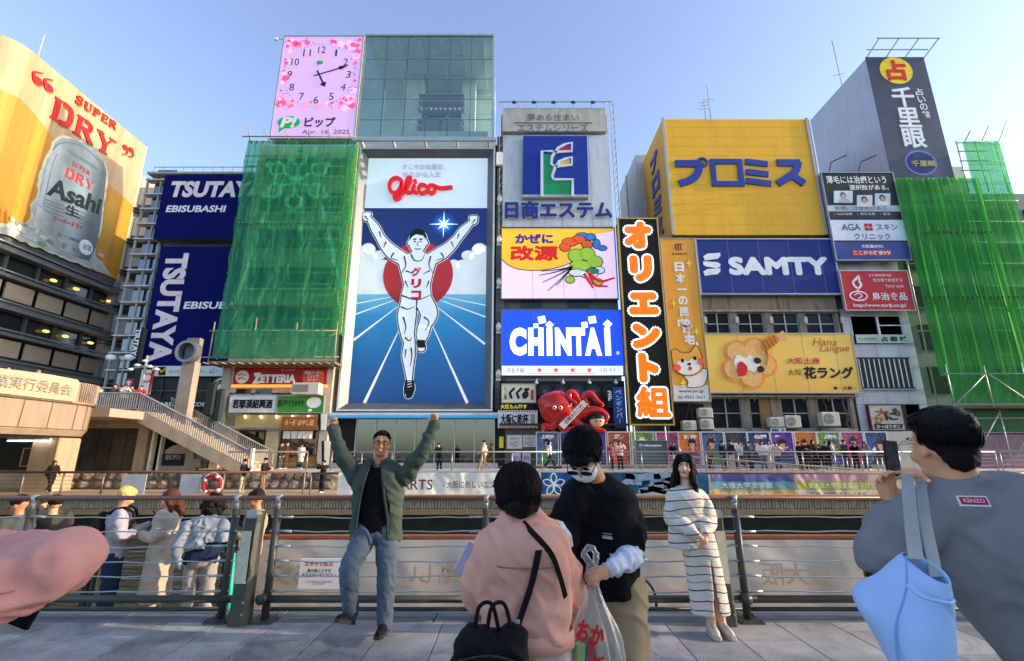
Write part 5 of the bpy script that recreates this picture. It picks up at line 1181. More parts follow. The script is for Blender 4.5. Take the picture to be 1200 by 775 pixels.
T(t,fh,'夢ある住まい',648,138,60,8,DK,.05);T(t,fh,'エステムシリーズ',648,150,82,9,DK,.05);MB().fpx(fh,[(602,144),(694,144),(694,144.5),(602,144.5)],.0,.04).build('rule',DK,t)
EMB=MB().fpx(fe,[(613,163),(687,163),(689,234),(612,234)],.0,.4).build('emblem',M('#1c2f7c',.4,0,.06,1),t)
MB().fpx(fe,[(612,231.5),(689,231.5),(689,234.5),(612,234.5)],.0,.44).build('emblem_base',M('#8e9090',.5),t)
fq=front(34.6)
def arc(cx2,cy2,r_,g0,g1,n_=10):return[(cx2+r_*math.cos(R(g0+(g1-g0)*i/n_)),cy2-r_*math.sin(R(g0+(g1-g0)*i/n_)))for i in range(n_+1)]
MB().fpx(fq,[(636,181),(648,181),(646,192),(650,196),(647,206),(649,211),(670,212),(670,231),(636,231)],0,.03).build('green_field',M('#1f7a4e',.4,0,.08),t)
MB().fpx(fq,[(650,181),(656,174),(668,171),(668,178),(652,179)],0,.03).build('red_field',M('#a82a30',.4),t)
MB().fpx(fq,[(649,196),(656,189),(668,187),(668,194),(652,195)],0,.03).build('yellow_field',M('#c9a63c',.4),t)
mb=MB()
for st_ in([(635,231),(635,178),(648,178)],[(671,231),(671,211),(649,211)],[(649,195),(646,193),(647,184),(654,174),(662,170),(670,168),(670,178),(650,179)],[(649,211),(647,207),(650,198),(655,190),(662,187),(670,185),(670,194),(651,196)]):
 mb.stroke(fq,[fq.ab(*p)for p in st_],.22,0,.1,0)
mb.build('silver_line',M('#b9bcbc',.35,.4),t)
T(t,fe,'日商エステム',654,248,123,19,M('#22306e',.4),.3,fat=.07)
m=MB().tube([(-1.1,34.6,30.5),(8.5,34.6,30.5)],.05,6)
for i in range(7):m.tube([(-1.0+i*1.55,34.6,29.9),(-1.0+i*1.55,34.6,30.5)],.04,5)
m.build('roof_rail',STEEL_L,t)
for px in(602,625,648,671,694):
 p=at(px,121,34.2);m=MB().tube([(p.x,34.5,30.4),(p.x,34.2,p.z)],.035,5);m.ell((p.x+.05,34.1,p.z),(.24,.16,.1),None,10,6);m.build('spotlight',GRD,t)
mb=MB()
for x in(8.45,8.75):mb.tube([(x,35.1,12.5),(x,35.1,30.9)],.05,5)
for k in range(26):z=12.6+k*.7;mb.tube([(8.45,35.1,z),(8.75,35.1,z+.7)],.03,4)
mb.tube([(8.6,35.1,30.9),(7.9,34.7,30.4)],.05,5);mb.build('lattice',STEEL_L,t)
t,q=signbox('remedy_screen','orange and lilac screen with red and navy characters and a swirl of coloured clouds','screen',fe,[(588,268),(720,268),(588,350),(723,350)],M('#c6aed2',.35,0,.02,1,emit=.22),.7,M('#5a5c5e',.5,.3),.08)
ORG=M('#e09a2c',.35,0,.03,1,emit=.2)
MB().fpx(fe,[(588,268),(720,268),(720,271),(700,274),(690,282),(686,294),(676,304),(656,313),(632,317),(610,316),(596,311),(588,304)],0,.012).build('orange_field',ORG,t)
mb=MB();mb.stroke(fe,[fe.ab(*p)for p in[(588,304),(596,311),(610,316),(632,317),(656,313),(676,304),(686,294)]],.06,0,.02,5);mb.build('outline',K,t)
T(t,fe,'かぜに',626,280,43,10,M('#3c2a72',.4,0,0,1,emit=.1),.03,fat=.05);T(t,fe,'改源',626,297,54,16,M('#b8231f',.4,0,0,1,emit=.15),.03,fat=.075)
r7=random.Random(21)
def blobs(name,mat,pts,c):
 mb=MB()
 for x,y,rx,ry in pts:a,b=fe.ab(x,y);k=.067;mb.fdisc(fe,a,b,rx*k,ry*k,0,c,20)
 mb.build(name,mat,t);mb=MB()
 for x,y,rx,ry in pts:a,b=fe.ab(x,y);k=.067;mb.fdisc(fe,a,b,rx*k+.06,ry*k+.06,0,c-.004,20)
 mb.build(name+'_outline',K,t)
blobs('blue_swirl',M('#3a6fb0',.4,emit=.1),[(682,276,7,3),(692,278,6,4),(699,286,4,6),(706,291,5,3)],.03)
blobs('orange_cloud',M('#d2552a',.4,emit=.12),[(668,284,9,5),(678,281,8,5),(662,290,6,5),(688,287,6,5)],.04)
blobs('green_cloud',M('#8fae3c',.4,emit=.12),[(675,300,9,8),(688,298,9,8),(697,307,9,7),(680,312,12,7),(668,328,5,4),(700,331,6,4)],.05)
blobs('white_cloud',M('#d0ccd0',.4,emit=.1),[(676,320,9,4),(690,322,10,4),(702,317,6,4)],.06)
blobs('dark_green_cloud',M('#2f7a4a',.4,emit=.1),[(694,318,7,3)],.07)
mb=MB()
for st_ in([(684,321),(690,330),(695,338)],[(690,321),(703,330),(720,326)],[(690,320),(697,334),(712,336)]):mb.stroke(fe,[fe.ab(*p)for p in st_],.26,0,.08,5,w2=.12)
mb.build('red_ribbon',M('#b8282c',.4,emit=.12),t);mb=MB()
for x,y in((632,323),(636,331),(642,341),(652,335),(634,318)):mb.stroke(fe,[fe.ab(671,313),fe.ab((671+x)/2,(313+y)/2+1),fe.ab(x,y)],.1,0,.075,3,w2=.03)
mb.build('wind_lines',K,t)
t,q=signbox('blue_screen','bright blue screen with white tall capitals and small diamonds over a weather strip','screen',fe,[(588,364),(728,364),(588,440),(730,440)],M('#1433c0',.35,0,.02,1,emit=.55),.6,M('#6a6c6e',.5,.3),.06)
WL=M('#ccd2ea',.35,0,.04,8,emit=.45)
xs=[(596,'C',16),(614,'H',14),(632,'|',6),(643,'N',16),(660,'T',15),(678,'A',18),(700,'|',6)]
for cx2,ch,w_ in((607,'C',20),(628,'H',18),(644,'I',7),(660,'N',19),(678,'T',16),(695,'A',20),(712,'I',7)):
 T(t,fe,ch,cx2,400.5,w_,33,WL,.03,bold=.075 if ch!='I' else.09)
mb=MB()
for x,y,s,g in((635,375,5.5,.2),(644,381,4.5,.785),(694,375,5.5,.15),(685,381,4.5,.1),(628,382,3.5,.1),(712,380,5,.785)):
 a,b=fe.ab(x,y);r_=s*.072;mb.fpoly(fe,[(a+r_*math.cos(g+PI/4+j*PI/2),b+r_*math.sin(g+PI/4+j*PI/2))for j in range(4)],0,.035)
setp(mb.build('diamonds',WL,t),kind='stuff');T(t,fe,'®',724,414,4,4,WL,.03)
MB().fpx(fe,[(588,429),(730,429),(730,440),(588,440)],0,.03).build('weather_strip',M('#bfc3cc',.4,0,.03,1,emit=.3),t)
T(t,fe,'天気予報',604,434.5,20,6,M('#3a3a48'),.04);T(t,fe,'10:11',712,434,16,4,M('#6a6a78'),.04)
for k,lab in enumerate(('日','月','火','水')):
 x=632+k*19.5;mb=MB();a,b=fe.ab(x,434)
 mb.fpoly(fe,[(a+(.22 if j%2 else.12)*math.cos(j*PI/6),b+(.22 if j%2 else.12)*math.sin(j*PI/6))for j in range(12)],0,.045);mb.build('sun_symbol',M('#d2553a',.4,0,0,1,emit=.2),t)
MB().fpx(fe,[(618,437.3),(696,437.3),(696,437.9),(618,437.9)],0,.04).build('rule',M('#a04a4a'),t)
fo=front(34.0)
t,q=signbox('vertical_neon_sign','tall black sign with big orange characters outlined in glowing white','sign',fo,[(725,257),(769,257),(739,497),(789,497)],M('#15140f',.5,0,.1),1.1,M('#b08a3c',.4,.4),.1)
a0,a1,b0,b1=q;OW=M('#ccdccc',.4,0,0,1,emit=.35);OO=M('#d8600e',.4,0,.06,4,emit=.2);H6=(b1-b0)/6.0
for i,ch in enumerate('オリエント組'):
 px,py,wpx,hpx=[(747,276,26,26),(751,315,20,25),(754,356,28,20),(757,394,27,23),(760,431,17,28),(765,471,36,33)][i]
 pass
 T(t,fo,ch,px,py,wpx+8,hpx+7,OW,.04,fat=.24)if False else T(t,fo,ch,px,py,wpx,hpx,OW,.045,fat=.36 if ch!='組' else.23);T(t,fo,ch,px,py,wpx,hpx,OO,.07,fat=.22 if ch!='組' else.10)
 if ch=='組':pass
MB().tube([(8.3,34.6,Z2),(8.3,34.6,4)],.08,6).tube([(11.1,34.6,Z2),(11.1,34.6,4)],.08,6).build('support_leg',GRD,t)
df=thing('takoyaki_shop_front','dark shop front with speakers, signs and a giant octopus model over it','shop front',(4,36,Z2))
MB().box(-.9,8.3,35.2,35.45,Z2,6.7).build('dark_wall',M('#202325',.6,0,.25,1.5),df)
MB().box(-.9,8.2,34.2,35.2,3.4,3.55).build('canopy',M('#2f3234',.5),df)
for k in range(5):
 x=2.4+k*1.2;m=MB();f_=front(35.18);m.fdisc(f_,x,5.9,.52,.52,0,.1,24);m.build('speaker_disc',M('#2d3338',.5,.2,.2),df);m=MB();m.fdisc(f_,x,5.9,.2,.2,.1,.14,16);m.build('speaker_cone',M('#454c52',.4,.3),df)
for k in range(4):MB().tube([(1.8+k*1.9,35.1,6.6),(1.8+k*1.9,34.3,6.7),(1.75+k*1.9,34.2,6.5)],.04,5).ell((1.75+k*1.9,34.15,6.42),(.14,.14,.12),None,8,6).build('gooseneck_lamp',M('#a7a9a8',.4,.5),df)
MB().box(-.5,2.6,34.9,35.2,Z2,3.4).build('door_panel',M('#4b4a44',.6,0,.3,1),df)
MB().box(2.7,8.2,35.0,35.15,Z2,3.4).build('glazing',DGLASS,df)
fs_=front(34.5)
t,q=signbox('brush_sign','cream sign with bold black brush writing and a small red seal','sign',fs_,[(588,450),(627,450),(588,472),(628,472)],M('#bdb79e',.6,0,.08,2),.2,M('#6b6658',.5),.05)
T(t,fs_,'くくる',608,461,22,12,K,.03,fat=.06,shear=.3);T(t,fs_,'\n'.join('たこ家'),592.5,461,3.5,15,M('#3a362c'),.03,bold=.02)
MB().fpx(fs_,[(622,457),(625.5,457),(625.5,469),(622,469)],0,.025).build('seal',M('#9c3c30'),t)
t,q=signbox('yellow_letter_band','narrow black band with yellow characters between two white shop signs','sign',fs_,[(585,473.5),(626,473.5),(585,480),(626,480)],BLACK,.2);T(t,fs_,'大阪もん喰す',602,476.8,31,5.5,M('#c9b43c',emit=.1),.03,bold=.03)
t,q=signbox('toast_sign','white sign with thick black characters and striped red edges','sign',fs_,[(584,481),(630,481),(583,502),(630,502)],M('#c4c2bc',.6),.2)
T(t,fs_,'大阪に乾杯',603,491.5,32,12,K,.03,fat=.02);T(t,fs_,'道頓堀',624,492,5,14,M('#4a4a4a'),.03,lh=1)
mb=MB()
for k in range(14):
 for y in(481.5,500.5):mb.fpx(fs_,[(585+k*3.2,y),(586.6+k*3.2,y),(586.6+k*3.2,y+1.6),(585+k*3.2,y+1.6)],0,.02)
setp(mb.build('red_edge_marks',RED,t),kind='stuff')
t,q=signbox('second_floor_sign','small black sign reading 2F left of the blue vertical sign','sign',fs_,[(711,453),(718,453),(712,478),(719,478)],M('#1b1c1e'),.2);T(t,fs_,'2\nF',714.5,464,5,12,WHITE,.03,bold=.05,lh=.9)
t,q=signbox('blue_vertical_sign','narrow blue vertical sign with pale characters left of the black neon sign','sign',fs_,[(718,454),(731,454),(720,502),(733,502)],M('#1c4a92',.45,0,.08),.4);T(t,fs_,'ペ\nン\nギ\nン\nバ\n｜',725.5,477,8,40,M('#b4c8dc'),.03,bold=.02)
fn_=front(34.85)
for lab,qd,col_ in(('yellow notice at the left end of the takoyaki shop wall',(585,512,590,525),'#c9b22c'),('larger white notice board on the takoyaki shop wall',(594,510,612,526),'#b9b6ae'),('smaller white notice board right of the larger one',(613,510,628,524),'#b3b1aa'),('pale purple poster at knee height nearer the walking person',(600,530,610,544),'#b4a4b4'),('pale purple poster at knee height nearer the portrait poster',(612,530,622,544),'#ab9fb2')):
 x0_,y0_,x1_,y1_=qd;t,q=signbox('notice',lab,'notice',fn_,[(x0_,y0_),(x1_,y0_),(x0_,y1_),(x1_,y1_)],M(col_,.6,0,.05),.04)
 if x1_-x0_>14:T(t,fn_,'お知らせ',(x0_+x1_)/2,y0_+4,10,3,DK,.01);T(t,fn_,'たこ焼き\n営業中です\nご案内',(x0_+x1_)/2,(y0_+y1_)/2+2.5,12,7,DK,.01)
 elif x1_-x0_>9:T(t,fn_,'案内',(x0_+x1_)/2,(y0_+y1_)/2,7,5,DK,.01)
oc=thing('octopus_model','giant glossy red octopus model holding a white card above the shop','model',at(665,503,34.0))
OR=M('#a01616',.25,0,.12,1.5,.1,12,coat=.6);L0=wloc(oc)
def O(px,py,y=33.8):return at(px,py,y)-L0
mb=MB();c0=O(653,477);mb.ell(c0,(1.25,1.0,1.15),None,24,16);mb.ell(O(646,473),(.95,.8,.8),None,20,12);mb.ell(O(661,484),(.9,.9,.8),None,20,12)
arms=[[(655,489),(648,492),(640,488),(637,482),(640,480)],[(654,492),(646,499),(638,499),(636,503)],[(660,492),(658,499),(664,503),(672,501)],[(668,488),(677,478),(676,468),(671,461),(667,462),(668,468),(674,472)],[(670,486),(685,478),(684,466),(692,462),(700,470),(706,474)],[(672,488),(690,482),(703,482),(711,488),(710,494)],[(670,492),(682,500),(696,503),(708,505)],[(668,484),(676,474),(690,472)]]
for a_ in arms:
 n_=len(a_);mb.limb([O(x,y,33.7-.12*i)for i,(x,y)in enumerate(a_)],[.42-.3*i/(n_-1)for i in range(n_)],12,5)
ob=mb.build('body',OR,oc,world=False,smooth=True)
mb=MB()
for a_ in arms[:6]:
 for i,(x,y)in enumerate(a_[1:]):
  mb.ell(O(x,y+1.5,33.35),(.1,.06,.1),None,8,6)
setp(mb.build('suckers',M('#c4655a',.3),oc,world=False),kind='stuff')
for px in(650,657):MB().ell(O(px,478,32.85),(.14,.1,.14),None,10,8).build('eye',M('#d8cfb4',.3),oc,world=False,smooth=True);MB().ell(O(px,478,32.76),(.07,.05,.07),None,8,6).build('pupil',K,oc,world=False)
fk=Fr((0,33.0,0),(1,0,0));t=thing('menu_card','long tilted white card with small writing held by the octopus','sign',at(674,494,33))
MB().fpx(fk,[(655,498),(683,469),(689,474),(661,503)],-.06,0).build('card',M('#b9b3ac',.5),t)
a0_,b0_=fk.ab(663,495);a1_,b1_=fk.ab(682,476);mb=MB();put_text(mb,fk,'名物大たこ焼',(a0_+a1_)/2,(b0_+b1_)/2,1.75,.32,.01,bold=.02,rot=math.atan2(b1_-b0_,a1_-a0_));mb.build('lettering',M('#7a2a26'),t)
t=thing('smiling_ball_head','round model head with black hair hung below an octopus arm','model',at(700,499,33.3));p=at(700,493,33.3)-wloc(t)
MB().ell(p,(.52,.4,.46),None,20,12).build('face',M('#b89478',.5),t,world=False,smooth=True);MB().ell(p+Vector((0,.04,.16)),(.55,.44,.36),None,20,12).build('hair',K,t,world=False,smooth=True)
for dx in(-.17,.17):MB().ell(p+Vector((dx,-.38,-.06)),(.06,.04,.06),None,8,6).build('eye',K,t,world=False)
# right: yellow box, concrete building, white clinic building, tower, net
YEL=M('#c8962a',.45,0,.05,.8,0,60,0,.12)
fe=front(35.0)
t,q=signbox('yellow_box_sign','huge yellow box sign with dark blue katakana on its front and side','sign',fe,[(777,140),(945,140),(788,275),(968,276)],YEL,6.0,None,.1,YEL)
a0,a1,b0,b1=q;BLU=M('#27377c',.4,0,.05)
for x in(a0,a1):MB().box(x-.1,x+.1,34.9,35.02,b0,b1+.1).build('edge_trim',M('#8b8f94',.5),t)
for k in range(1,12):MB().fbox(fe,a0,a1,b0+k*.9,b0+k*.9+.012,0,.006).build('sheet_seam',M('#a88524',.5),t)
def pj(*p):return[fe.ab(x,y)for x,y in p]
mb=MB();w_=.62
mb.stroke(fe,pj((791,192.5),(822,192.5)),w_,0,.12);mb.stroke(fe,pj((820,191),(817,204),(808,212),(796,216)),w_,0,.122,6);a,b=fe.ab(822.5,191);mb.stroke(fe,[(a+.38*math.cos(g*PI/10),b+.38*math.sin(g*PI/10))for g in range(20)],.18,0,.13,0,True)
mb.stroke(fe,pj((834.5,190),(866,190),(869,216),(837,216)),w_,0,.12,0,True)
for p in(((873,190),(899,193)),((874,202),(900,205)),((874,212.5),(903,216))):mb.stroke(fe,pj(*p),w_*.85,0,.12)
mb.stroke(fe,pj((910,191.5),(937,191.5)),w_,0,.12);mb.stroke(fe,pj((935,190),(930,203),(911,216)),w_,0,.122,5);mb.stroke(fe,pj((926,205),(942,216)),w_,0,.124)
mb.build('lettering',BLU,t)
fsd=Fr((a0,0,0),(0,-1,0));MB().fbox(fsd,-41,-35.05,b0,b1,.0,.03).build('side_panel',M('#c49026',.5,0,.06,.8),t)
mb=MB()
for i,ch in enumerate('プロミス'):put_text(mb,fsd,ch,-37.9,b1-2.3-i*2.15,2.1,1.7,.12,bold=.05,deep=.1)
mb.build('side_lettering',BLU,t)
p=at(835,140,37)
for px,top_y in((833,100),(827,118)):
 p=at(px,139,37);t=thing('rooftop_antenna','tall thin antenna mast on the yellow box sign' if px==833 else 'short branched antenna beside the tall mast on the yellow box sign','antenna',p+Vector((0,0,-.5)))
 h=at(px,top_y,37).z-p.z+.5;MB().tube([(0,0,0),(0,0,h)],.045,5).build('mast',GREY,t,world=False)
 m=MB()
 for k in range(3 if px==827 else 1):m.tube([(-.5,0,h*.6+k*.35),(.5,0,h*.6+k*.35+.1)],.025,4)
 m.build('crossbar',GREY,t,world=False)
t=thing('rear_building','plain pale grey windowless block behind the yellow box sign','building',(14,45,Z2))
MB().box(12.1,20,41.2,49,Z2,29.9).build('wall',M('#9a9b9c',.8,0,.08,1,0,60,0,.3),t);MB().box(11.98,12.1,44.8,45.0,Z2,29.9).build('corner_joint',GREY,t)
fj=front(34.6)
t,q=signbox('vertical_orange_sign','tall orange sign with white vertical writing, sparkles and a smiling cartoon dog','sign',fj,[(774,280),(815,280),(790,470),(831,470)],M('#c58a34',.5,0,.06,1),.4,STEEL_L,.06)
WT=M('#d8d2c8',.5);T(t,fj,'JS GROUP',796,298,18,3,K,.02,bold=.02)
mb=MB()
for k in range(3):
 a,b=fj.ab(796,290);mb.stroke(fj,[(a-.25+k*.2,b-.25),(a-.3+k*.2,b+.2),(a-.1+k*.2,b+.3)],.07,0,.02)
mb.build('emblem',K,t)
for i,ch in enumerate('日本一の民泊'):T(t,fj,ch,796+i*1.4,313+i*13.2,11,11 if ch!='一' else 2,WT,.02,bold=.045)
T(t,fj,'「',797,379,6,8,WT,.02,bold=.04);T(t,fj,'暁',806,386,12,12,WT,.02,bold=.03);T(t,fj,'宅',808,398,12,12,WT,.02,bold=.04);T(t,fj,'」',815,405,6,8,WT,.02,bold=.04)
for x,y in((807,309),(789,356),(816,389),(800,449)):
 a,b=fj.ab(x,y);MB().fpoly(fj,[(a+(.3 if j%2==0 else.09)*math.cos(j*PI/4),b+(.36 if j%2==0 else.09)*math.sin(j*PI/4))for j in range(8)],0,.03).build('sparkle',M('#d8c03c',.4),t)
MB().fpx(fj,[(789,452),(830,452),(831,470),(790,470)],0,.015).build('white_foot',M('#b8b6b8',.5),t)
T(t,fj,'www.jsv.jp',810,459,29,4.5,M('#3a3a44'),.02,bold=.015);T(t,fj,'06-4963-3661',810,465.5,31,4,M('#3a3a44'),.02)
def blob(parent,fr,name,mat,pts,c,sm=6,outl=.05):
 q=catm([Vector((*fr.ab(*p),0))for p in pts],sm,True);q=[(v.x,v.y)for v in q];MB().fpoly(fr,q,0,c).build(name,mat,parent)
 if outl:MB().stroke(fr,q,outl,0,c+.004,0,True).build('outline',K,parent)
blob(t,fj,'dog_body',M('#c9c2b4'),[(800,437),(806,447),(806,454),(824,452),(829,436),(822,432)],.02)
blob(t,fj,'dog_head',M('#cf8e3a'),[(787,412),(792,409),(798,413),(808,413),(815,405),(820,411),(824,424),(822,434),(812,440),(800,440),(791,434),(788,424)],.03)
blob(t,fj,'dog_muzzle',M('#cfc8bc'),[(794,424),(800,422),(805,424),(811,420),(817,422),(820,432),(810,439),(799,438),(793,433)],.045,6,0)
for x in(799.5,814):a,b=fj.ab(x,423 if x<810 else 420);MB().fdisc(fj,a,b,.12,.15,0,.06,12).build('dog_eye',K,t)
a,b=fj.ab(807.5,427);MB().fdisc(fj,a,b,.14,.1,0,.06,10).build('dog_nose',K,t);a,b=fj.ab(808.5,432);MB().fdisc(fj,a,b,.15,.16,0,.055,10).build('dog_tongue',M('#b83a3a'),t)
for x,y in((793.5,431),(821,424)):a,b=fj.ab(x,y);MB().fdisc(fj,a,b,.27,.27,0,.058,14).build('dog_cheek',M('#d0584a'),t)
cb_=thing('concrete_building','weathered concrete building with metal windows behind the navy and yellow signs','building',(19,38,Z2))
CC=M('#7a7062',.85,0,.2,.9,.25,14,0,.75)
fw_=front(35.3)
MB().box(11.4,25.1,35.6,46,Z2,18.2).build('wall',CC,cb_)
def px_band(y0,y1,x0=11.45,x1=25.08,c0=-.3,c1=0,nm='wall_band'):
 zt_,zb_=fw_.ab(850,y0)[1],fw_.ab(850,y1)[1];MB().fbox(fw_,x0,x1,zb_,zt_,c0,c1).build(nm,CC,cb_);return zb_,zt_
px_band(279,366);px_band(393,466);px_band(503,525)
for(r0,r1,wins)in((366,393,[(827,856),(865,896),(906,937),(945,980)]),(466,503,[(834,870),(880,905),(917,950),(960,998)])):
 zt_,zb_=fw_.ab(850,r0)[1],fw_.ab(850,r1)[1];ym=(r0+r1)/2;xs=[11.45]
 for x0_,x1_ in wins:xs+=[fw_.ab(x0_,ym)[0],fw_.ab(x1_,ym)[0]]
 xs.append(25.08)
 for i in range(0,len(xs),2):
  mb=MB().fbox(fw_,xs[i],xs[i+1],zb_,zt_,-.3,0.0);mb.build('pier',CC,cb_)
 for i in range(1,len(xs)-1,2):
  a,b=xs[i],xs[i+1];wn=MB().fbox(fw_,a,b,zb_,zt_,-.24,-.22).build('window',M('#1c2023',.15,0,.5,1.2),cb_)
  mb=MB();n_=2
  for(A,B,C0,D0)in((a,b,zb_,zb_+.08),(a,b,zt_-.08,zt_),(a,a+.07,zb_+.08,zt_-.08),(b-.07,b,zb_+.08,zt_-.08),((a+b)/2-.04,(a+b)/2+.04,zb_+.08,zt_-.08),(a+.07,(a+b)/2-.04,(zb_+zt_)/2-.03,(zb_+zt_)/2+.03),((a+b)/2+.04,b-.07,(zb_+zt_)/2-.03,(zb_+zt_)/2+.03)):mb.fbox(fw_,A,B,C0,D0,-.21,-.12)
  mb.build('window_frame',M('#9a9a96',.4,.5),wn)
  MB().fbox(fw_,a-.1,b+.1,zb_-.14,zb_-.003,-.1,.12).build('sill',M('#8f8675',.8,0,.2,2),cb_)
  if r0>400:MB().fbox(fw_,a+.1,(a+b)/2-.1,zb_+.1,zt_-.2,-.3,-.25).build('curtain',M('#4a423a',.8,0,.3,8),cb_)
 if r0>400:MB().fbox(fw_,fw_.ab(891,480)[0],fw_.ab(904,480)[0],zb_+.05,zt_-.1,-.11,-.05).build('boarded_pane',M('#7a5a3c',.8,0,.2,4),cb_)
for z in(fw_.ab(850,346)[1],fw_.ab(850,366)[1]):MB().fbox(fw_,11.5,25.0,z,z+.12,.002,.22).build('string_course',M('#968b78',.85,0,.25,2,.2,20,0,.6),cb_)
for px in(824,861,901,941,984):
 a,b=fw_.ab(px,372);MB().fbox(fw_,a,a+.22,b-.5,b,.002,.16).build('bracket_lamp',M('#a9a59a',.5),cb_)
MB().fbox(fw_,11.4,25.2,fw_.ab(850,466)[1],fw_.ab(850,466)[1]+.1,0.002,.5).build('drip_ledge',M('#7d705a',.8,0,.3,2),cb_)
mb=MB()
for i in range(7):mb.tube([(14.2+i*1.8,35.25,fw_.ab(850,470)[1]),(14.0+i*1.8,34.8,fw_.ab(850,464)[1])],.03,5)
mb.tube([(13.9,34.75,5.72),(25.4,34.75,5.72)],.03,5)
setp(mb.build('sign_stays',GREY,cb_),kind='stuff')
r8=random.Random(2)
for k in range(5):
 x=12.0+r8 .uniform(0,13);pts=[(x+noise.noise(Vector((x,i,0)))*.5,35.2,5.6-i*.35)for i in range(8)];MB().tube(catm([Vector(p)for p in pts],3),.025,5).build('pipe',M('#5c5348',.7),cb_)
fn2=front(34.8)
t,q=signbox('navy_company_sign','wide navy blue sign with light grey capitals and a folded S emblem','sign',fn2,[(816,281),(974,281),(822,343),(985,345)],M('#26336c',.6,0,.05,1,spec=.08),.5,M('#8a8e94',.4,.4),.1)
LG=M('#c3c7ce',.45);T(t,fn2,'SAMTY',912,312,113,18,LG,.03,fat=.13)
for k in range(3):
 y=299.5+k*9;mb=MB();mb.fpx(fn2,[(824,y+1),(829,y-2+(0)),(844,y-3),(844,y+1),(841,y+4),(826,y+6)]if k!=1 else[(824,y-2),(840,y-1),(844,y+1),(844,y+4),(840,y+6),(827,y+4),(824,y+2)],0,.03);mb.build('emblem',LG,t)
fh2=front(34.7)
t,q=signbox('biscuit_sign','wide yellow sign with a flower shaped biscuit, honey dipper and black brush characters','sign',fh2,[(826,392),(1000,391),(832,460),(1006,460)],lit('biscuit_yellow',[(0,'#dcae48'),(.5,'#e8c058'),(1,'#e6b84a')],0,5,.03),.3,STEEL_L,.07)
BIS=M('#c77f3a',.6,0,.15,1.6);BIS2=M('#c99a5e',.6,0,.15,3)
ccx,ccy=877,425
for k in range(5):
 g=R(-64+k*72);px_,py_=ccx+18*math.cos(g),ccy+17*math.sin(g);a,b=fh2 .ab(px_,py_)
 MB().fdisc(fh2,a,b,1.02,.95,0,.02+.003*k,24).build('biscuit_petal',BIS,t);MB().fdisc(fh2,a,b,.78,.72,0,.04+.003*k,24).build('biscuit_petal_top',BIS2,t)
a,b=fh2 .ab(ccx,ccy);MB().fdisc(fh2,a,b,1.0,.9,0,.06,24).build('biscuit_centre',BIS2,t)
blob(t,fh2,'cream',M('#d2c8b8',.5),[(860,424),(864,416),(872,420),(878,416),(884,422),(890,428),(884,436),(876,434),(870,440),(863,434)],.07,5,0)
blob(t,fh2,'strawberry',M('#b02a2c',.35),[(868,424),(875,430),(874,439),(866,441),(863,434),(864,427)],.085,5,0)
for x,y in((887,423),(891,433)):a,b=fh2 .ab(x,y);MB().fdisc(fh2,a,b,.27,.24,0,.09,16).build('blueberry',M('#2a2626',.35),t)
blob(t,fh2,'honey_dipper',M('#b8702a',.35),[(892,406),(898,396),(906,393),(912,397),(910,403),(902,409),(896,412)],.075,5,0)
mb=MB()
for k in range(4):mb.stroke(fh2,[fh2 .ab(893+k*4.2,401-k*2.4),fh2 .ab(899+k*3.6,411-k*2.8)],.08,0,.085)
mb.build('dipper_groove',M('#8a4a1c'),t);MB().stroke(fh2,[fh2 .ab(910,397),fh2 .ab(920,392.5)],.5,0,.07,w2=.7).build('dipper_stick',M('#c79058'),t)
mb=MB();mb.stroke(fh2,[fh2 .ab(899,410),fh2 .ab(899.5,419),fh2 .ab(898,428)],.14,0,.095,4,w2=.05);mb.build('honey_thread',M('#c07a24',.3),t)
T(t,fh2,'Hana',967,401,28,9,M('#9c4a34'),.03,shear=.35);T(t,fh2,'Langue',978,409.5,34,10,M('#9c4a34'),.03,shear=.35)
T(t,fh2,'大阪土産',941,423,39,7.5,M('#a8283c'),.03,bold=.02);T(t,fh2,'大阪',931,436.5,16,7,K,.03);T(t,fh2,'花ラング',971,437,57,13,K,.03,fat=.04,shear=.04)
T(t,fh2,'◆─大黒─',990,455,28,4.5,K,.03,bold=.02)
T(t,fh2,'',0,0,1,1,K)if False else None
for k,(x0,x1,y0,y1,lab)in enumerate(((820,836,478,489,'upper of the two stacked outdoor units left of the concrete windows'),(822,837,491,503,'lower of the two stacked outdoor units left of the concrete windows'),(801,817,493,504,'outdoor unit below the foot of the orange sign'),(904,920,489,500,'small outdoor unit under the boarded window'),(922,940,487,501,'outdoor unit with a round fan grille beside the small one'),(965,986,483,499,'largest outdoor unit, under the window nearest the white building'))):
 p=at((x0+x1)/2,y1,34.5);w_=(at(x1,y1,34.5)-at(x0,y1,34.5)).x;h_=at(x0,y0,34.5).z-p.z
 t=thing('air_conditioner',lab,'air conditioner',p);MB().bev(-w_/2,w_/2,0,.6,0,h_,.04).build('casing',M('#a8a496',.5,0,.1,2,0,60,0,.2),t,world=False)
 f_=Fr((0,-.005,0),(1,0,0));m=MB();m.fdisc(f_,-w_*.12,h_*.5,min(w_,h_)*.38,None,0,.03,20);m.build('fan_recess',M('#54524c',.6),t,world=False)
 m=MB()
 for j in range(3):rr_=min(w_,h_)*(.12+.11*j);m.stroke(f_,[(-w_*.12+rr_*math.cos(g*PI/8),h_*.5+rr_*math.sin(g*PI/8))for g in range(16)],.02,.03,.045,0,True)
 m.stroke(f_,[(-w_*.12-min(w_,h_)*.36,h_*.5),(-w_*.12+min(w_,h_)*.36,h_*.5)],.02,.03,.046);m.build('fan_guard',M('#b8b4a8',.5),t,world=False)
 MB().box(-w_/2,w_/2,.05,.7,-.12,-.002).build('bracket',GRD,t,world=False)
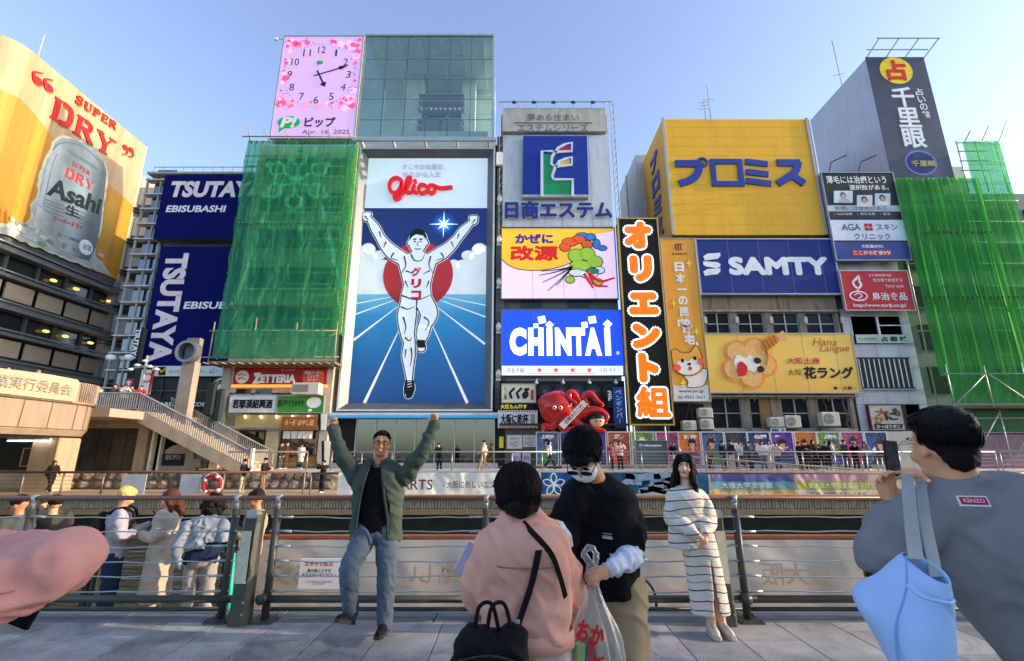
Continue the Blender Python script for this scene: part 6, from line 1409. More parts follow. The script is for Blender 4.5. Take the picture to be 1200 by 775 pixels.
t,q=signbox('bar_sign','small white sign reading BAR under the air conditioners','sign',front(34.4),[(903,501.5),(921,501.5),(903,507),(921,507)],M('#a9b4bc'),.15);T(t,front(34.4),'BAR',909,504.2,8,4,K,.02,bold=.04);T(t,front(34.4),'酒',917,504.2,4,4,K,.02)
MB().box(11.42,14,35.22,35.29,2.8,5.0).build('dark_recess',M('#191817'),cb_)
wb=thing('panelled_building','white panelled building with ribbon windows carrying clinic and food signs','building',(28,38,Z2))
WP=M('#9fa3a8',.5,.1,.06,.8,0,60,0,.2)
MB().box(25.3,30.6,35.5,46,Z2,24.0).build('wall',M('#3a3d40',.8),wb)
fwb=front(35.4)
rows=[(16.4,18.2),(12.2,12.9)]
zrow=[fwb.ab(1020,y)[1]for y in(304,316,366,370,391,402,417,455,462,473)]
def panels(zb_,zt_,cols):
 for a,b in cols:MB().fbox(fwb,a+.012,b-.012,zb_+.012,zt_-.012,-.08,0).build('wall_panel',WP,wb)
z=lambda y:fwb.ab(1020,y)[1]
full=[(25.35,25.9),(25.9,27.6),(27.6,29.3),(29.3,30.55)]
panels(z(318),z(300),full);panels(z(371),z(362),full);panels(z(419),z(403),full);panels(z(474),z(456),full);panels(z(540),z(505),full)
for(ya,yb)in((371,403),(419,456),(474,505)):
 panels(z(yb),z(ya),[(25.35,25.95)]);panels(z(yb),z(ya),[(29.95,30.55)])
w_=MB().fbox(fwb,25.97,29.93,z(403),z(371),-.14,-.1).build('window',M('#22272b',.12,0,.5,1),wb);mb=MB()
for a in(25.97,28.0,28.08,29.85):mb.fbox(fwb,a,a+.07,z(403),z(371),-.099,.02)
mb.fbox(fwb,28.15,29.85,z(382),z(381),-.099,.02);mb.build('window_frame',M('#a9adb0',.4,.4),w_)
t,q=signbox('window_strip_sign','pale green strip with small dark characters along the window','sign',front(35.2),[(1003,392.5),(1067,392),(1004,402.5),(1068,402)],M('#93aaa0',.5),.06);T(t,front(35.2),'ラックススキン',1017,397.5,22,4,K,.02,bold=.02);T(t,front(35.2),'占 眼 球',1048,397.5,30,6,K,.02,bold=.04)
w_=MB().fbox(fwb,25.97,29.93,z(456),z(419),-.2,-.16).build('barred_window',M('#1b1e20',.15,0,.5,1),wb)
for k in range(11):MB().fbox(fwb,26.05+k*.38,26.11+k*.38,z(454),z(421),-.05,.02).build('window_bar',M('#b4b6b4',.4,.5),w_)
MB().fbox(fwb,25.9,30,z(456)-.1,z(456)-.003,-.1,.2).build('sill',GREY,wb)
MB().fbox(fwb,29.0,29.93,z(505),z(474),-.2,-.1).build('window',DGLASS,wb)
fa2=front(34.6)
t,q=signbox('clinic_sign','tall clinic sign with three portraits on black above white and navy bands','sign',fa2,[(963,203),(1048,203),(980,304),(1065,305)],M('#1f2125',.4,0,.06),.5,M('#84878c',.4,.4),.07)
def band(y0,y1,mat,nm,c=.015):MB().fbox(fa2,q[0],q[1],fa2 .ab(1010,y1)[1],fa2 .ab(1010,y0)[1],0,c).build(nm,mat,t)
WS=M('#b4bac4',.45);band(241,248,M('#9ca3a8'),'pale_band');band(258,282,WS,'white_band');band(284,304,M('#2a3a74',.4),'navy_band')
T(t,fa2,'薄毛には治療という',1003,211,70,9,WT,.03,bold=.012);T(t,fa2,'選択肢がある。',1018,220,46,6,WT,.03,bold=.01)
for k,(x,y)in enumerate(((988,231),(1013,236),(1034,234))):
 ww=11 if k==0 else 9;pn=MB().fpx(fa2,[(x-ww,y-7),(x+ww,y-7),(x+ww,y+7),(x-ww,y+7)],0,.03).build('portrait_panel',M('#b4b8bc'),t)
 a,b=fa2 .ab(x,y);m=MB();m.fpoly(fa2,[(a-.45,b-.5),(a-.4,b-.25),(a-.12,b-.12),(a+.12,b-.12),(a+.4,b-.25),(a+.45,b-.5)],.03,.035);m.build('shoulders',M(['#8f9aa0','#c2b8b8','#c8c4c4'][k]),t)
 m=MB();m.fdisc(fa2,a,b+.12,.25 if k else.22,.3,.03,.038,14);m.build('portrait_hair',K,t);m=MB();m.fdisc(fa2,a,b+.05,.17,.22,.03,.045,14);m.build('portrait_face',M('#b08a70'),t)
T(t,fa2,'笑顔には理由がある。',1010,244.5,64,5,DK,.03);T(t,fa2,'◦ AGA治療    ◦ 薄毛治療    ◦ 植毛',1010,251,66,3,WS,.03)
T(t,fa2,'AGA',997,266.5,22,7.5,M('#3a3d42'),.03,bold=.01);T(t,fa2,'スキン',1039,266.5,25,7.5,M('#3a3d42'),.03,bold=.01);T(t,fa2,'クリニック',1022,277.5,43,7.5,M('#3a3d42'),.03,bold=.01)
a,b=fa2 .ab(1017.5,266.5)
for i in(-1,1):
 for j in(-1,1):MB().fbox(fa2,a+i*.17-.14,a+i*.17+.14,b+j*.17-.14,b+j*.17+.14,.015,.035).build('emblem',M('#a3242c'),t)
T(t,fa2,'大阪難波院',1022,289,26,4,WT,.03,bold=.02);T(t,fa2,'ここから徒歩5分',1022,296.5,44,5,M('#d8c0c0'),.035,bold=.03)
MB().fpx(fa2,[(998,293.2),(1044,293.2),(1045,300),(998,300)],.015,.028).build('red_patch',M('#a8222a'),t)
t,q=signbox('red_food_sign','red sign with a white rooster, white characters and a web address','sign',fa2,[(985,319),(1064,317),(991,364),(1070,363)],M('#a01e28',.4,0,.08),.4,M('#9a9da0',.4,.4),.05)
T(t,fa2,'鳥治食品',1042,347.5,41,9,WT,.03,bold=.015);T(t,fa2,'http://www.toriji.co.jp/',1031,358.5,62,5,WT,.03,bold=.015);T(t,fa2,'まだ鶏肉専門店',1031,323,26,3,WT,.03);T(t,fa2,'自分達で創造する',1040,328.5,34,4,WT,.03);T(t,fa2,'Toriji style',1048,336,22,4,WT,.03,shear=.3)
mb=MB();mb.stroke(fa2,[fa2 .ab(*p)for p in[(999,331),(1003,327),(1006,324),(1007,330),(1009,334),(1006,338),(1002,336),(999,331)]],.16,0,.02,4);mb.stroke(fa2,[fa2 .ab(1005,338),fa2 .ab(1005,343)],.1,0,.02);a,b=fa2 .ab(1006,347);mb.stroke(fa2,[(a+.65*math.cos(g*PI/12),b+.36*math.sin(g*PI/12))for g in range(24)],.1,0,.025,0,True);mb.stroke(fa2,[fa2 .ab(1001,346),fa2 .ab(1006,344),fa2 .ab(1010,347),fa2 .ab(1006,350)],.08,0,.03,4)
mb.build('emblem',WT,t)
t,q=signbox('noodle_poster','framed white poster with brown brush characters on the white building','poster',front(35.2),[(1018,475),(1057,475),(1022,504),(1060,504)],M('#a9a496',.5,0,.1),.06,M('#5a2a28',.5),.04)
for k,(x,y,s)in enumerate(((1033,484,17),(1044,488,15),(1030,492,12),(1050,483,9))):T(t,front(35.2),'大にかも'[k],x,y,s,10,M(['#7c4a20','#2a2420','#8a5a2c','#5a3a20'][k]),.02+k*.006,bold=.05)
MB().fpx(front(35.2),[(1024,497),(1058,497),(1057,503),(1026,503)],0,.02).build('dark_band',K,t);T(t,front(35.2),'ひっぱりだこ',1041,500,28,4.5,WT,.03,bold=.03)
for k in range(2):
 x=25.9+k*2.4;MB().tube([(x,35,23.1),(x,34.2,24.4),(x+1.2,34.0,24.9)],.05,5).top('sign_lamp_arm',BLACK,['black lamp arm over the clinic sign nearer the yellow box','black lamp arm over the clinic sign nearer the tower'][k],'lamp')
t=thing('roof_lattice','dark lattice frame on the roof edge between yellow box and grey tower','mast',(25.6,36,24));mb=MB()
for x in(25.2,25.7):mb.tube([(x,35.6,18.5),(x,35.6,29.5)],.05,5)
for k in range(14):mb.tube([(25.2,35.6,18.6+k*.78),(25.7,35.6,19.38+k*.78)],.03,4)
mb.build('lattice',GREY,t)
ft=front(35.0)
tw=thing('tower_sign','tall grey windowless tower block with a dark starry fortune telling sign on its face','sign tower',(34,39,23.4))
MB().box(31.35,36.4,35.06,43.2,23.3,35.4).build('block',M('#8f93a0',.7,0,.05,.6,0,60,0,.15),tw)
def star_fn(m,n,l,b):
 tc=n.new('ShaderNodeTexCoord');v=n.new('ShaderNodeTexVoronoi');v.inputs['Scale'].default_value=2.2;l.new(tc.outputs['Object'],v.inputs[0])
 r=ramp(n,[(0,(.5,.55,.65)),(.05,(.25,.28,.4)),(.08,(0,0,0)),(1,(0,0,0))]);l.new(v.outputs['Distance'],r.inputs[0])
 no=n.new('ShaderNodeTexNoise');no.inputs['Scale'].default_value=.5;no.inputs['Detail'].default_value=5;l.new(tc.outputs['Object'],no.inputs[0])
 r2=ramp(n,[(.35,hexc('#1a1f30')),(.6,hexc('#232c48')),(.8,hexc('#34406a'))]);l.new(no.outputs[0],r2 .inputs[0])
 mx=n.new('ShaderNodeMix');mx.data_type='RGBA';mx.blend_type='ADD';mx.inputs[0].default_value=.5;l.new(r2 .outputs[0],mx.inputs[6]);l.new(r.outputs[0],mx.inputs[7]);l.new(mx.outputs[2],b.inputs['Base Color']);b.inputs['Roughness'].default_value=.4
MB().fbox(ft,31.3,36.45,23.3,35.5,-.05,0).build('panel',custom('night_print',star_fn),tw)
a,b=ft.ab(1050,83);MB().fdisc(ft,a,b,1.42,1.4,0,.03,36).build('yellow_disc',M('#cfae20',.4),tw)
T(tw,ft,'占',1050,83,22,22,M('#b0281c'),.05,fat=.1);SVL=M('#c3c6c4',.4)
for i,ch in enumerate('千里眼'):T(tw,ft,ch,1058+i*6.5,114+i*24,25,22,SVL,.03,fat=.06)
for i,ch in enumerate('占いの館'):T(tw,ft,ch,1077+i*2.6,108+i*8.8,9,8,SVL,.03,bold=.02)
a,b=ft.ab(1079,191);MB().stroke(ft,[(a+1.25*math.cos(g*PI/20),b+1.1*math.sin(g*PI/20))for g in range(40)],.16,0,.02,0,True).build('crystal_ring',M('#5a6aa4',.4),tw);MB().fdisc(ft,a,b,1.1,.95,0,.012,32).build('crystal_ball',M('#202c5a',.3,0,.3,1),tw);T(tw,ft,'千里眼',1082,192,28,7,M('#a89a5a'),.04,bold=.03)
mb=MB();z_=35.9
for p0,p1 in(((31.2,34.6),(36.6,34.6)),((31.2,33.4),(36.6,33.4))):mb.tube([(p0[0],p0[1],z_),(p1[0],p1[1],z_)],.05,5)
for i in range(4):x=31.4+i*1.7;mb.tube([(x,35.2,35.4),(x,33.4,z_)],.05,5)
mb.build('lamp_frame',GREY,tw)
t=thing('rooftop_antenna','thin antenna on the roof edge of the grey tower block','antenna',(31.6,38.5,35.3));MB().tube([(0,0,0),(-.1,0,5.6)],.05,5).build('mast',GREY,t,world=False);MB().tube([(-.7,0,1.4),(.5,0,1.7)],.03,4).build('crossbar',GREY,t,world=False)
t=thing('low_block','grey building core behind the right green netting','building',(37,39,Z2))
MB().box(30.9,46,36.0,46,Z2,22.6).build('wall',M('#6f7a72',.8,0,.15),t);MB().box(36.5,38.6,36.2,42,22.6,25.3).build('roof_room',M('#a3a9a2',.8,0,.1),t)
for k in range(6):
 for i in range(5):MB().box(31.6+i*2.7,33.4+i*2.7,35.9,35.99,2.6+k*3.3,4.6+k*3.3).build('window',M('#26332c',.2),t)
g2=thing('scaffold','green netted scaffold with bright translucent folds at the right edge of the view','scaffold',(37,34,4.6))
net_sheet(g2,'net',30.9,37.6,34.3,6.9,23.0,NET2,420,110,.13,31,pleat=.8)
net_sheet(g2,'net',37.3,40.4,34.55,6.9,26.6,NET2,260,90,.11,35,pleat=.8)
net_sheet(g2,'lower_net',30.6,42.5,33.5,4.85,6.95,NET2,120,16,.25,39)
pole_set(g2,[30.8,33.2,35.6,38.0,40.4],[8.6,10.4,12.2,14,15.8,17.6,19.4,21.2,23.0],34.8,PIPE2,5,23.2)
pole_set(g2,[37.0,38.6,40.2],[23.9,24.8,25.7,26.5],34.7,PIPE2,22,26.5,.3)
pole_set(g2,[30.7,33.4,36.1,38.8,41.5,44.2],[4.8,6.95],33.4,PIPE2,4.6,7.4)
for k in range(5):MB().tube([(30.9+k*2.7,33.35,4.9+(k%2)*2),(33.3+k*2.7,33.35,6.9-(k%2)*2)],.045,6).build('scaffold_brace',PIPE2,g2,smooth=True)
tie_row(g2,31,37.5,34.2,18.2,9);tie_row(g2,31,41,34.2,12.9,10)
MB().box(30.7,47.5,33.5,35.9,4.6,4.75).build('platform',M('#5c5648',.8),g2)
for k in range(3):MB().tube([(37.0+k*1.4,34,26.2),(36.8+k*1.6,33.2,26.6+k*.5)],.04,5).build('scaffold_pole',PIPE2,g2)
t=thing('site_screen','mauve and green site panels behind bare scaffold poles at the lower right','hoarding',(38,35,Z2))
for i in range(9):
 for k in range(2):MB().box(31.0+i*1.85,32.82+i*1.85,34.9,34.95,Z2+.05+k*1.15,Z2+1.17+k*1.15).build('mauve_panel',M('#76606e',.6,0,.2,2),t)
 MB().box(31.0+i*1.85,32.82+i*1.85,34.92,34.96,Z2+2.4,4.5).build('green_panel',M('#1f5a3a',.6,0,.25,1.2),t)
for x in(31.5,34.3,37.1,39.9,42.7):MB().tube([(x,34.0,Z2),(x,34.0,4.6)],.045,6).build('scaffold_pole',PIPE2,t,smooth=True)
for z_ in(1.7,2.9,3.9):MB().tube([(30.8,34.0,z_),(47,34.0,z_)],.04,6).build('scaffold_ledger',PIPE2,t,smooth=True)
for k in range(4):MB().tube([(31.6+k*2.8,33.9,1.0),(34.2+k*2.8,33.9,4.3)],.04,6).build('scaffold_brace',PIPE2,t,smooth=True)
MB().tube([(36.3,33.85,Z2),(36.1,33.85,3.0)],.14,8).build('yellow_guard',M('#b5942c',.6),t)
fp=front(33.6)
PCOL=[('#8f2f4e','#c46a3c','#d8c48a'),('#3a2c72','#7a4ab0','#c9b8d8'),('#20506a','#4aa0b8','#e0d8c8'),('#b0482c','#e08a3c','#f0d080'),('#2c3a58','#58749a','#d0c4b0'),('#16243a','#30549a','#a8c8e8'),('#6a2c5a','#c05a8a','#e8c0b8'),('#3a6a3c','#8ab04a','#d8d890'),('#22262c','#4a4e58','#c8ccd0')]
def poster_mat(k):
 cs=PCOL[k%len(PCOL)]
 def fn(m,n,l,b):
  tc=n.new('ShaderNodeTexCoord');no=n.new('ShaderNodeTexNoise');no.inputs['Scale'].default_value=1.5;no.inputs['Distortion'].default_value=2.2;no.inputs['Detail'].default_value=3
  mp=n.new('ShaderNodeMapping');mp.inputs['Location'].default_value=(k*7.3,0,k);l.new(tc.outputs['Object'],mp.inputs[0]);l.new(mp.outputs[0],no.inputs[0])
  r=ramp(n,[(.3,hexc(cs[0])),(.48,hexc(cs[1])),(.62,hexc(cs[0])),(.75,hexc(cs[2]))]);l.new(no.outputs[0],r.inputs[0]);l.new(r.outputs[0],b.inputs['Base Color']);b.inputs['Roughness'].default_value=.35
 return custom('poster_print',fn)
PM=[poster_mat(k)for k in range(9)]
pdesc=['maroon and orange','violet','teal','orange flame coloured','slate blue','bright blue','pink and plum','green','dark grey']
xs_=[630]+[656+i*27.5 for i in range(14)]
order=[4,5,1,0,7,6,3,4,8,5,1,3,7,6,5]
hair_c=['#1c1a1c','#2a2420','#5a3a2a','#c8b890','#3a4a7a','#201c24']
nb=['left end, beside the white notice boards','behind the mask man','just right of the mask man','above the information board','right of the information board','over the striped woman','second right of the striped woman','third right of the striped woman','near the middle of the crowd','above the woman in white','right of the woman in white','third left of the phone','second left of the phone','partly behind the phone','right of the phone']
xs_=[629,657,685,713,741,770,796,823.5,851,878,905,933,960,988,1016]
for i,px in enumerate(xs_):
 if i==9:pass
 w_=25 if i!=1 else 24
 y0=507;k=order[i];t,q=signbox('poster','%s portrait poster on the hoarding, %s'%(pdesc[k],nb[i]),'poster',fp,[(px,y0),(px+w_,y0),(px,y0+38),(px+w_,y0+38)],PM[k],.1,M('#b9b9b4',.5),.04,group='posters on the promenade hoarding')
 a0,a1,b0,b1=q;ac=(a0+a1)/2;W_,H_=a1-a0,b1-b0;g=random.Random(40+i);cs=PCOL[(k+3)%9]
 if k==8:T(t,fp,'映画祭',px+w_/2,y0+16,16,8,WHITE,.012,bold=.05);continue
 dx=g.uniform(-.16,.16)*W_;hy=b0+H_*g.uniform(.56,.68);k2=g.uniform(.8,1.25)
 for q2 in range(5):
  x_,y_=a0+W_*g.uniform(.1,.9),b0+H_*g.uniform(.15,.9);an=g.uniform(0,3);ln=W_*g.uniform(.15,.4);m=MB();P_=[(x_,y_),(x_+ln*math.cos(an),y_+ln*math.sin(an)),(x_+ln*.4*math.cos(an+.7),y_+ln*.5*math.sin(an+.7))];m.fpoly(fp,[(min(a1,max(a0,u)),min(b1,max(b0,v)))for u,v in P_],0,.002+.001*q2);m.build('colour_shard',M(PCOL[g.randrange(9)][g.randrange(3)],.4),t)
 m=MB();m.fpoly(fp,[(ac+dx-W_*.40,b0+.05),(ac+dx-W_*.34*k2,hy-H_*.30),(ac+dx-W_*.1,hy-H_*.17),(ac+dx+W_*.1,hy-H_*.17),(ac+dx+W_*.32*k2,hy-H_*.33),(min(a1-.02,ac+dx+W_*.42),b0+.05)],0,.012);m.build('figure_coat',M(cs[0],.4,0,.2,2),t)
 hc=hair_c[g.randrange(6)];n2=13;m=MB();m.fpoly(fp,[(ac+dx+W_*(.22 if q2%2 else.15)*k2*math.cos(-.6+q2*(PI+1.2)/(n2-1))*g.uniform(.9,1.15),hy+H_*.04+H_*(.19 if q2%2 else.13)*k2*math.sin(-.6+q2*(PI+1.2)/(n2-1)))for q2 in range(n2)],0,.016);m.build('figure_hair',M(hc,.5),t)
 m=MB();m.fpoly(fp,[(ac+dx+W_*.12*k2*u,hy+H_*.1*k2*v)for u,v in((-1,.7),(-.9,-.3),(-.3,-1.2),(.3,-1.2),(.9,-.3),(1,.7),(.5,.35),(.1,.75),(-.4,.3))],0,.02);m.fpoly(fp,[(ac+dx-W_*.06,hy-H_*.2),(ac+dx+W_*.06,hy-H_*.2),(ac+dx+W_*.05,hy-H_*.08),(ac+dx-W_*.05,hy-H_*.08)],0,.018);m.build('figure_face',M('#b48a6c',.5),t)
 m=MB()
 for s in(-1,1):m.fdisc(fp,ac+dx+s*W_*.055,hy-H_*.01,W_*.022,H_*.012,0,.024,8)
 m.build('figure_eyes',K,t)
 if i%3==0:T(t,fp,['上映中','公開','新作','祭'][i%4],px+w_/2,y0+5,15,5,WHITE,.026,bold=.05)
 continue
 m=MB()
 for s in(-1,1):m.fdisc(fp,ac+dx+s*W_*.08,b0+H_*.58,W_*.03,H_*.012,0,.02,8)
 m.build('figure_eyes',K,t)
MB().fbox(fp,3.4,28.9,Z2,2.97,-.35,-.12).top('hoarding',M('#8a8a86',.7,0,.1),'long grey hoarding wall that carries the row of portrait posters','hoarding')
fi=front(31.5)
t,q=signbox('information_board','grey information board on two posts in front of the posters','information board',fi,[(745,517),(782,517),(746,544),(782,544)],M('#4b5355',.5,0,.1),.12,M('#77797a',.4,.4),.04)
T(t,fi,'ⓘ information',762,522,26,3.4,WHITE,.02,bold=.02)
for x in(745,782):p=fi.ab(x,530)[0];MB().tube([(p,31.6,Z2),(p,31.6,3.2)],.06,8).build('post',STEEL_L,t)
# people
shop=bpy.data.scenes.new('workshop')
def fuse(mb,voxel,smooth=4,fold=0.0,ff=7.0,cut=None,thick=0.0,seed=0):
 """one continuous skin round everything in mb, with cloth folds pressed in"""
 me=mb.mesh('shape',[]);o=bpy.data.objects.new('shape',me);shop.collection.objects.link(o)
 m=o.modifiers.new('r','REMESH');m.mode='VOXEL';m.voxel_size=voxel
 s=o.modifiers.new('s','SMOOTH');s.factor=.6;s.iterations=smooth
 shop.view_layers[0].update();dg=shop.view_layers[0].depsgraph;r_=bpy.data.meshes.new_from_object(o.evaluated_get(dg));bpy.data.objects.remove(o);bpy.data.meshes.remove(me)
 if fold:
  sv=Vector((seed,seed*2,0));out=[]
  for v in r_.vertices:
   p=v.co;q=noise.noise_vector(p*3.1+sv)*.25
   a=1-abs(noise.noise(Vector((p.x*ff*.7,p.y*ff*.7,p.z*ff))+q*3+sv))*3.2;b=1-abs(noise.noise(Vector((p.x*ff*1.6+p.z*ff,p.y*ff,p.z*ff*.8))+q*5-sv))*3.4
   out.append(p+v.normal*fold*1.7*(max(-.2,a)*.6+max(-.2,b)*.5-.12))
  for v,p in zip(r_.vertices,out):v.co=p
 if cut:
  bm=bmesh.new();bm.from_mesh(r_);bm.faces.ensure_lookup_table();bmesh.ops.delete(bm,geom=[f for f in bm.faces if cut(f.calc_center_median(),f.normal)],context='FACES')
  bm.to_mesh(r_);bm.free()
 r_.shade_smooth();return r_
def part(root,name,me,mat,label=None):
 me.name=name;me.materials.clear();me.materials.append(mat);o=link(name,me,root)
 if label:o['label']=label
 return o
def Rz(a):return Matrix.Rotation(a,4,'Z')
def headmat(c,yaw=0,pitch=0,roll=0):return Matrix.Translation(c)@Rz(yaw)@Matrix.Rotation(pitch,4,'X')@Matrix.Rotation(roll,4,'Y')
def head_shape(mb,H,s=1.0,female=False):
 k=len(mb.v);j=.92 if female else 1.0
 mb.ell((0,.014,.022),(.074,.094,.090),None,24,16);mb.ell((0,-.022,-.025),(.062*j,.068,.085),None,20,14);mb.ell((0,-.056,-.088),(.030*j,.030,.026));mb.ell((0,-.03,-.078),(.052*j,.05,.036))
 mb.limb([(0,-.088,.012),(0,-.105,-.022),(0,-.104,-.030)],[.007,.0115,.013],10,3);mb.ell((0,-.086,.026),(.048,.014,.009))
 for t in(-1,1):mb.ell((t*.074,.008,-.014),(.009,.018,.030));mb.ell((t*.034,-.068,-.032),(.024,.022,.024));mb.ell((t*.010,-.098,-.032),(.008,.009,.007))
 mb.ell((0,-.088,-.056),(.022,.011,.012))
 for i in range(k,len(mb.v)):mb.v[i]=H@(mb.v[i]*s)
def small(root,name,H,s,c,r_,mat):
 mb=MB();mb.ell(c,r_,None,12,8)
 for i in range(len(mb.v)):mb.v[i]=H@(mb.v[i]*s)
 return mb.build(name,mat,root,world=False,smooth=True)
EYEW,IRIS=M('#c9c2bc',.3,0,.03),M('#1a1210',.2,0,.03)
def face(root,H,s,lip='#8a4a42',brow='#1a1614',smile=False,closed=False):
 for t in(-1,1):
  if not closed:small(root,'eye',H,s,(t*.030,-.083,.004),(.0135,.008,.0075),EYEW);small(root,'iris',H,s,(t*.030,-.0885,.004),(.006,.004,.0062),IRIS)
  small(root,'eyelid',H,s,(t*.030,-.0855,.011 if not closed else.004),(.0155,.0065,.0032),IRIS)
  b=MB();b.tube([(t*.013,-.096,.026),(t*.030,-.097,.031),(t*.047,-.084,.025)],[.003,.0042,.002],6)
  for i in range(len(b.v)):b.v[i]=H@(b.v[i]*s)
  b.build('eyebrow',M(brow,.8),root,world=False,smooth=True)
 if smile:
  b=MB();b.limb([(-.026,-.088,-.052),(-.013,-.099,-.062),(0,-.1015,-.064),(.013,-.099,-.062),(.026,-.088,-.052)],[.004,.008,.009,.008,.004],8,3,.8)
  for i in range(len(b.v)):b.v[i]=H@(b.v[i]*s)
  b.build('lips',M(lip,.5),root,world=False,smooth=True);small(root,'teeth',H,s,(0,-.1045,-.0615),(.016,.006,.0048),M('#d0ccc4',.3))
 else:small(root,'lips',H,s,(0,-.0975,-.0545),(.019,.0055,.0042),M(lip,.45));small(root,'lips',H,s,(0,-.0965,-.0625),(.016,.006,.0048),M(lip,.45))
def hand(mb,base,fwd,nrm,thumb,s=1.0,curl=(.2,.3,.35,.4),tc=.2,spread=.06):
 """palm + five separate fingers; fwd: wrist to knuckles, nrm: out of the back of the hand, thumb: side the thumb is on (+1/-1)"""
 f=Vector(fwd).normalized();n_=Vector(nrm);n_=(n_-f*n_.dot(f)).normalized();x=f.cross(n_)*thumb;b=Vector(base)
 P=lambda a,c,d:b+(x*a+f*c+n_*d)*s
 mb.limb([P(0,-.012,0),P(0,.03,0),P(0,.06,0)],[.026*s,.030*s,.026*s],12,3)
 mb.limb([P(-.022,.03,0),P(-.026,.078,0)],[.015*s,.0125*s],10,3);mb.limb([P(.020,.03,0),P(.024,.08,0)],[.016*s,.0135*s],10,3);mb.limb([P(0,.03,0),P(0,.084,0)],[.016*s,.0135*s],10,3)
 for i,(a,c,ln)in enumerate(((.029,.084,.070),(.010,.090,.078),(-.010,.087,.072),(-.028,.078,.056))):
  p=P(a,c,0);g=curl[i];d_ang=0;pts=[P(a*.9,c-.03,0),p];sp=(a/.03)*spread
  for k,q in enumerate((.44,.31,.25)):
   d_ang+=g*(1.0,1.15,.8)[k];d=f*math.cos(d_ang)-n_*math.sin(d_ang)+x*sp;p=p+d.normalized()*ln*q*s;pts.append(p)
  mb.limb(pts,[.0095*s,.0092*s,.0085*s,.0078*s,.0068*s],10,3)
 d1=(x*.8+f*.6-n_*tc).normalized();d2=(x*(.35-tc*.6)+f*.85-n_*(.15+tc)).normalized()
 p0=P(.018,.012,-.004);p1=p0+d1*.034*s;p2=p1+(d1+d2).normalized()*.030*s;p3=p2+d2*.024*s
 mb.limb([p0,p1,p2,p3],[.014*s,.012*s,.0098*s,.008*s],10,3)
def strands(root,H,s,n_,r0,mat,t_end,fall=0.0,seed=1,wid=.004,jit=.3,curl=0.0,az=(0,2*PI),c0=(0,.014,.03),rad=(.082,.102,.098),nape=None):
 """hair: narrow tapering locks that leave the crown, lie along the skull and then hang"""
 r_=random.Random(seed);mb=MB();C0=Vector(c0)
 for i in range(n_):
  a=r_.uniform(*az);t0=r_.uniform(0,1.0)**.7*t_end(a)*.8;te=t_end(a)*r_.uniform(.88,1.06);puff=1+r_.uniform(-.01,.11)*r0;pts=[];a2=a+r_.uniform(-jit,jit)
  K=6
  for k in range(K+1):
   u=k/K;t=t0+(te-t0)*u;aa=a+(a2-a)*u+curl*math.sin(u*9+i)
   pts.append(C0+Vector((rad[0]*math.sin(t)*math.sin(aa),-rad[1]*math.sin(t)*math.cos(aa),rad[2]*math.cos(t)))*(puff+.015*math.sin(u*3+i)))
  if fall:
   F_=fall(a)*r_.uniform(.85,1.08)if callable(fall)else fall
   if F_>.01:
    e=pts[-1]
    for k in range(1,5):pts.append(e+Vector((math.sin(k*1.3+i)*.006*(1+curl*8),math.cos(k*1.7+i)*.006*(1+curl*8),-F_*k/4)))
  q=[H@(p*s)for p in pts];m_=len(q);w0=wid*r_.uniform(.6,1.4);mb.tube(q,[w0*(.6+.4*min(1,3*k/m_))*(1-.85*(k/(m_-1))**3)for k in range(m_)],3,True)
 return setp(mb.build('hair_locks',mat,root,world=False,smooth=True),kind='stuff')
def hair_mat(h,sh=.55):
 return M(h,.55,0,.45,40,.4,200,spec=.15)
def V(*a):return Vector(a)
def torso(mb,pel,neck,yaw,w_sh,w_waist,w_hip,d,low,z0=None,belly=1.0):
 """trunk between pelvis and neck; w: half widths; low: how far below the pelvis joint it ends"""
 pel,neck=Vector(pel),Vector(neck);k=len(mb.v);ax=neck-pel;n_=[]
 for u,wx,wy in((-low/ax.length,w_hip,d*1.0),(0,w_hip,d*1.02),(.25,w_waist*1.02,d*.98*belly),(.5,(w_waist+w_sh)/2,d*1.05),(.75,w_sh*.98,d*1.12),(.9,w_sh*.86,d*.95),(.985,w_sh*.5,d*.7)):
  n_.append((0,0,u*ax.length,wx,wy))
 mb.loft(n_,28,2.3,3)
 up=ax.normalized();xx=(Rz(yaw)@Vector((1,0,0)));yy=up.cross(xx).normalized();xx=yy.cross(up)
 for i in range(k,len(mb.v)):v=mb.v[i];mb.v[i]=pel+xx*v.x+yy*v.y+up*v.z
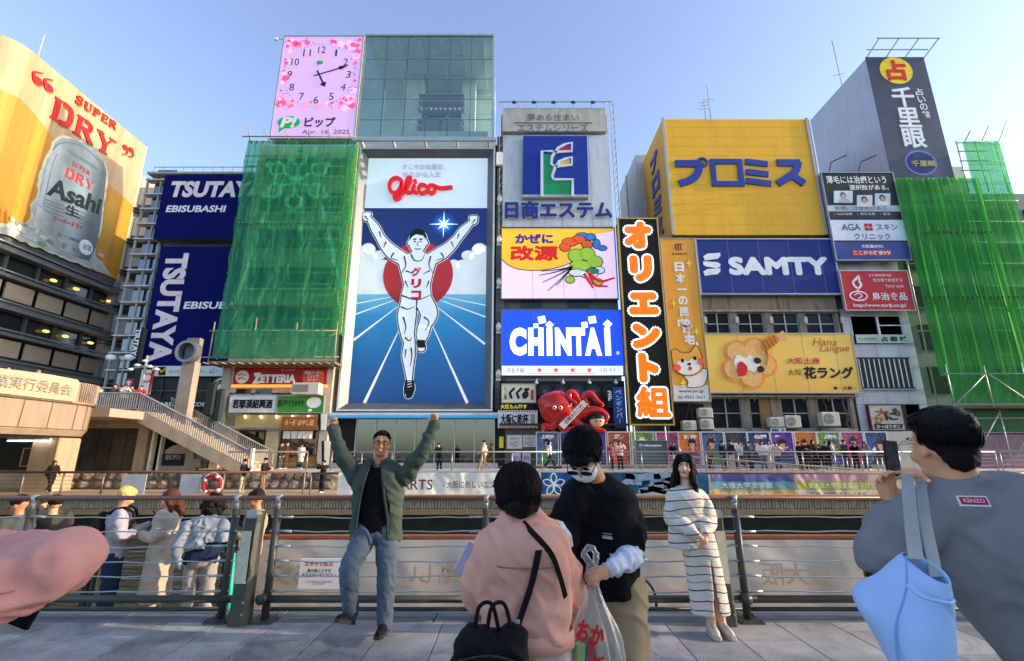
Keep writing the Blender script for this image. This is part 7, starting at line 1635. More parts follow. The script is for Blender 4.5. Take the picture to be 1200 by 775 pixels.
def shoe(root,ank,yaw,mat,sole,ln=.27,pitch=0.0,s=1.0):
 mb=MB();mb.limb([(0,.055,-.035),(0,0,-.03),(0,-.09,-.047),(0,-ln+.11,-.052)],[.036,.042,.040,.030],14,4);mb.limb([(0,.02,.03),(0,.015,-.02)],[.038,.042],12,3)
 b=MB();b.fpoly(Fr((0,0,0),(1,0,0)),[(0,0),(1,0),(0,1)],0,0)if False else None
 pts=[(.036*math.cos(t)*(1.15 if-PI/2<t<0 else 1),0)for t in(0,)]
 ol=[(.040,.05),(.043,0),(.045,-.08),(.038,-ln+.10),(.018,-ln+.075),(-.018,-ln+.075),(-.038,-ln+.10),(-.045,-.08),(-.043,0),(-.040,.05),(-.02,.09),(.02,.09)]
 n_=len(ol);b.add([(x,y,-.085)for x,y in ol]+[(x*.97,y*.98,-.055)for x,y in ol],[tuple(range(n_-1,-1,-1)),tuple(range(n_,2*n_))]+[(i,(i+1)%n_,n_+(i+1)%n_,n_+i)for i in range(n_)])
 m_=Matrix.Translation(ank)@Rz(yaw)@Matrix.Rotation(pitch,4,'X')@Matrix.Scale(s,4)
 mb.xf(m_);b.xf(m_);o=part(root,'shoe',fuse(mb,.009,3),mat)
 b.build('sole',sole,None,world=False).parent=o
 l_=MB()
 for k in range(4):l_.tube([(-.018,-.03-k*.022,.012-k*.008),(.018,-.036-k*.022,.012-k*.008)],.003,5)
 l_.xf(m_);l_.build('laces',sole,None,world=False).parent=o
 return o
SK1,SK2,SK3=[M(h,.5,0,.08,9,.15,120,spec=.35)for h in('#a5704f','#b98462','#c0917a')]
def cloth(h,rough=.85,var=.1,b=.2,bs=800):return M(h,rough,0,var,5,b,bs,spec=.2)
# man with raised fists
def arms_up_man():
 Y=4.7;L=V(-1.2,Y,0);g=lambda px,py,y=Y:at(px,py,y)-L
 r_=thing('person','man in open green jacket, black shirt and jeans raising both fists','person',L)
 pel,neck,hc=g(441,620),g(444,546),g(447,521);H=headmat(hc,.22,-.06,.05)
 b=MB();head_shape(b,H,1.0);b.limb([hc+V(0,.02,-.05),neck+V(0,.01,-.03)],[.058,.064],16,4);torso(b,pel,neck+V(0,0,-.02),0,.15,.13,.14,.09,.05)
 sl,sr=g(417,557),g(475,557);el,er=g(400,530,4.62),g(495,530,4.62);wl,wr_=g(390,503,4.66),g(509,499,4.66)
 for s,e,w_ in((sl,el,wl),(sr,er,wr_)):b.limb([s,e,w_],[.05,.042,.028],14,5)
 hand(b,wl+V(0,0,.02),(.02,-.02,1),(-.3,.9,0),-1,.92,(1.45,1.5,1.5,1.5),1.0,.02);hand(b,wr_+V(0,0,.02),(.05,-.02,1),(.3,.9,0),1,.92,(1.45,1.5,1.5,1.5),1.0,.02)
 hl,hr=g(430,623),g(454,623);kl,kr=g(409,668,4.42),g(453,672,4.6);al,ar=g(411,716,4.62),g(451,727,4.62)
 for s,e,w_ in((hl,kl,al),(hr,kr,ar)):b.limb([s,e,w_+V(0,0,.03)],[.07,.05,.028],14,5)
 part(r_,'body',fuse(b,.0075,2),SK1)
 t=MB();torso(t,pel+V(0,0,-.0),neck+V(0,.0,-.005),0,.178,.162,.160,.118,.08);part(r_,'shirt',fuse(t,.012,3,.006,7,seed=3),cloth('#08080a',.9))
 j=MB();torso(j,pel+V(.0,.01,-.0),neck+V(0,.015,.015),0,.222,.215,.215,.150,.10)
 for s,e,w_ in((sl,el,wl),(sr,er,wr_)):j.limb([s+(V(0,0,0)-(s+V(0,0,.05)))*.0,s+(e-s)*.5,e,w_],[.080,.064,.055,.044],16,5)
 j.limb([sl+V(0,.01,-.02),neck+V(-.07,.02,-.0)],[.075,.06],14,4);j.limb([sr+V(0,.01,-.02),neck+V(.07,.02,-.0)],[.075,.06],14,4)
 nx=neck.x
 def cut(c,n_):
  if n_.y>-.15 or c.z>neck.z+.03:return False
  u=(neck.z-c.z)/(neck.z-pel.z);hw=.045+.095*min(1,max(0,u)*1.6);return abs(c.x-(nx+(pel.x-nx)*u))<hw and c.y<.0 and c.z>pel.z-.5
 jm=fuse(j,.012,3,.013,7.5,cut,seed=5);jo=part(r_,'jacket',jm,cloth('#39423a',.9,.12));so=jo.modifiers.new('thick','SOLIDIFY');so.thickness=-.008
 for s,d in((wl,-1),(wr_,1)):MB().tube([s-(s-(el if d<0 else er)).normalized()*.01,s+(s-(el if d<0 else er)).normalized()*.03],.042,14).build('cuff',cloth('#2c332c'),r_,world=False,smooth=True)
 for sx in(-1,1):
  p0=V(nx+sx*.055,-.10,neck.z+.015);q=[V(nx+sx*.045,.03,neck.z+.04),p0,V(nx+sx*.10,-.155,neck.z-.22),V(pel.x+sx*.135,-.16,neck.z-.45),V(pel.x+sx*.145,-.155,pel.z-.07)]
  MB().tube(catm(q,6),.012,6).build('jacket_edge',cloth('#2f372f'),r_,world=False,smooth=True)
 p=MB()
 for s,e,w_ in((hl,kl,al),(hr,kr,ar)):p.limb([s+V(0,0,.03),s+(e-s)*.45,e,e+(w_-e)*.5,w_+V(0,0,-.02)],[.105,.097,.080,.073,.066],18,5)
 p.ell(pel+V(0,0,-.04),(.165,.125,.10))
 part(r_,'jeans',fuse(p,.011,3,.006,10,seed=8),M('#47525e',.85,0,.3,7,.4,200,spec=.2))
 shoe(r_,al+V(0,-.0,-.015),-.25,M('#0c0c0e',.7),M('#2a2a2c',.7),.27,-.35);shoe(r_,ar+V(0,0,-.005),-.05,M('#0c0c0e',.7),M('#2a2a2c',.7))
 face(r_,H,1.0,'#8a4038',smile=True)
 c=MB();c.ell((0,.030,.052),(.0755,.088,.072),None,22,14);c.ell((0,-.034,.098),(.054,.036,.026));[c.ell((t_*.066,.028,.026),(.013,.04,.035))for t_ in(-1,1)];c.xf(H);part(r_,'hair',fuse(c,.008,1,.003,60),hair_mat('#0d0b0b'))
 strands(r_,H,1,900,.7,hair_mat('#0f0d0d'),lambda a:.62 if math.cos(a)>.5 else 1.3,seed=4,wid=.003)
 gl=MB()
 for t_ in(-1,1):gl.tube([(t_*.034+.026*math.cos(k*PI/8),-.108,.004+.018*math.sin(k*PI/8)*(1 if abs(math.sin(k*PI/8))<.9 else.9))for k in range(16)],.0026,5,closed=True);gl.tube([(t_*.06,-.106,.008),(t_*.078,-.05,.008),(t_*.08,.01,.0)],.0025,5)
 gl.tube([(-.009,-.109,.006),(.009,-.109,.006)],.0025,5);gl.xf(H);gl.build('glasses',BLACK,r_,world=False)
 MB().tube([wr_+V(0,0,-.005),wr_+V(0,0,.022)],.034,14).build('watch_band',BLACK,r_,world=False)
arms_up_man()
# woman in pink jacket seen from behind
PINK=M('#b98877',.9,0,.08,4,.2,800,spec=.1)
def pink_woman():
 Y=2.35;L=V(.03,Y,0);g=lambda px,py,y=Y:at(px,py,y)-L
 r_=thing('person','short haired woman in pink jacket seen from behind with a black shoulder bag','person',L)
 hc,neck=g(606,578),g(612,608);pel=V(.03,0,.80);H=headmat(hc,PI+.35,.12,0)
 b=MB();head_shape(b,H,.94,True);b.limb([hc+V(0,0,-.03),neck+V(0,0,-.04)],[.05,.056],14,4);torso(b,pel,neck+V(0,0,-.03),0,.14,.12,.14,.09,.05)
 sl,sr=g(574,640),g(652,638);el,er=g(558,700,2.42),g(668,700,2.45);wl,wr_=g(572,672,2.62),g(650,690,2.68)
 for s,e,w_ in((sl,el,wl),(sr,er,wr_)):b.limb([s,e,w_],[.045,.038,.026],12,5)
 hand(b,wl,(-.1,.5,.6),(-.6,.3,-.2),1,.85,(.5,.5,.5,.6),.3);hand(b,wr_,(-.2,.9,.1),(.3,.1,.8),-1,.85,(.8,.8,.8,.8),.4)
 for x in(-.085,.11):b.limb([(x,0,.78),(x,-.01,.42),(x,.02,.08)],[.075,.052,.038],12,5)
 part(r_,'body',fuse(b,.008,2),SK2)
 j=MB();torso(j,pel+V(0,0,0),neck+V(0,.0,-.01),0,.215,.200,.195,.140,.03)
 for s,e,w_ in((sl,el,wl),(sr,er,wr_)):j.limb([s+V(.02 if s.x<0 else-.02,0,-.02),s+(e-s)*.5,e,e+(w_-e)*.5,w_],[.082,.078,.070,.058,.046],18,5)
 j.limb([sl+V(.01,0,.0),neck+V(-.05,0,-.01)],[.068,.058],14,4);j.limb([sr+V(-.01,0,.0),neck+V(.05,0,-.01)],[.068,.058],14,4)
 jm=fuse(j,.010,3,.012,6.5,seed=11);part(r_,'jacket',jm,PINK)
 c=MB();
 for k in range(25):
  pass
 cl=[V(neck.x+.078*math.cos(t),neck.y+.07*math.sin(t),neck.z+.012+.02*math.sin(t))for t in[2*PI*i/24 for i in range(24)]]
 vs=[p+V(0,0,-.03)for p in cl]+[p*1+V(0,0,.035)for p in cl]+[V((p.x-neck.x)*1.28+neck.x,(p.y-neck.y)*1.28+neck.y,p.z-.02)for p in cl]
 c.add(vs,[(k*24+i,k*24+(i+1)%24,(k+1)*24+(i+1)%24,(k+1)*24+i)for k in range(2)for i in range(24)]);c.build('collar',PINK,r_,world=False,smooth=True)
 hm=[V(pel.x+.207*math.cos(t),.152*math.sin(t),pel.z-.005)for t in[2*PI*i/32 for i in range(32)]]
 h=MB();h.add([p+V(0,0,z_)for z_ in(-.05,.02)for p in hm]+[V(p.x*1.03-.001,p.y*1.03,p.z+z_)for z_ in(.02,-.05)for p in hm],[(k*32+i,k*32+(i+1)%32,((k+1)%4)*32+(i+1)%32,((k+1)%4)*32+i)for k in range(4)for i in range(32)]);h.build('hem_band',PINK,r_,world=False,smooth=True)
 MB().tube(catm([sl+V(.0,-.10,-.05),V(-.08,-.152,sl.z-.055),V(.03,-.16,sl.z-.06),V(.14,-.152,sl.z-.055),sr+V(0,-.10,-.05)],6),.0035,5).build('yoke_seam',M('#8f5a48',.9),r_,world=False)
 t=MB();t.loft([(-.03,0,.06,.24,.16),(-.0,0,.4,.21,.15),(.03,0,.70,.18,.13),(.03,0,.84,.16,.12)],32);part(r_,'trousers',fuse(t,.014,3,.012,5,seed=2),cloth('#96928a'))
 for x in(-.09,.11):shoe(r_,V(x,-.02,.088),PI,M('#3a3632',.7),M('#8a8680',.7),.24)
 hb='#120e0d';c=MB();c.ell((0,.012,.035),(.098,.112,.098),None,22,14);c.ell((0,.045,-.035),(.088,.075,.075));c.ell((0,-.02,.07),(.08,.085,.05));c.xf(H);part(r_,'hair',fuse(c,.009,2,.006,22),hair_mat(hb))
 strands(r_,H,.98,2600,1.0,hair_mat('#17110f',.3),lambda a:1.35 if math.cos(a)>.5 else 2.25,fall=lambda a:.02,seed=7,wid=.0026,rad=(.100,.114,.108),c0=(0,.014,.028),jit=.5,curl=.06)
 st_=MB()
 def ribbon(mb,pts,w_,side,sub=8,th=.004):
  q=catm(pts,sub);vs=[];n_=len(q);sd_=Vector(side).normalized()
  for p,o_ in[(p,o_)for p in q for o_ in(-w_/2,w_/2)]:vs.append(p+sd_*o_)
  vs+=[v+V(0,-th,0)for v in vs];m2=2*n_
  mb.add(vs,[(2*i,2*i+1,2*i+3,2*i+2)for i in range(n_-1)]+[(m2+2*i,m2+2*i+2,m2+2*i+3,m2+2*i+1)for i in range(n_-1)]+[(2*i,2*i+2,m2+2*i+2,m2+2*i)for i in range(n_-1)]+[(2*i+1,m2+2*i+1,m2+2*i+3,2*i+3)for i in range(n_-1)])
 bag=thing('shoulder_bag','black shoulder bag hanging from crossed straps on the pink jacket','bag',L+V(-.13,-.2,.62));BL=V(-.13,-.2,.62)
 BK=M('#0b0b0d',.75,0,.2,8,.3,200)
 s1=MB();ribbon(s1,[g(633,612,2.36)-BL,g(632,640,2.20)-BL,g(624,680,2.185)-BL,g(614,712,2.18)-BL,g(606,735,2.17)-BL],.030,(1,.1,.2));s1 .build('strap',BK,bag,world=False)
 s1=MB();ribbon(s1,[g(606,605,2.33)-BL,g(622,622,2.215)-BL,g(645,648,2.19)-BL,g(655,672,2.20)-BL,g(663,700,2.25)-BL],.024,(.7,0,.7));s1 .build('strap',BK,bag,world=False)
 s1=MB();s1 .tube([g(606,726,2.165)-BL,g(605,736,2.16)-BL],.012,8);s1 .build('buckle',STEEL_L,bag,world=False)
 bb=MB();c0=g(576,757,2.13)-BL;bb.loft([(c0 .x-.01,c0 .y,c0 .z-.34,.13,.06),(c0 .x-.01,c0 .y,c0 .z-.30,.15,.075),(c0 .x-.005,c0 .y,c0 .z-.12,.148,.08),(c0 .x+.005,c0 .y,c0 .z+.03,.135,.055),(c0 .x+.01,c0 .y,c0 .z+.06,.12,.03)],36,5,4);part(bag,'bag_body',fuse(bb,.01,3,.012,9,seed=4),BK)
 for k in range(2):MB().tube(catm([c0+V(-.07+k*.05,0,.04),c0+V(-.05+k*.05,-.01,.14),c0+V(.0+k*.05,-.01,.15),c0+V(.03+k*.05,0,.05)],6),.008,6).build('bag_handle',BK,bag,world=False,smooth=True)
 MB().tube(catm([c0+V(-.12,-.085,-.02),c0+V(0,-.095,-.0),c0+V(.12,-.085,-.03)],5),.004,5).build('zip',M('#2a2a2c',.4),bag,world=False)
 ph=thing('phone','pale phone edge held in front of the woman in the pink jacket','phone',L+g(549,652,2.62));MB().bev(-.035,.035,-.005,.005,-.08,.06,.004).xf(Matrix.Rotation(.5,4,'Y')).build('phone_body',M('#9a96a8',.3),ph,world=False)
pink_woman()
# man in face mask with a plastic bag
def mask_man():
 Y=2.72;L=V(.5,Y,0);g=lambda px,py,y=Y:at(px,py,y)-L
 r_=thing('person','man in white face mask and black shirt looking down with a plastic bag','person',L)
 hc=g(684,533,2.60);neck=g(700,565,2.74);pel=g(706,682,2.78);H=headmat(hc,-.5,.95,.06)
 b=MB();head_shape(b,H,1.06);b.limb([hc+V(.015,.04,-.04),neck+V(.0,.02,-.02)],[.060,.066],16,4);torso(b,pel,neck,-.3,.16,.14,.14,.095,.05)
 sl,sr=g(671,580,2.66),g(733,588,2.80);el,er=g(658,640,2.60),g(741,650,2.66);wl,wr_=g(652,617,2.45),g(712,668,2.42)
 for s,e,w_ in((sl,el,wl),(sr,er,wr_)):b.limb([s,e,w_],[.036,.028,.025],14,5)
 hand(b,wl+V(0,-.01,0),(-.6,-.4,.3),(-.2,0,1),1,.95,(.5,.5,.5,.5),.3);hand(b,wr_,(-.92,-.22,-.22),(.1,-.55,.85),1,1.0,(1.0,1.1,1.15,1.2),.75,.02)
 hl,hr=pel+V(-.09,0,-.03),pel+V(.10,0,-.03)
 for s,x in((hl,-.10),(hr,.14)):b.limb([s,(s.x*.9+x*.1,-.03,.48),(x,0,.09)],[.08,.058,.04],14,5)
 part(r_,'body',fuse(b,.0068,2),SK2)
 t=MB();torso(t,pel+V(0,0,.0),neck+V(0,0,.005),-.3,.205,.188,.182,.140,.05)
 t.limb([sl+V(.03,0,-.01),sl+(el-sl)*.5,sl+(el-sl)*.85],[.088,.080,.074],16,4);t.limb([sr+V(-.03,0,-.01),sr+(er-sr)*.45,sr+(er-sr)*.72],[.096,.088,.082],16,4);t.limb([sr+V(-.02,0,.0),neck+V(.05,0,-.01)],[.072,.056],12,4);t.limb([sl+V(.02,0,.0),neck+V(-.04,0,-.01)],[.070,.056],12,4)
 part(r_,'shirt',fuse(t,.010,3,.010,6.5,seed=21),cloth('#090a0d',.9))
 fl=MB();fl.limb([el+(sl-el)*.15,el,el+(wl-el)*.5,wl],[.058,.054,.048,.036],16,5);part(r_,'sleeve',fuse(fl,.008,2,.009,15,seed=3),cloth('#aab0c0'))
 fl=MB();fl.limb([er+(sr-er)*.3,er,er+(wr_-er)*.5,wr_+(er-wr_)*.04],[.056,.052,.044,.036],16,5);part(r_,'sleeve',fuse(fl,.008,2,.011,14,seed=6),cloth('#aab0c0'))
 p=MB();p.ell(pel+V(0,0,-.02),(.178,.135,.12))
 for s,x in((hl,-.10),(hr,.14)):p.limb([s,(s.x*.97+x*.03,-.01,.66),(s.x*.9+x*.1,-.03,.42),(x,0,.10)],[.118,.112,.098,.088],18,5)
 part(r_,'trousers',fuse(p,.012,3,.013,5.5,seed=9),cloth('#8a775c',.85,.12))
 for x in(-.1,.14):shoe(r_,V(x,0,.088),-.3,M('#2a2624',.7),M('#8a8680',.7))
 c=MB();c.ell((0,.02,.046),(.087,.100,.086),None,22,14);c.ell((0,-.055,.062),(.074,.050,.040));c.ell((.0,.05,-.015),(.072,.055,.06));[c.ell((t_*.072,.005,.015),(.018,.05,.045))for t_ in(-1,1)];c.xf(H@Matrix.Scale(1.06,4));part(r_,'hair',fuse(c,.008,2,.005,26),hair_mat('#0b0b0d'))
 strands(r_,H,1.06,2200,1.0,hair_mat('#0e0d10',.3),lambda a:1.32 if math.cos(a)>.45 else(1.65 if abs(math.sin(a))>.7 else 2.0),seed=12,wid=.0028,rad=(.090,.108,.100),jit=.45,curl=.05)
 m=MB();m.ell((0,-.060,-.046),(.066,.056,.055),None,22,14);m.xf(H@Matrix.Scale(1.06,4));mo=part(r_,'face_mask',fuse(m,.006,2,.003,16),cloth('#c4c6cc',.8,.03,.1))
 e_=MB()
 for t_ in(-1,1):e_.tube(catm([V(t_*.066,-.045,-.024),V(t_*.072,-.03,-.018),V(t_*.082,.012,-.006)],4),.002,4);e_.tube(catm([V(t_*.05,-.07,-.08),V(t_*.07,-.03,-.055),V(t_*.082,.012,-.03)],4),.002,4)
 e_.xf(H@Matrix.Scale(1.06,4));e_.build('mask_loop',WHITE,r_,world=False)
 face(r_,H,1.06,closed=True)
 gl=MB()
 for t_ in(-1,1):gl.tube([(t_*.034+.027*math.cos(k*PI/8),-.110,.004+.0135*math.sin(k*PI/8))for k in range(16)],.0024,5,closed=True);gl.tube([(t_*.06,-.108,.006),(t_*.078,-.04,.006),(t_*.081,.01,.0)],.0022,5)
 gl.xf(H@Matrix.Scale(1.06,4));gl.build('glasses',M('#060606',.8,spec=.02),r_,world=False)
 for t_ in(-1,1):small(r_,'lens',H,1.06,(t_*.034,-.108,.004),(.025,.0015,.012),M('#2a201c',.7,spec=.03))
 ch=g(702,622,2.5);u=MB();fr_=Fr(L+V(0,0,0),(1,0,0))
 for k,(w_,h_)in enumerate(((.05,.0025),(.05,.0025),(.055,.008))):u.box(-.026,-.026+w_,-.001,.001,.0-k*.011,h_-k*.011)
 u.xf(Matrix.Translation(g(712,626,2.567))@Matrix.Rotation(.25,4,'Z')@Matrix.Rotation(.16,4,'Y'));u.build('chest_print',M('#8f949a'),r_,world=False)
 hp=g(694,672,2.40)+L
 bg_=thing('plastic_bag','thin white plastic bag with red print and shopping inside, hung from a hand','bag',hp+V(0,0,-.62))
 def bagm(m,n,l,b2):
  out=n['Material Output'];df=n.new('ShaderNodeBsdfTranslucent');df.inputs[0].default_value=(.75,.78,.8,1);gl2=n.new('ShaderNodeBsdfGlossy');gl2 .inputs['Roughness'].default_value=.25;tr=n.new('ShaderNodeBsdfTransparent');d2=n.new('ShaderNodeBsdfDiffuse');d2 .inputs[0].default_value=(.7,.72,.74,1)
  a=n.new('ShaderNodeMixShader');a.inputs[0].default_value=.5;l.new(df.outputs[0],a.inputs[1]);l.new(d2 .outputs[0],a.inputs[2]);c_=n.new('ShaderNodeMixShader');c_.inputs[0].default_value=.25;l.new(a.outputs[0],c_.inputs[1]);l.new(gl2 .outputs[0],c_.inputs[2])
  lw=n.new('ShaderNodeLayerWeight');lw.inputs[0].default_value=.35;mr=n.new('ShaderNodeMapRange');mr.inputs[3].default_value=.82;mr.inputs[4].default_value=.05;l.new(lw.outputs['Facing'],mr.inputs[0]);d_=n.new('ShaderNodeMixShader');l.new(mr.outputs[0],d_.inputs[0]);l.new(c_.outputs[0],d_.inputs[1]);l.new(tr.outputs[0],d_.inputs[2]);l.new(d_.outputs[0],out.inputs[0])
 BM=custom('thin_plastic',bagm);mb=MB();prof_=[(.62,.018,.016),(.56,.028,.02),(.50,.05,.035),(.40,.095,.06),(.28,.125,.08),(.14,.14,.095),(.04,.135,.09),(.0,.09,.06)];n_=64;vs=[];pr=catm([Vector(p)for p in prof_],5)
 for p in pr:
  for i in range(n_):
   t_=2*PI*i/n_;z_=p.x;am=.10+.10*max(0,(z_-.25)/.37);k_=1+am*math.sin(t_*9+z_*4)*.6+.12*noise.noise(V(math.cos(t_)*2,math.sin(t_)*2,z_*7));vs.append(V(p.y*math.cos(t_)*k_,p.z*math.sin(t_)*k_,z_-.0))
 mb.add(vs,[(j*n_+i,j*n_+(i+1)%n_,(j+1)*n_+(i+1)%n_,(j+1)*n_+i)for j in range(len(pr)-1)for i in range(n_)]);mb.build('bag_sheet',BM,bg_,world=False,smooth=True)
 k_=MB();k_.limb([(0,0,.60),(-.012,-.01,.66),(-.03,-.012,.70),(-.01,-.0,.735),(.02,0,.70),(.01,0,.64)],[.02,.016,.014,.012,.014,.016],12,5,.5);part(bg_,'bag_handle',fuse(k_,.006,1,.006,30),BM)
 MB().bev(-.09,-.01,-.05,.04,.03,.24,.006).xf(Matrix.Rotation(.12,4,'Y')).build('carton',M('#8f9494',.5,0,.3,12),bg_,world=False);MB().bev(.01,.11,-.06,.03,.02,.10,.006).build('green_pack',M('#6fae3c',.4,0,.1),bg_,world=False);MB().bev(-.03,.07,-.01,.06,.08,.34,.01).xf(Matrix.Rotation(-.2,4,'Y')).build('dark_pack',M('#262c36',.5,0,.3,8),bg_,world=False)
 MB().tube([(-.09,-.02,.1),(-.07,-.02,.34)],.025,10).build('bottle',M('#5f8a34',.3),bg_,world=False);MB().box(-.085,-.02,-.056,-.052,.06,.2).build('carton_label',M('#b9b4b0'),bg_,world=False)
 fr_=Fr(hp+V(0,-.098,-.62),(1,0,.0));m2=MB();put_text(m2,fr_,'ま',hp.x-.045,.47+.0,.07,.09,.0,bold=.06,rot=-.25);put_text(m2,fr_,'い',hp.x+.005,.40,.07,.08,.0,bold=.06,rot=-.25)
 m2=MB();frp=Fr(hp+V(0,-.092,-.62),(1,0,0));frp.o=Vector((0,hp.y-.080,hp.z-.62));put_text(m2,frp,'おか',hp.x-.03,.40,.12,.085,.0,bold=.05,rot=-.3);put_text(m2,frp,'し',hp.x-.005,.33,.07,.06,.012,bold=.03,rot=-.2);m2 .build('red_print',M('#b02422',.5),bg_)
mask_man()
# woman in striped knit dress
def stripe_fn(m,n,l,b):
 tc=n.new('ShaderNodeTexCoord');sp=n.new('ShaderNodeSeparateXYZ');l.new(tc.outputs['Object'],sp.inputs[0])
 no=n.new('ShaderNodeTexNoise');no.inputs['Scale'].default_value=3;l.new(tc.outputs['Object'],no.inputs[0])
 ax=n.new('ShaderNodeMath');ax.operation='ABSOLUTE';l.new(sp.outputs[0],ax.inputs[0]);m1=n.new('ShaderNodeMath');m1 .operation='MULTIPLY_ADD';m1 .inputs[1].default_value=.12;l.new(ax.outputs[0],m1 .inputs[0]);l.new(sp.outputs[2],m1 .inputs[2])
 m0=n.new('ShaderNodeMath');m0 .operation='MULTIPLY_ADD';m0 .inputs[1].default_value=.05;l.new(no.outputs[0],m0 .inputs[0]);l.new(m1 .outputs[0],m0 .inputs[2])
 md=n.new('ShaderNodeMath');md.operation='MODULO';md.inputs[1].default_value=.285;l.new(m0 .outputs[0],md.inputs[0]);dv=n.new('ShaderNodeMath');dv.operation='DIVIDE';dv.inputs[1].default_value=.285;l.new(md.outputs[0],dv.inputs[0])
 W=hexc('#d8d2c4');r_=ramp(n,[(0,W),(.10,hexc('#a02a36')),(.14,W),(.40,hexc('#23283c')),(.435,W),(.62,hexc('#c09560')),(.66,W),(.84,hexc('#23283c')),(.875,W)],'CONSTANT');l.new(dv.outputs[0],r_.inputs[0])
 l.new(r_.outputs[0],b.inputs['Base Color']);b.inputs['Roughness'].default_value=.95
 wv=n.new('ShaderNodeTexWave');wv.bands_direction='Z';wv.inputs['Scale'].default_value=26;wv.inputs['Distortion'].default_value=3;l.new(tc.outputs['Object'],wv.inputs[0]);bp=n.new('ShaderNodeBump');bp.inputs['Strength'].default_value=.5;bp.inputs['Distance'].default_value=.01;l.new(wv.outputs[0],bp.inputs['Height']);l.new(bp.outputs[0],b.inputs['Normal'])
def striped_woman():
 Y=4.72;L=V(1.70,Y,0);g=lambda px,py,y=Y:at(px,py,y)-L
 r_=thing('person','long haired woman in cream dress with red, navy and orange stripes, hands clasped','person',L)
 hc,neck=g(802,547),g(804,572);pel=g(807,633);H=headmat(hc,-.35,-.1,.08)
 b=MB();head_shape(b,H,.96,True);b.limb([hc+V(0,.02,-.05),neck+V(0,0,-.02)],[.045,.05],14,4);torso(b,pel,neck,0,.13,.11,.13,.085,.05)
 sl,sr=g(788,580),g(822,581);el,er=g(790,607,4.66),g(829,608,4.68);wl,wr_=g(815,626,4.50),g(826,625,4.52)
 for s,e,w_ in((sl,el,wl),(sr,er,wr_)):b.limb([s,e,w_],[.042,.036,.024],12,5)
 hand(b,wl+V(.01,0,0),(.8,-.1,-.7),(0,-1,0),-1,.86,(.4,.45,.5,.5),.2,.03);hand(b,wr_+V(-.005,-.01,0),(-.25,-.15,-1),(0,-1,0),1,.86,(.5,.5,.55,.6),.3,.03)
 for x,d in((.02,.0),(.10,.0)):b.limb([(x-.02,0,pel.z),(x+.03,-.01,.45),(x+.05,0,.09)],[.07,.05,.034],12,5)
 part(r_,'body',fuse(b,.0065,2),SK3)
 SM=custom('striped_knit',stripe_fn);t=MB();torso(t,pel+V(-.005,0,.06),neck+V(0,0,.0),0,.158,.16,.17,.12,.13)
 for s,e,w_ in((sl,el,wl),(sr,er,wr_)):t.limb([s+V(.02 if s is sl else-.02,0,-.015),s+(e-s)*.5,e+V(-.015 if s is sl else.01,0,-.02),e+(w_-e)*.55,w_],[.074,.074,.074,.064,.040],18,5)
 t.limb([sl+V(.01,0,0),neck+V(-.03,0,-.02)],[.06,.05]);t.limb([sr+V(-.01,0,0),neck+V(.03,0,-.02)],[.06,.05]);t.tube([neck+V(0,0,-.05),neck+V(0,0,.02)],.056,16)
 part(r_,'sweater',fuse(t,.010,3,.006,8,seed=31),SM)
 s_=MB();s_.loft([(.06,0,.17,.165,.12),(.05,0,.35,.16,.12),(.025,0,.6,.16,.12),(.0,0,pel.z,.155,.115),(.0,0,pel.z+.08,.15,.1)],36,2.2,4)
 def cut(c,n_):return c.z<.62 and abs(c.x-.075-(c.z-.17)*-.03)<.004+(.62-c.z)*.055 and n_.y<-.3 or c.z<.178
 so=part(r_,'skirt',fuse(s_,.010,2,.004,5,cut,seed=33),SM);md=so.modifiers.new('thick','SOLIDIFY');md.thickness=.006
 for x,yw in((.055,-.05),(.16,.15)):shoe(r_,V(x,-.01 if x<.1 else.0,.088),yw,M('#a39a88',.7,0,.1),M('#8a8378',.6),.235,0,.95)
 face(r_,H,.96,'#9a3a3c')
 hm=hair_mat('#15100f');c=MB();c.ell((0,.02,.042),(.083,.098,.083),None,22,14)
 for t_ in(-1,1):c.limb([(t_*.055,.0,.07),(t_*.083,.01,-.0),(t_*.088,.015,-.08),(t_*.10,.0,-.17),(t_*.11,-.02,-.235)],[.03,.032,.036,.038,.016],14,5,.8)
 c.limb([(0,.06,.02),(0,.075,-.08),(0,.07,-.2)],[.06,.065,.05],16,4);c.xf(H@Matrix.Scale(.96,4));part(r_,'hair',fuse(c,.009,2,.008,20),hm)
 strands(r_,H,.96,1300,1.0,hm,lambda a:1.5,fall=lambda a:0 if math.cos(a)>.62 else.22,seed=17,wid=.004,rad=(.090,.104,.096),jit=.22,curl=.03,az=(.75,2*PI-.75))
 MB().tube([wl+V(-.012,0,.006),wl+V(.006,0,-.006)],.034,12).build('wristband',BLACK,r_,world=False)
striped_woman()
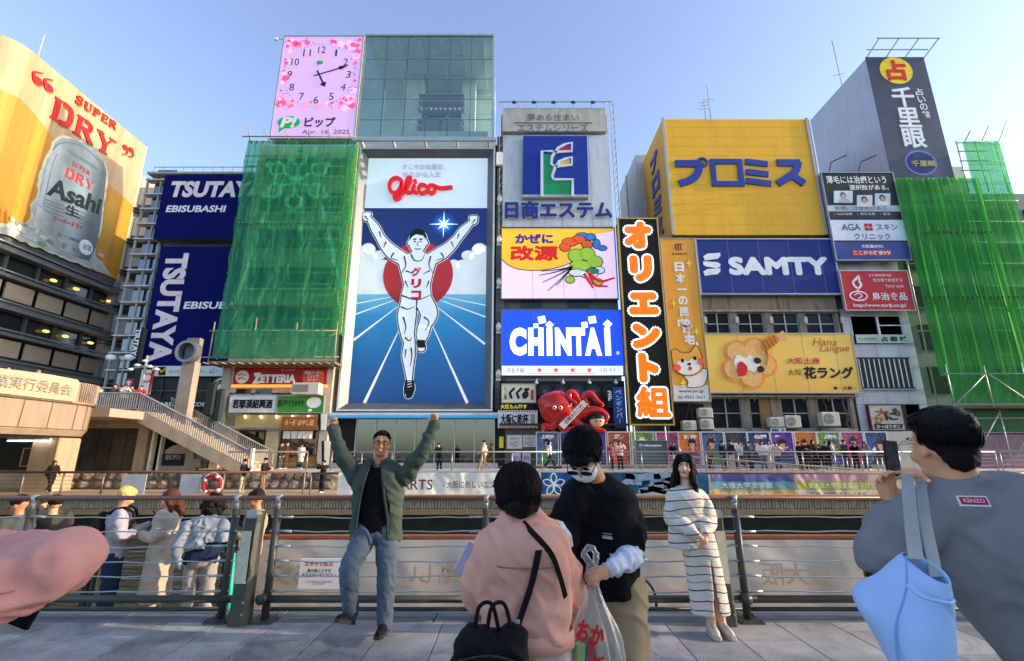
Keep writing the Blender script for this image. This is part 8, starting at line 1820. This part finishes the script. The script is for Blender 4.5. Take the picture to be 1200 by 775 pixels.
# man in grey sweater photographing, close on the right
def grey_man():
 Y=1.72;L=V(1.62,Y,0);g=lambda px,py,y=Y:at(px,py,y)-L
 r_=thing('person','dark haired man in grey sweater seen from behind, lifting a phone in one hand','person',L)
 hc=g(1104,522,1.70);neck=g(1128,568,1.70);pel=V(.22,.02,.95);H=headmat(hc,PI-.02,.06,0)
 b=MB();head_shape(b,H,1.04);b.limb([hc+V(.015,-.01,-.02),g(1124,572,1.70)+V(0,0,-.02)],[.058,.062],18,4);torso(b,pel,neck+V(0,0,-.08),-.25,.13,.13,.13,.08,.05)
 sl,sr=g(1072,600,1.72),V(.43,.0,1.35);el,er=g(1026,648,1.86),V(.42,.22,1.12);wl,wr_=g(1046,590,2.02),g(1092,562,2.02)
 for s,e,w_ in((sl,el,wl),(sr,er,wr_)):b.limb([s,e,w_],[.036,.034,.026],14,5)
 hand(b,wl+V(0,0,-.0),(-.18,.0,1),(.15,.55,.0),-1,1.0,(.55,.6,.65,.7),.1,.02)
 hand(b,wr_,(-.92,.1,.30),(.25,-.4,.85),-1,1.0,(.22,.16,.12,.2),-.1,.25)
 for x in(.13,.33):b.limb([(x,.02,.93),(x,.03,.5),(x,.0,.09)],[.085,.06,.042],14,5)
 part(r_,'body',fuse(b,.0068,2),SK2)
 t=MB();torso(t,pel+V(.0,0,-.05),neck+V(.01,0,-.02),-.25,.215,.205,.20,.135,.04)
 t.limb([sl+V(.04,0,-.03),sl+(el-sl)*.5,el+V(-.005,0,-.0),el+(wl-el)*.5,wl+V(0,0,-.03)],[.080,.072,.064,.052,.040],20,5);t.limb([sr+V(-.03,0,-.02),sr+(er-sr)*.5,er,er+(wr_-er)*.5,wr_+(er-wr_)*.1],[.105,.10,.088,.066,.048],20,5)
 t.limb([sl+V(.03,0,.0),g(1105,584,1.70)+V(0,0,-.02)],[.076,.064],16,4);t.limb([sr+V(-.03,0,.0),neck+V(.05,0,-.03)],[.080,.066],16,4)
 t.limb([neck+V(.0,-.0,-.07),neck+V(-.005,0,-.01)],[.115,.080],20,3,.9)
 part(r_,'sweater',fuse(t,.010,4,.013,4.2,seed=41),M('#6d6e70',.95,0,.10,14,.25,900,spec=.1))
 p=MB();p.ell((.22,.02,.9),(.19,.14,.14))
 for x in(.13,.33):p.limb([(x,.02,.9),(x,.03,.5),(x,0,.1)],[.12,.1,.085],16,5)
 part(r_,'trousers',fuse(p,.015,3,.01,5),cloth('#23262c'))
 for x in(.13,.33):shoe(r_,V(x,0,.088),PI+.2,M('#2a2624',.7),M('#8a8680',.7))
 hm=hair_mat('#0d0b0a',.28);c=MB();c.ell((0,.030,.056),(.078,.092,.070),None,24,16);c.ell((0,-.040,.092),(.054,.040,.026));c.ell((0,.046,.012),(.070,.062,.072));c.ell((0,.060,-.035),(.056,.036,.05));[c.ell((t_*.066,.034,.020),(.012,.034,.036))for t_ in(-1,1)];c.xf(H@Matrix.Scale(1.04,4));part(r_,'hair',fuse(c,.007,2,.003,30),hm)
 strands(r_,H,1.04,3600,.8,hm,lambda a:.85 if math.cos(a)>.5 else(1.15 if math.cos(a)>-.2 else 1.95),seed=19,wid=.0022,rad=(.080,.099,.090),jit=.4,curl=.04)
 gl=MB()
 for t_ in(-1,1):gl.tube([(t_*.034+.026*math.cos(k*PI/8),-.112,.0+.021*math.sin(k*PI/8))for k in range(16)],.0016,5,closed=True);gl.tube([(t_*.06,-.108,.008),(t_*.078,-.04,.008),(t_*.082,.012,.002)],.0016,5)
 gl.xf(H@Matrix.Scale(1.04,4));gl.build('glasses',M('#a98a6c',.3,.6),r_,world=False)
 face(r_,H,1.04)
 lc=g(1151,582,1.56)
 ts=[o for o in r_.children if o.name.startswith('sweater')][0]
 hit=ts.ray_cast(lc+V(0,-.5,0),V(.02,1,-.12).normalized())if False else None
 yy=lc.y
 best=None
 for v in ts.data.vertices:
  if abs(v.co.x-lc.x)<.02 and abs(v.co.z-lc.z)<.02 and(best is None or v.co.y<best.co.y):best=v
 c3=best.co+V(0,-.004,0);nrm=best.normal;m_=Matrix.Translation(c3)@nrm.to_track_quat('-Y','Z').to_matrix().to_4x4()
 lb=thing('tmp','x y z w','x',(0,0,0));bpy.data.objects.remove(lb)
 a=MB();a.box(-.040,.040,-.003,.012,-.017,.017).xf(m_);a.build('back_label',M('#b9b2b4',.8),r_,world=False);a=MB();a.box(-.035,.035,-.005,-.0032,-.012,.012).xf(m_);a.build('label_field',M('#8c1f3a',.8),r_,world=False)
 a=MB();put_text(a,Fr((0,0,0),(1,0,0)),'KENZO',0,0,.056,.013,.0062,bold=.02);a.xf(m_);a.build('label_letters',M('#c99aa4',.7),r_,world=False)
 pc=g(1044,539,2.03)+L;ph=thing('phone','black phone held upright by the man in the grey sweater','phone',pc+V(0,0,-.075));PM_=Matrix.Rotation(.06,4,'Y')@Matrix.Rotation(.25,4,'Z')
 a=MB();a.bev(-.037,.037,-.004,.004,0,.152,.0035);a.xf(PM_);a.build('phone_case',M('#101114',.3),ph,world=False);a=MB();a.box(-.033,.033,-.0052,-.0042,.01,.143);a.xf(PM_);a.build('screen',M('#25282c',.12,0,.5,30,emit=.1),ph,world=False)
 a=MB();a.ell((-.02,.006,.135),(.012,.003,.012));a.xf(PM_);a.build('camera_lens',BLACK,ph,world=False)
 tb_=thing('tote_bag','light blue canvas tote bag with grey strap on the shoulder of the grey sweater man','bag',L+V(-.05,-.3,.55));BL=V(-.05,-.3,.55);TB=M('#8ea8cc',.9,0,.12,4,.3,700,spec=.1)
 K0=lambda px,py,y:g(px,py,y)-BL
 top_l,top_r=K0(1062,640,1.44),K0(1112,690,1.40)
 rows_=[(0,K0(1059,648,1.46),K0(1112,684,1.36),.030),(.35,K0(1030,672,1.48),K0(1116,712,1.36),.055),(.7,K0(1000,694,1.50),K0(1119,745,1.36),.075),(1.0,K0(1030,740,1.48),K0(1121,790,1.36),.085),(1.4,K0(1066,800,1.44),K0(1124,860,1.36),.08),(1.6,K0(1080,840,1.42),K0(1122,880,1.36),.05)]
 q0=catm([r[1]for r in rows_],6);q1=catm([r[2]for r in rows_],6);th=catm([V(r[3],0,0)for r in rows_],6);n_=40;vs=[]
 for a_,b_,t_ in zip(q0,q1,th):
  c_=(a_+b_)/2;hx=(b_-a_)/2;nn=V(hx.y,-hx.x,0).normalized()*-1
  for i in range(n_):
   w2=2*PI*i/n_;x_=math.copysign(abs(math.cos(w2))**.75,math.cos(w2));y_=math.copysign(abs(math.sin(w2))**.9,math.sin(w2));p_=c_+hx*x_+nn*y_*t_.x;p_+=nn*(noise.noise(p_*9)*.016+max(0,1-abs(noise.noise(V(p_.x*8+p_.z*5,p_.y*4,p_.z*3)))*5)*.010);vs.append(p_)
 mb=MB();mb.add(vs,[(j*n_+i,j*n_+(i+1)%n_,(j+1)*n_+(i+1)%n_,(j+1)*n_+i)for j in range(len(q0)-1)for i in range(n_)]+[tuple(range((len(q0)-1)*n_,len(q0)*n_))]);o_=mb.build('bag_body',TB,tb_,world=False,smooth=True);md=o_.modifiers.new('thick','SOLIDIFY');md.thickness=.004
 pk=MB();pk.tube(catm([K0(1062,686,1.355),K0(1082,700,1.325),K0(1112,707,1.32),K0(1118,704,1.35)],6),.0045,6);pk.build('pocket_hem',TB,tb_,world=False,smooth=True);pk=MB();pk.tube(catm([K0(1062,652,1.39),K0(1062,690,1.355),K0(1050,735,1.37),K0(1052,775,1.37)],6),.0028,5);pk.build('seam',M('#6a88b0',.9),tb_,world=False)
 sm=M('#8b8d8a',.85,0,.1,10,.4,200);
 def rib(pts,w_,name):
  q=catm(pts,8);mb=MB();k=len(q);vs=[p+V(o2*w_/2,0,0)+V(0,t2,0)for t2 in(0,.004)for p in q for o2 in(-1,1)];m2=2*k
  mb.add(vs,[(2*i,2*i+2,2*i+3,2*i+1)for i in range(k-1)]+[(m2+2*i,m2+2*i+1,m2+2*i+3,m2+2*i+2)for i in range(k-1)]+[(2*i,m2+2*i,m2+2*i+2,2*i+2)for i in range(k-1)]+[(2*i+1,2*i+3,m2+2*i+3,m2+2*i+1)for i in range(k-1)]);mb.build(name,sm,tb_,world=False,smooth=False)
 rib([K0(1062,556,1.80),K0(1064,560,1.66),K0(1066,585,1.575),K0(1070,625,1.50),K0(1074,655,1.42)],.040,'strap');rib([K0(1078,562,1.80),K0(1080,570,1.68),K0(1085,610,1.56),K0(1093,650,1.46),K0(1098,676,1.40)],.034,'strap')
grey_man()
# pink sleeve reaching in from the left
def sleeve_person():
 L=V(-1.55,1.05,0);g=lambda px,py,y:at(px,py,y)-L
 r_=thing('person','person in pink sleeve reaching into view at the left edge with a black phone','person',L)
 neck=V(.06,0,1.36);pel=V(0,0,.88);hc=V(.08,0,1.50);sh=V(.22,-.02,1.29);el=g(86,653,.98);wr_=g(-150,735,.80);H=headmat(hc,0,0,0)
 b=MB();head_shape(b,H,.95,True);b.limb([hc,neck],[.05,.055]);torso(b,pel,neck,0,.15,.13,.14,.09,.05);b.limb([sh+V(-.04,0,-.01),sh+(el-sh)*.35,sh+(el-sh)*.7+V(0,0,-.01),el,el+(wr_-el)*.45+V(0,0,-.01),wr_],[.03,.03,.022,.008,.018,.018],14,5);b.limb([V(-.17,0,1.29),V(-.25,0,1.05),V(-.2,.15,.9)],[.046,.04,.026],14,5)
 hand(b,wr_,(.75,.1,-.55),(-.3,-.9,0),1,.9,(.6,.6,.6,.6),.3);hand(b,V(-.2,.15,.9),(0,.5,-1),(-1,0,0),1,.9)
 for x in(-.09,.09):b.limb([(x,0,.85),(x,0,.45),(x,0,.09)],[.08,.055,.04])
 part(r_,'body',fuse(b,.009,2),SK2)
 j=MB();torso(j,pel,neck,0,.21,.2,.2,.14,.03);j.limb([sh+V(-.04,0,-.01),sh+(el-sh)*.35,sh+(el-sh)*.7+V(0,0,-.01),el,el+(wr_-el)*.45+V(0,0,-.01),wr_+V(0,0,.0)],[.09,.080,.062,.042,.056,.05],24,6);j.limb([V(-.16,0,1.29),V(-.25,0,1.05),V(-.2,.13,.92)],[.08,.07,.05]);jk=part(r_,'jacket',fuse(j,.006,3,.011,12,seed=53),M('#b8837a',.9,0,.08,14,.35,700,spec=.05));sm=[]
 for k in range(15):
  q=sh+(el-sh)*(.25+.75*k/14)+V(0,0,-.012-.02*k/14);c_=[v.co for v in jk.data.vertices if abs(v.co.x-q.x)<.008 and abs(v.co.z-q.z)<.008]
  if c_:m_=min(c_,key=lambda p:p.y);sm.append(V(q.x,m_.y-.001,q.z))
 MB().tube(sm,.0016,5).build('sleeve_seam',M('#8a5a52',.9),r_,world=False,smooth=True)
 p=MB();p.ell((0,0,.85),(.17,.13,.13));[p.limb([(x,0,.85),(x,0,.45),(x,0,.1)],[.11,.09,.08])for x in(-.09,.09)];part(r_,'trousers',fuse(p,.015),cloth('#2f3644'))
 for x in(-.09,.09):shoe(r_,V(x,0,.088),0,M('#2a2624',.7),M('#8a8680',.7),.24)
 c=MB();c.ell((0,.02,.045),(.083,.098,.084));c.ell((0,.05,-.03),(.08,.05,.08));c.xf(H);part(r_,'hair',fuse(c,.01,2),hair_mat('#17110f'))
 face(r_,H,.95)
 p0=at(30,692,1.02);ph=thing('phone','black phone hanging below the pink sleeve at the left edge','phone',p0+V(0,0,-.03));a=MB();a.bev(-.032,.032,-.004,.004,-.03,.07,.0035);a.xf(Matrix.Rotation(.42,4,'Y')@Matrix.Rotation(.2,4,'Z'));a.build('phone_case',M('#0c0d10',.25),ph,world=False);a=MB();a.box(-.028,.028,-.0052,-.0042,-.025,.066);a.xf(Matrix.Rotation(.42,4,'Y')@Matrix.Rotation(.2,4,'Z'));a.build('screen',M('#15171c',.1),ph,world=False)
sleeve_person()
# people farther off
_A={}
def archetype(pose):
 """meshes of a 1.7 m figure facing -Y in a pose, shared by everyone who stands that way"""
 if pose in _A:return _A[pose]
 hc,neck,pel=V(0,-.01,1.58),V(0,.01,1.44),V(0,0,.94);lean=0
 S=[V(-.17,0,1.38),V(.17,0,1.38)];E_=[V(-.22,.02,1.1),V(.22,.02,1.1)];W_=[V(-.20,-.05,.86),V(.20,-.05,.86)];Hh=[V(-.09,0,.9),V(.09,0,.9)];Kk=[V(-.10,-.02,.49),V(.10,-.02,.49)];An=[V(-.11,.0,.09),V(.11,0,.09)];pitch=.1
 if pose=='walk':Kk=[V(-.09,-.2,.52),V(.09,.05,.5)];An=[V(-.09,-.32,.10),V(.09,.36,.16)];E_=[V(-.23,.14,1.12),V(.23,-.08,1.12)];W_=[V(-.2,.1,.9),V(.2,-.28,.98)]
 if pose=='phone':E_=[V(-.23,-.06,1.12),V(.23,-.04,1.12)];W_=[V(-.07,-.30,1.22),V(.08,-.28,1.18)];pitch=.45
 if pose=='photo':E_=[V(-.25,-.2,1.28),V(.25,-.2,1.28)];W_=[V(-.07,-.36,1.5),V(.07,-.36,1.5)];pitch=-.1
 if pose=='lean':hc,neck=V(0,-.20,1.48),V(0,-.12,1.36);S=[V(-.17,-.1,1.3),V(.17,-.1,1.3)];E_=[V(-.26,-.2,1.06),V(.26,-.2,1.06)];W_=[V(-.05,-.36,1.10),V(.06,-.36,1.08)];pel=V(0,.06,.94)
 if pose=='sit':pel=V(0,.1,.5);neck=V(0,.05,.98);hc=V(0,.0,1.13);S=[V(-.17,.05,.92),V(.17,.05,.92)];E_=[V(-.22,-.02,.68),V(.22,-.02,.68)];W_=[V(-.06,-.22,.72),V(.06,-.22,.7)];Hh=[V(-.09,.08,.48),V(.09,.08,.48)];Kk=[V(-.13,-.32,.5),V(.13,-.32,.5)];An=[V(-.13,-.28,.09),V(.13,-.28,.09)];pitch=.4
 H=headmat(hc,0,pitch,0);b=MB();head_shape(b,H,1.0);b.limb([hc,neck],[.05,.055],10,2);torso(b,pel,neck,0,.14,.12,.13,.08,.04)
 for i in(0,1):
  b.limb([S[i],E_[i],W_[i]],[.045,.036,.026],10,3);b.limb([Hh[i],Kk[i],An[i]],[.07,.05,.036],10,3);d=(W_[i]-E_[i]).normalized();hand(b,W_[i],d,d.orthogonal(),1,.95,(.4,.4,.5,.5))
 body=fuse(b,.013,1);t=MB();torso(t,pel,neck,0,.19,.175,.18,.125,.08)
 for i in(0,1):t.limb([S[i],(S[i]+E_[i])/2,E_[i],W_[i]],[.078,.068,.058,.042],12,3)
 top_=fuse(t,.016,2,.012,7,seed=len(_A));p=MB();p.ell(pel+V(0,0,-.03),(.165,.125,.11))
 for i in(0,1):p.limb([Hh[i],(Hh[i]+Kk[i])/2,Kk[i],An[i]+V(0,0,.01)],[.10,.092,.078,.064],12,3)
 tr=fuse(p,.017,2,.01,7);h=MB();h.ell((0,.02,.046),(.086,.102,.086));h.ell((0,-.045,.082),(.064,.04,.036));h.xf(H);hs=fuse(h,.014,1,.004,30)
 h=MB();h.ell((0,.03,.04),(.094,.104,.09));h.limb([(0,.05,.0),(0,.07,-.12),(0,.06,-.24)],[.085,.085,.05],12,3);[h.limb([(q*.06,0,.05),(q*.085,.01,-.06),(q*.085,-.01,-.2)],[.03,.035,.02],10,3)for q in(-1,1)];h.xf(H);hl_=fuse(h,.014,1,.005,25)
 s=MB()
 for i in(0,1):s.limb([An[i]+V(0,.04,-.045),An[i]+V(0,-.06,-.05),An[i]+V(0,-.15,-.058)],[.04,.042,.032],10,3)
 sh=fuse(s,.016,1);cm=MB();torso(cm,pel,neck,0,.195,.185,.2,.135,.08);cm.loft([(0,0,.34,.24,.17),(0,0,.7,.22,.155),(0,0,1.0,.19,.14)],24)
 for i in(0,1):cm.limb([S[i],(S[i]+E_[i])/2,E_[i],W_[i]],[.084,.076,.066,.052],12,3)
 _A[pose]=dict(body=body,top=top_,trousers=tr,hair=hs,long=hl_,shoe=sh,coat=fuse(cm,.017,2,.012,6)if pose!='sit' else top_);return _A[pose]
for me_ in():pass
def passer(label,p,rz,pose,top_c,leg_c,hair_c='#17120f',long=False,coat=False,s=1.0,skin=SK2,group=None,bag=None,shoe_c='#c9c5bc',apron=None):
 a=archetype(pose);t=thing('person',label,'person',p,rz,group);t.scale=(s,s,s)
 for nm,k,m_ in(('body','body',skin),('coat' if coat else 'jacket','coat' if coat else 'top',cloth(top_c,.9,.1,.3,120)),('trousers','trousers',cloth(leg_c,.9,.12,.3,120)),('hair','long' if long else 'hair',hair_mat(hair_c)),('shoes','shoe',M(shoe_c,.7))):
  me=a[k]
  if not me.materials:me.materials.append(m_)
  o=link(nm,me,t);o.material_slots[0].link='OBJECT';o.material_slots[0].material=m_
 if pose in('phone','photo'):MB().bev(-.035,.035,-.005,.005,0,.15,.004).xf(Matrix.Translation(V(0,-.40,1.26)if pose=='phone' else V(0,-.44,1.52))@Matrix.Rotation(-.5 if pose=='phone' else 0,4,'X')).build('held_phone',BLACK,t,world=False)
 if apron:q=MB();q.loft([(0,-.02,.45,.19,.13),(0,-.02,.8,.19,.14),(0,-.02,1.0,.18,.14)],20);q.build('apron',cloth(apron),t,world=False,smooth=True)
 if bag:
  q=MB();q.ell((0,.19,1.18),(.15,.10,.23));q.ell((0,.27,1.08),(.11,.05,.12));[q.limb([(d*.11,.12,1.4),(d*.13,-.02,1.46),(d*.13,-.15,1.34),(d*.15,-.06,1.05)],[.018]*4,8,4)for d in(-1,1)]
  bt=thing('backpack',bag,'backpack',p,rz);bt.scale=(s,s,s);part(bt,'pack',fuse(q,.012,2,.008,10),M('#0d0d10',.7,0,.2,6));MB().tube([(-.1,.285,1.2),(0,.30,1.23),(.1,.285,1.2)],.005,5).build('zip',STEEL_L,bt,world=False)
 return t
def foot(px,py,z):
 r=ray(px,py);k=(z-EYE)/r.z;return Vector((r.x*k,r.y*k,z))
def near_at(px,Y,z=-.65):q=at(px,600,Y);return Vector((q.x,Y,z))
passer('blond man in white shirt and dark jeans with a backpack on the boardwalk',near_at(143,6.75),PI/2+.55,'phone','#8e8a90','#1d2c44','#c9a55c',s=1.03,bag='black backpack on the blond man in the white shirt',shoe_c='#1a1a1c')
passer('brown haired woman in long white coat facing the blond man',near_at(197,6.95),-PI/2+.3,'phone','#9a9080','#8d8474','#4a2a1c',long=True,coat=True,s=1.0)
passer('bearded man in beige jacket looking down beside the grey bollard',near_at(300,7.0),-PI/2+.5,'phone','#8d7c64','#857860','#1a1411',s=1.0,skin=SK1)
passer('dark haired man at the left edge in a grey green top on the boardwalk',near_at(22,6.5),-PI/2,'phone','#3c423e','#23262c',s=.98,skin=SK1)
passer('person in dark olive sleeve raising a phone behind the pink sleeve',near_at(62,7.0),-PI/2-.6,'photo','#3a3630','#2a2c30',s=.96)
t=passer('curly haired person in navy top with a grey sweater over the shoulders',near_at(245,6.6),PI+.35,'lean','#171b36','#807c78','#17110f',s=.99)
q=MB();r9=random.Random(3)
for k in range(46):
 g_,h_=r9 .uniform(0,2*PI),r9 .uniform(-.8,1);rr=math.sqrt(max(0,1-h_*h_));q.ell((.125*rr*math.cos(g_),-.19+.125*rr*math.sin(g_),1.52+.14*h_),(.04,.04,.04),None,8,6)
q.ell((0,-.18,1.53),(.12,.12,.13));part(t,'curly_hair',fuse(q,.010,1,.008,40),hair_mat('#15100e'))
q=MB();torso(q,V(0,.04,1.02),V(0,-.10,1.38),0,.235,.235,.24,.165,.02);q.limb([(.2,.05,1.3),(.26,.12,1.05),(.2,.16,.85)],[.07,.06,.035],12,4);q.limb([(-.2,.05,1.3),(-.22,.14,1.1),(-.1,.18,.95)],[.07,.06,.035],12,4)
part(t,'draped_sweater',fuse(q,.011,2,.02,6,lambda c,n_:c.y<-.12 or(c.z<1.12 and c.x<-.05),seed=61),cloth('#6f757c'))
sc_=thing('kick_scooter','teal scooter stem with black handlebar in front of the bearded man','scooter',near_at(281,6.5));MB().tube([(.03,0,.1),(-.01,0,.98)],.028,10).build('stem',M('#1a9a86',.4),sc_,world=False,smooth=True);MB().tube([(-.04,-.2,1.0),(-.02,0,.99),(-.04,.2,1.0)],.018,8).build('handlebar',BLACK,sc_,world=False);MB().bev(-.55,.06,-.07,.07,.07,.10,.01).build('deck',BLACK,sc_,world=False)
for x in(-.6,.12):MB().tube([(x+.1*math.cos(k*PI/10),0,.1+.1*math.sin(k*PI/10))for k in range(20)],.02,8,closed=True).build('wheel',BLACK,sc_,world=False,smooth=True)
bk=thing('bicycle','bicycle parked behind the man in the mask with a green grip showing','bicycle',near_at(742,6.9));K9=lambda px,py,y=6.9:at(px,py,y)-wloc(bk)
MB().tube(catm([K9(725,648),K9(740,650),K9(748,652),K9(756,655)],4),.014,8).build('handlebar',BLACK,bk,world=False);MB().tube([K9(752,655),K9(759,657)],.022,10).build('grip',M('#1fae6c',.4,emit=.1),bk,world=False);MB().tube([K9(738,650),K9(742,712)],.02,8).build('fork',GREY,bk,world=False)
MB().tube([K9(741,650),K9(746,668),K9(742,690)],.006,6).build('brake_cable',BLACK,bk,world=False);MB().ell(K9(746,664),(.03,.03,.04)).build('lamp',BLACK,bk,world=False)
wc=K9(741,700);wc.z=.33
for k,dx in enumerate((0,-1.02)):
 o_=MB().tube([(wc.x+dx+.31*math.cos(j*PI/16),wc.y,.33+.31*math.sin(j*PI/16))for j in range(32)],.018,8,closed=True);o_.build('wheel',BLACK,bk,world=False,smooth=True)
MB().tube([K9(741,655)+V(0,0,-.1),(wc.x-.45,wc.y,.30),(wc.x-1.02,wc.y,.33)],.016,8).tube([(wc.x-.45,wc.y,.3),(wc.x-.6,wc.y,.85)],.016,8).tube([(wc.x-.55,wc.y,.75),K9(741,655)+V(0,0,-.05)],.016,8).build('frame',M('#2c3034',.4),bk,world=False);MB().bev(wc.x-.74,wc.x-.5,wc.y-.06,wc.y+.06,.85,.9,.02).build('saddle',BLACK,bk,world=False)
Q1,Q2=Z1,Z2
far=[('man in black walking along the far quay under the bridge',65,26.2,Q1,PI/2-.4,'walk','#17161a','#1c1b1e'),('man in black jacket and cream trousers reading a phone on the quay',287,26.4,Q1,PI/2,'phone','#1a191b','#b09c7c'),('man in dark shirt and tan shorts reading a phone right of the cream trousers',311,26.4,Q1,PI/2,'phone','#221b18','#8d6a50'),('man in black standing at the foot of the quay steps by the raised fist',380,26.6,Q1,-.6,'photo','#1b191b','#1a1a1c'),('man in dark coat waiting outside the ramen shop',328,32.6,Q2,PI/2,'stand','#1f1d20','#2f4048'),('person in brown coat beside the dark coated man at the ramen shop',335,33.0,Q2,-PI/2,'stand','#3c2620','#4a2c24'),('cook in white with a white apron at the ramen shop door',352,33.6,Q2,PI,'stand','#c2bdb4','#2a2624'),('man in white shirt and dark vest leaning on the promenade rail',515,30.3,Q2,-.3,'lean','#2a2a2e','#1f2024'),('person in beige top and tan trousers walking past the dark shop',567,29.9,Q2,-PI/2,'walk','#b8a488','#9a7a4c'),('dark dressed person partly hidden behind the mask man',716,30.2,Q2,.5,'stand','#8a3a44','#2a2428'),('woman in pale pink top left of the information board',727,29.9,Q2,.2,'photo','#c99a9c','#1f1c22'),('long haired person in white behind the shoulder of the mask man',644,30.5,Q2,PI/2,'walk','#a8a4a4','#2c2a30')]
for k in range(len(far)):
 lab,px,Y,z,rz,pose,tc_,lc_=far[k];q=at(px,540,Y);passer(lab,(q.x,Y,z),rz,pose,tc_,lc_,long=('woman' in lab or 'long' in lab),skin=(SK1,SK2,SK3)[k%3],group='people on the far bank',apron='#c2bdb4' if 'cook' in lab else None,s=.97+.04*(k%3))
spots=[790,833,848,858,868,880,895,904,912,938,947,955,962,970,976,992,1003,1016]
desc=[('#1a191c','#8a7a6a','photo',0,'black top taking a picture by the information board'),('#7a5a48','#2a2c34','stand',1,'brown top right behind the striped dress'),('#1c1b1f','#2c3648','stand',0,'black jacket and blue jeans in a gap'),('#20242c','#b8a890','phone',0,'navy top and cream trousers looking at a phone'),('#b9b4ac','#2a2a2c','walk',0,'white shirt striding through the crowd'),('#2a3a52','#1d1e22','phone',0,'slate blue jacket beside the white shirt'),('#c4bfba','#5a6474','stand',1,'white blouse and long dark hair'),('#cbb8b8','#c2b8b0','walk',1,'pale pink blouse with long dark hair'),('#a9a49c','#37405a','photo',1,'light cardigan raising a phone'),('#121214','#17171a','stand',0,'all black, first of the dark group'),('#171619','#1d1d20','phone',0,'all black with a phone, second of the dark group'),('#1e1a1c','#141416','stand',1,'black coat and long hair within the dark group'),('#151518','#26262c','lean',0,'black top leaning on the rail in the dark group'),('#221e20','#17171a','stand',0,'dark brown top at the right of the dark group'),('#b5b2ae','#5a7896','walk',1,'white top and light blue jeans'),('#3a3a40','#2a2c30','stand',0,'grey top left of the man in black'),('#0f0f11','#131316','photo',0,'black clothes with raised arms near the phone'),('#6a6a72','#33363c','phone',1,'grey cardigan just left of the phone')]
for k,(px,d)in enumerate(zip(spots,desc)):
 Y=29.95+(k*7%5)*.3;q=at(px,540,Y);passer('person in '+d[4]+' before the posters',(q.x,Y,Q2),rnd.uniform(-1.6,1.6),d[2],d[0],d[1],'#17120f',bool(d[3]),skin=(SK1,SK2,SK3)[k%3],group='crowd before the poster hoarding',s=.98+.03*(k%4))
for lab,px,Y,rz,pose,tc_,hc_ in(('bald man in beige shirt on the bridge',43,24.0,-PI/2,'phone','#b49a74','#8a6248'),('woman with sunglasses at the left end of the bridge',8,22.8,0.4,'stand','#2a2422','#120f0e'),('person with dark hair between the woman and the bald man on the bridge',24,24.4,0.2,'stand','#3a2c28','#1a1412'),('person in dark top on the bridge right of the bald man',74,26.5,.6,'stand','#2c2a2c','#1a1412'),('person in cream jacket at the left end of the stair landing',122,29.4,-.6,'lean','#a8987e','#1a1412'),('person in dark top second along the stair landing',137,29.4,.3,'stand','#4a3c34','#2a1c16'),('person in white top third along the stair landing',149,29.6,.8,'photo','#b9b0a4','#1f1614'),('person in brown coat fourth along the stair landing',157,29.9,-.3,'phone','#5a4434','#1a1412'),('person in bright red jacket at the head of the stairs',168,29.5,.5,'lean','#a01c24','#14100e')):
 q=at(px,445,Y);passer(lab,(q.x,Y,3.9 if px<100 else 3.95),rz,pose,tc_,'#2a2c30',hc_,group='people on the bridge and stairs',long='woman' in lab)
# out-of-view near-bank buildings, placed and sized to shade the foreground
NEAR_Y=0.2
for k,(x0,x1,h,c0)in enumerate(((14,27,19,'#8d8478'),(27.3,41,24,'#a39a90'),(41.3,60,21,'#7f8488'))):
 t=thing('shading_building',['brown','beige','grey'][k]+' unseen building on the near bank right of the viewer, added to shade the foreground','building',((x0+x1)/2,6-9,0))
 MB().box(x0,x1,-18,NEAR_Y,0,h).build('wall',M(c0,.8,0,.12),t)
 for i in range(int((x1-x0)/3)):
  for j in range(int(h/3.4)-1):MB().box(x0+1+i*3,x0+3+i*3,NEAR_Y,NEAR_Y+.04,1.2+j*3.4,3.2+j*3.4).build('window',DGLASS,t)
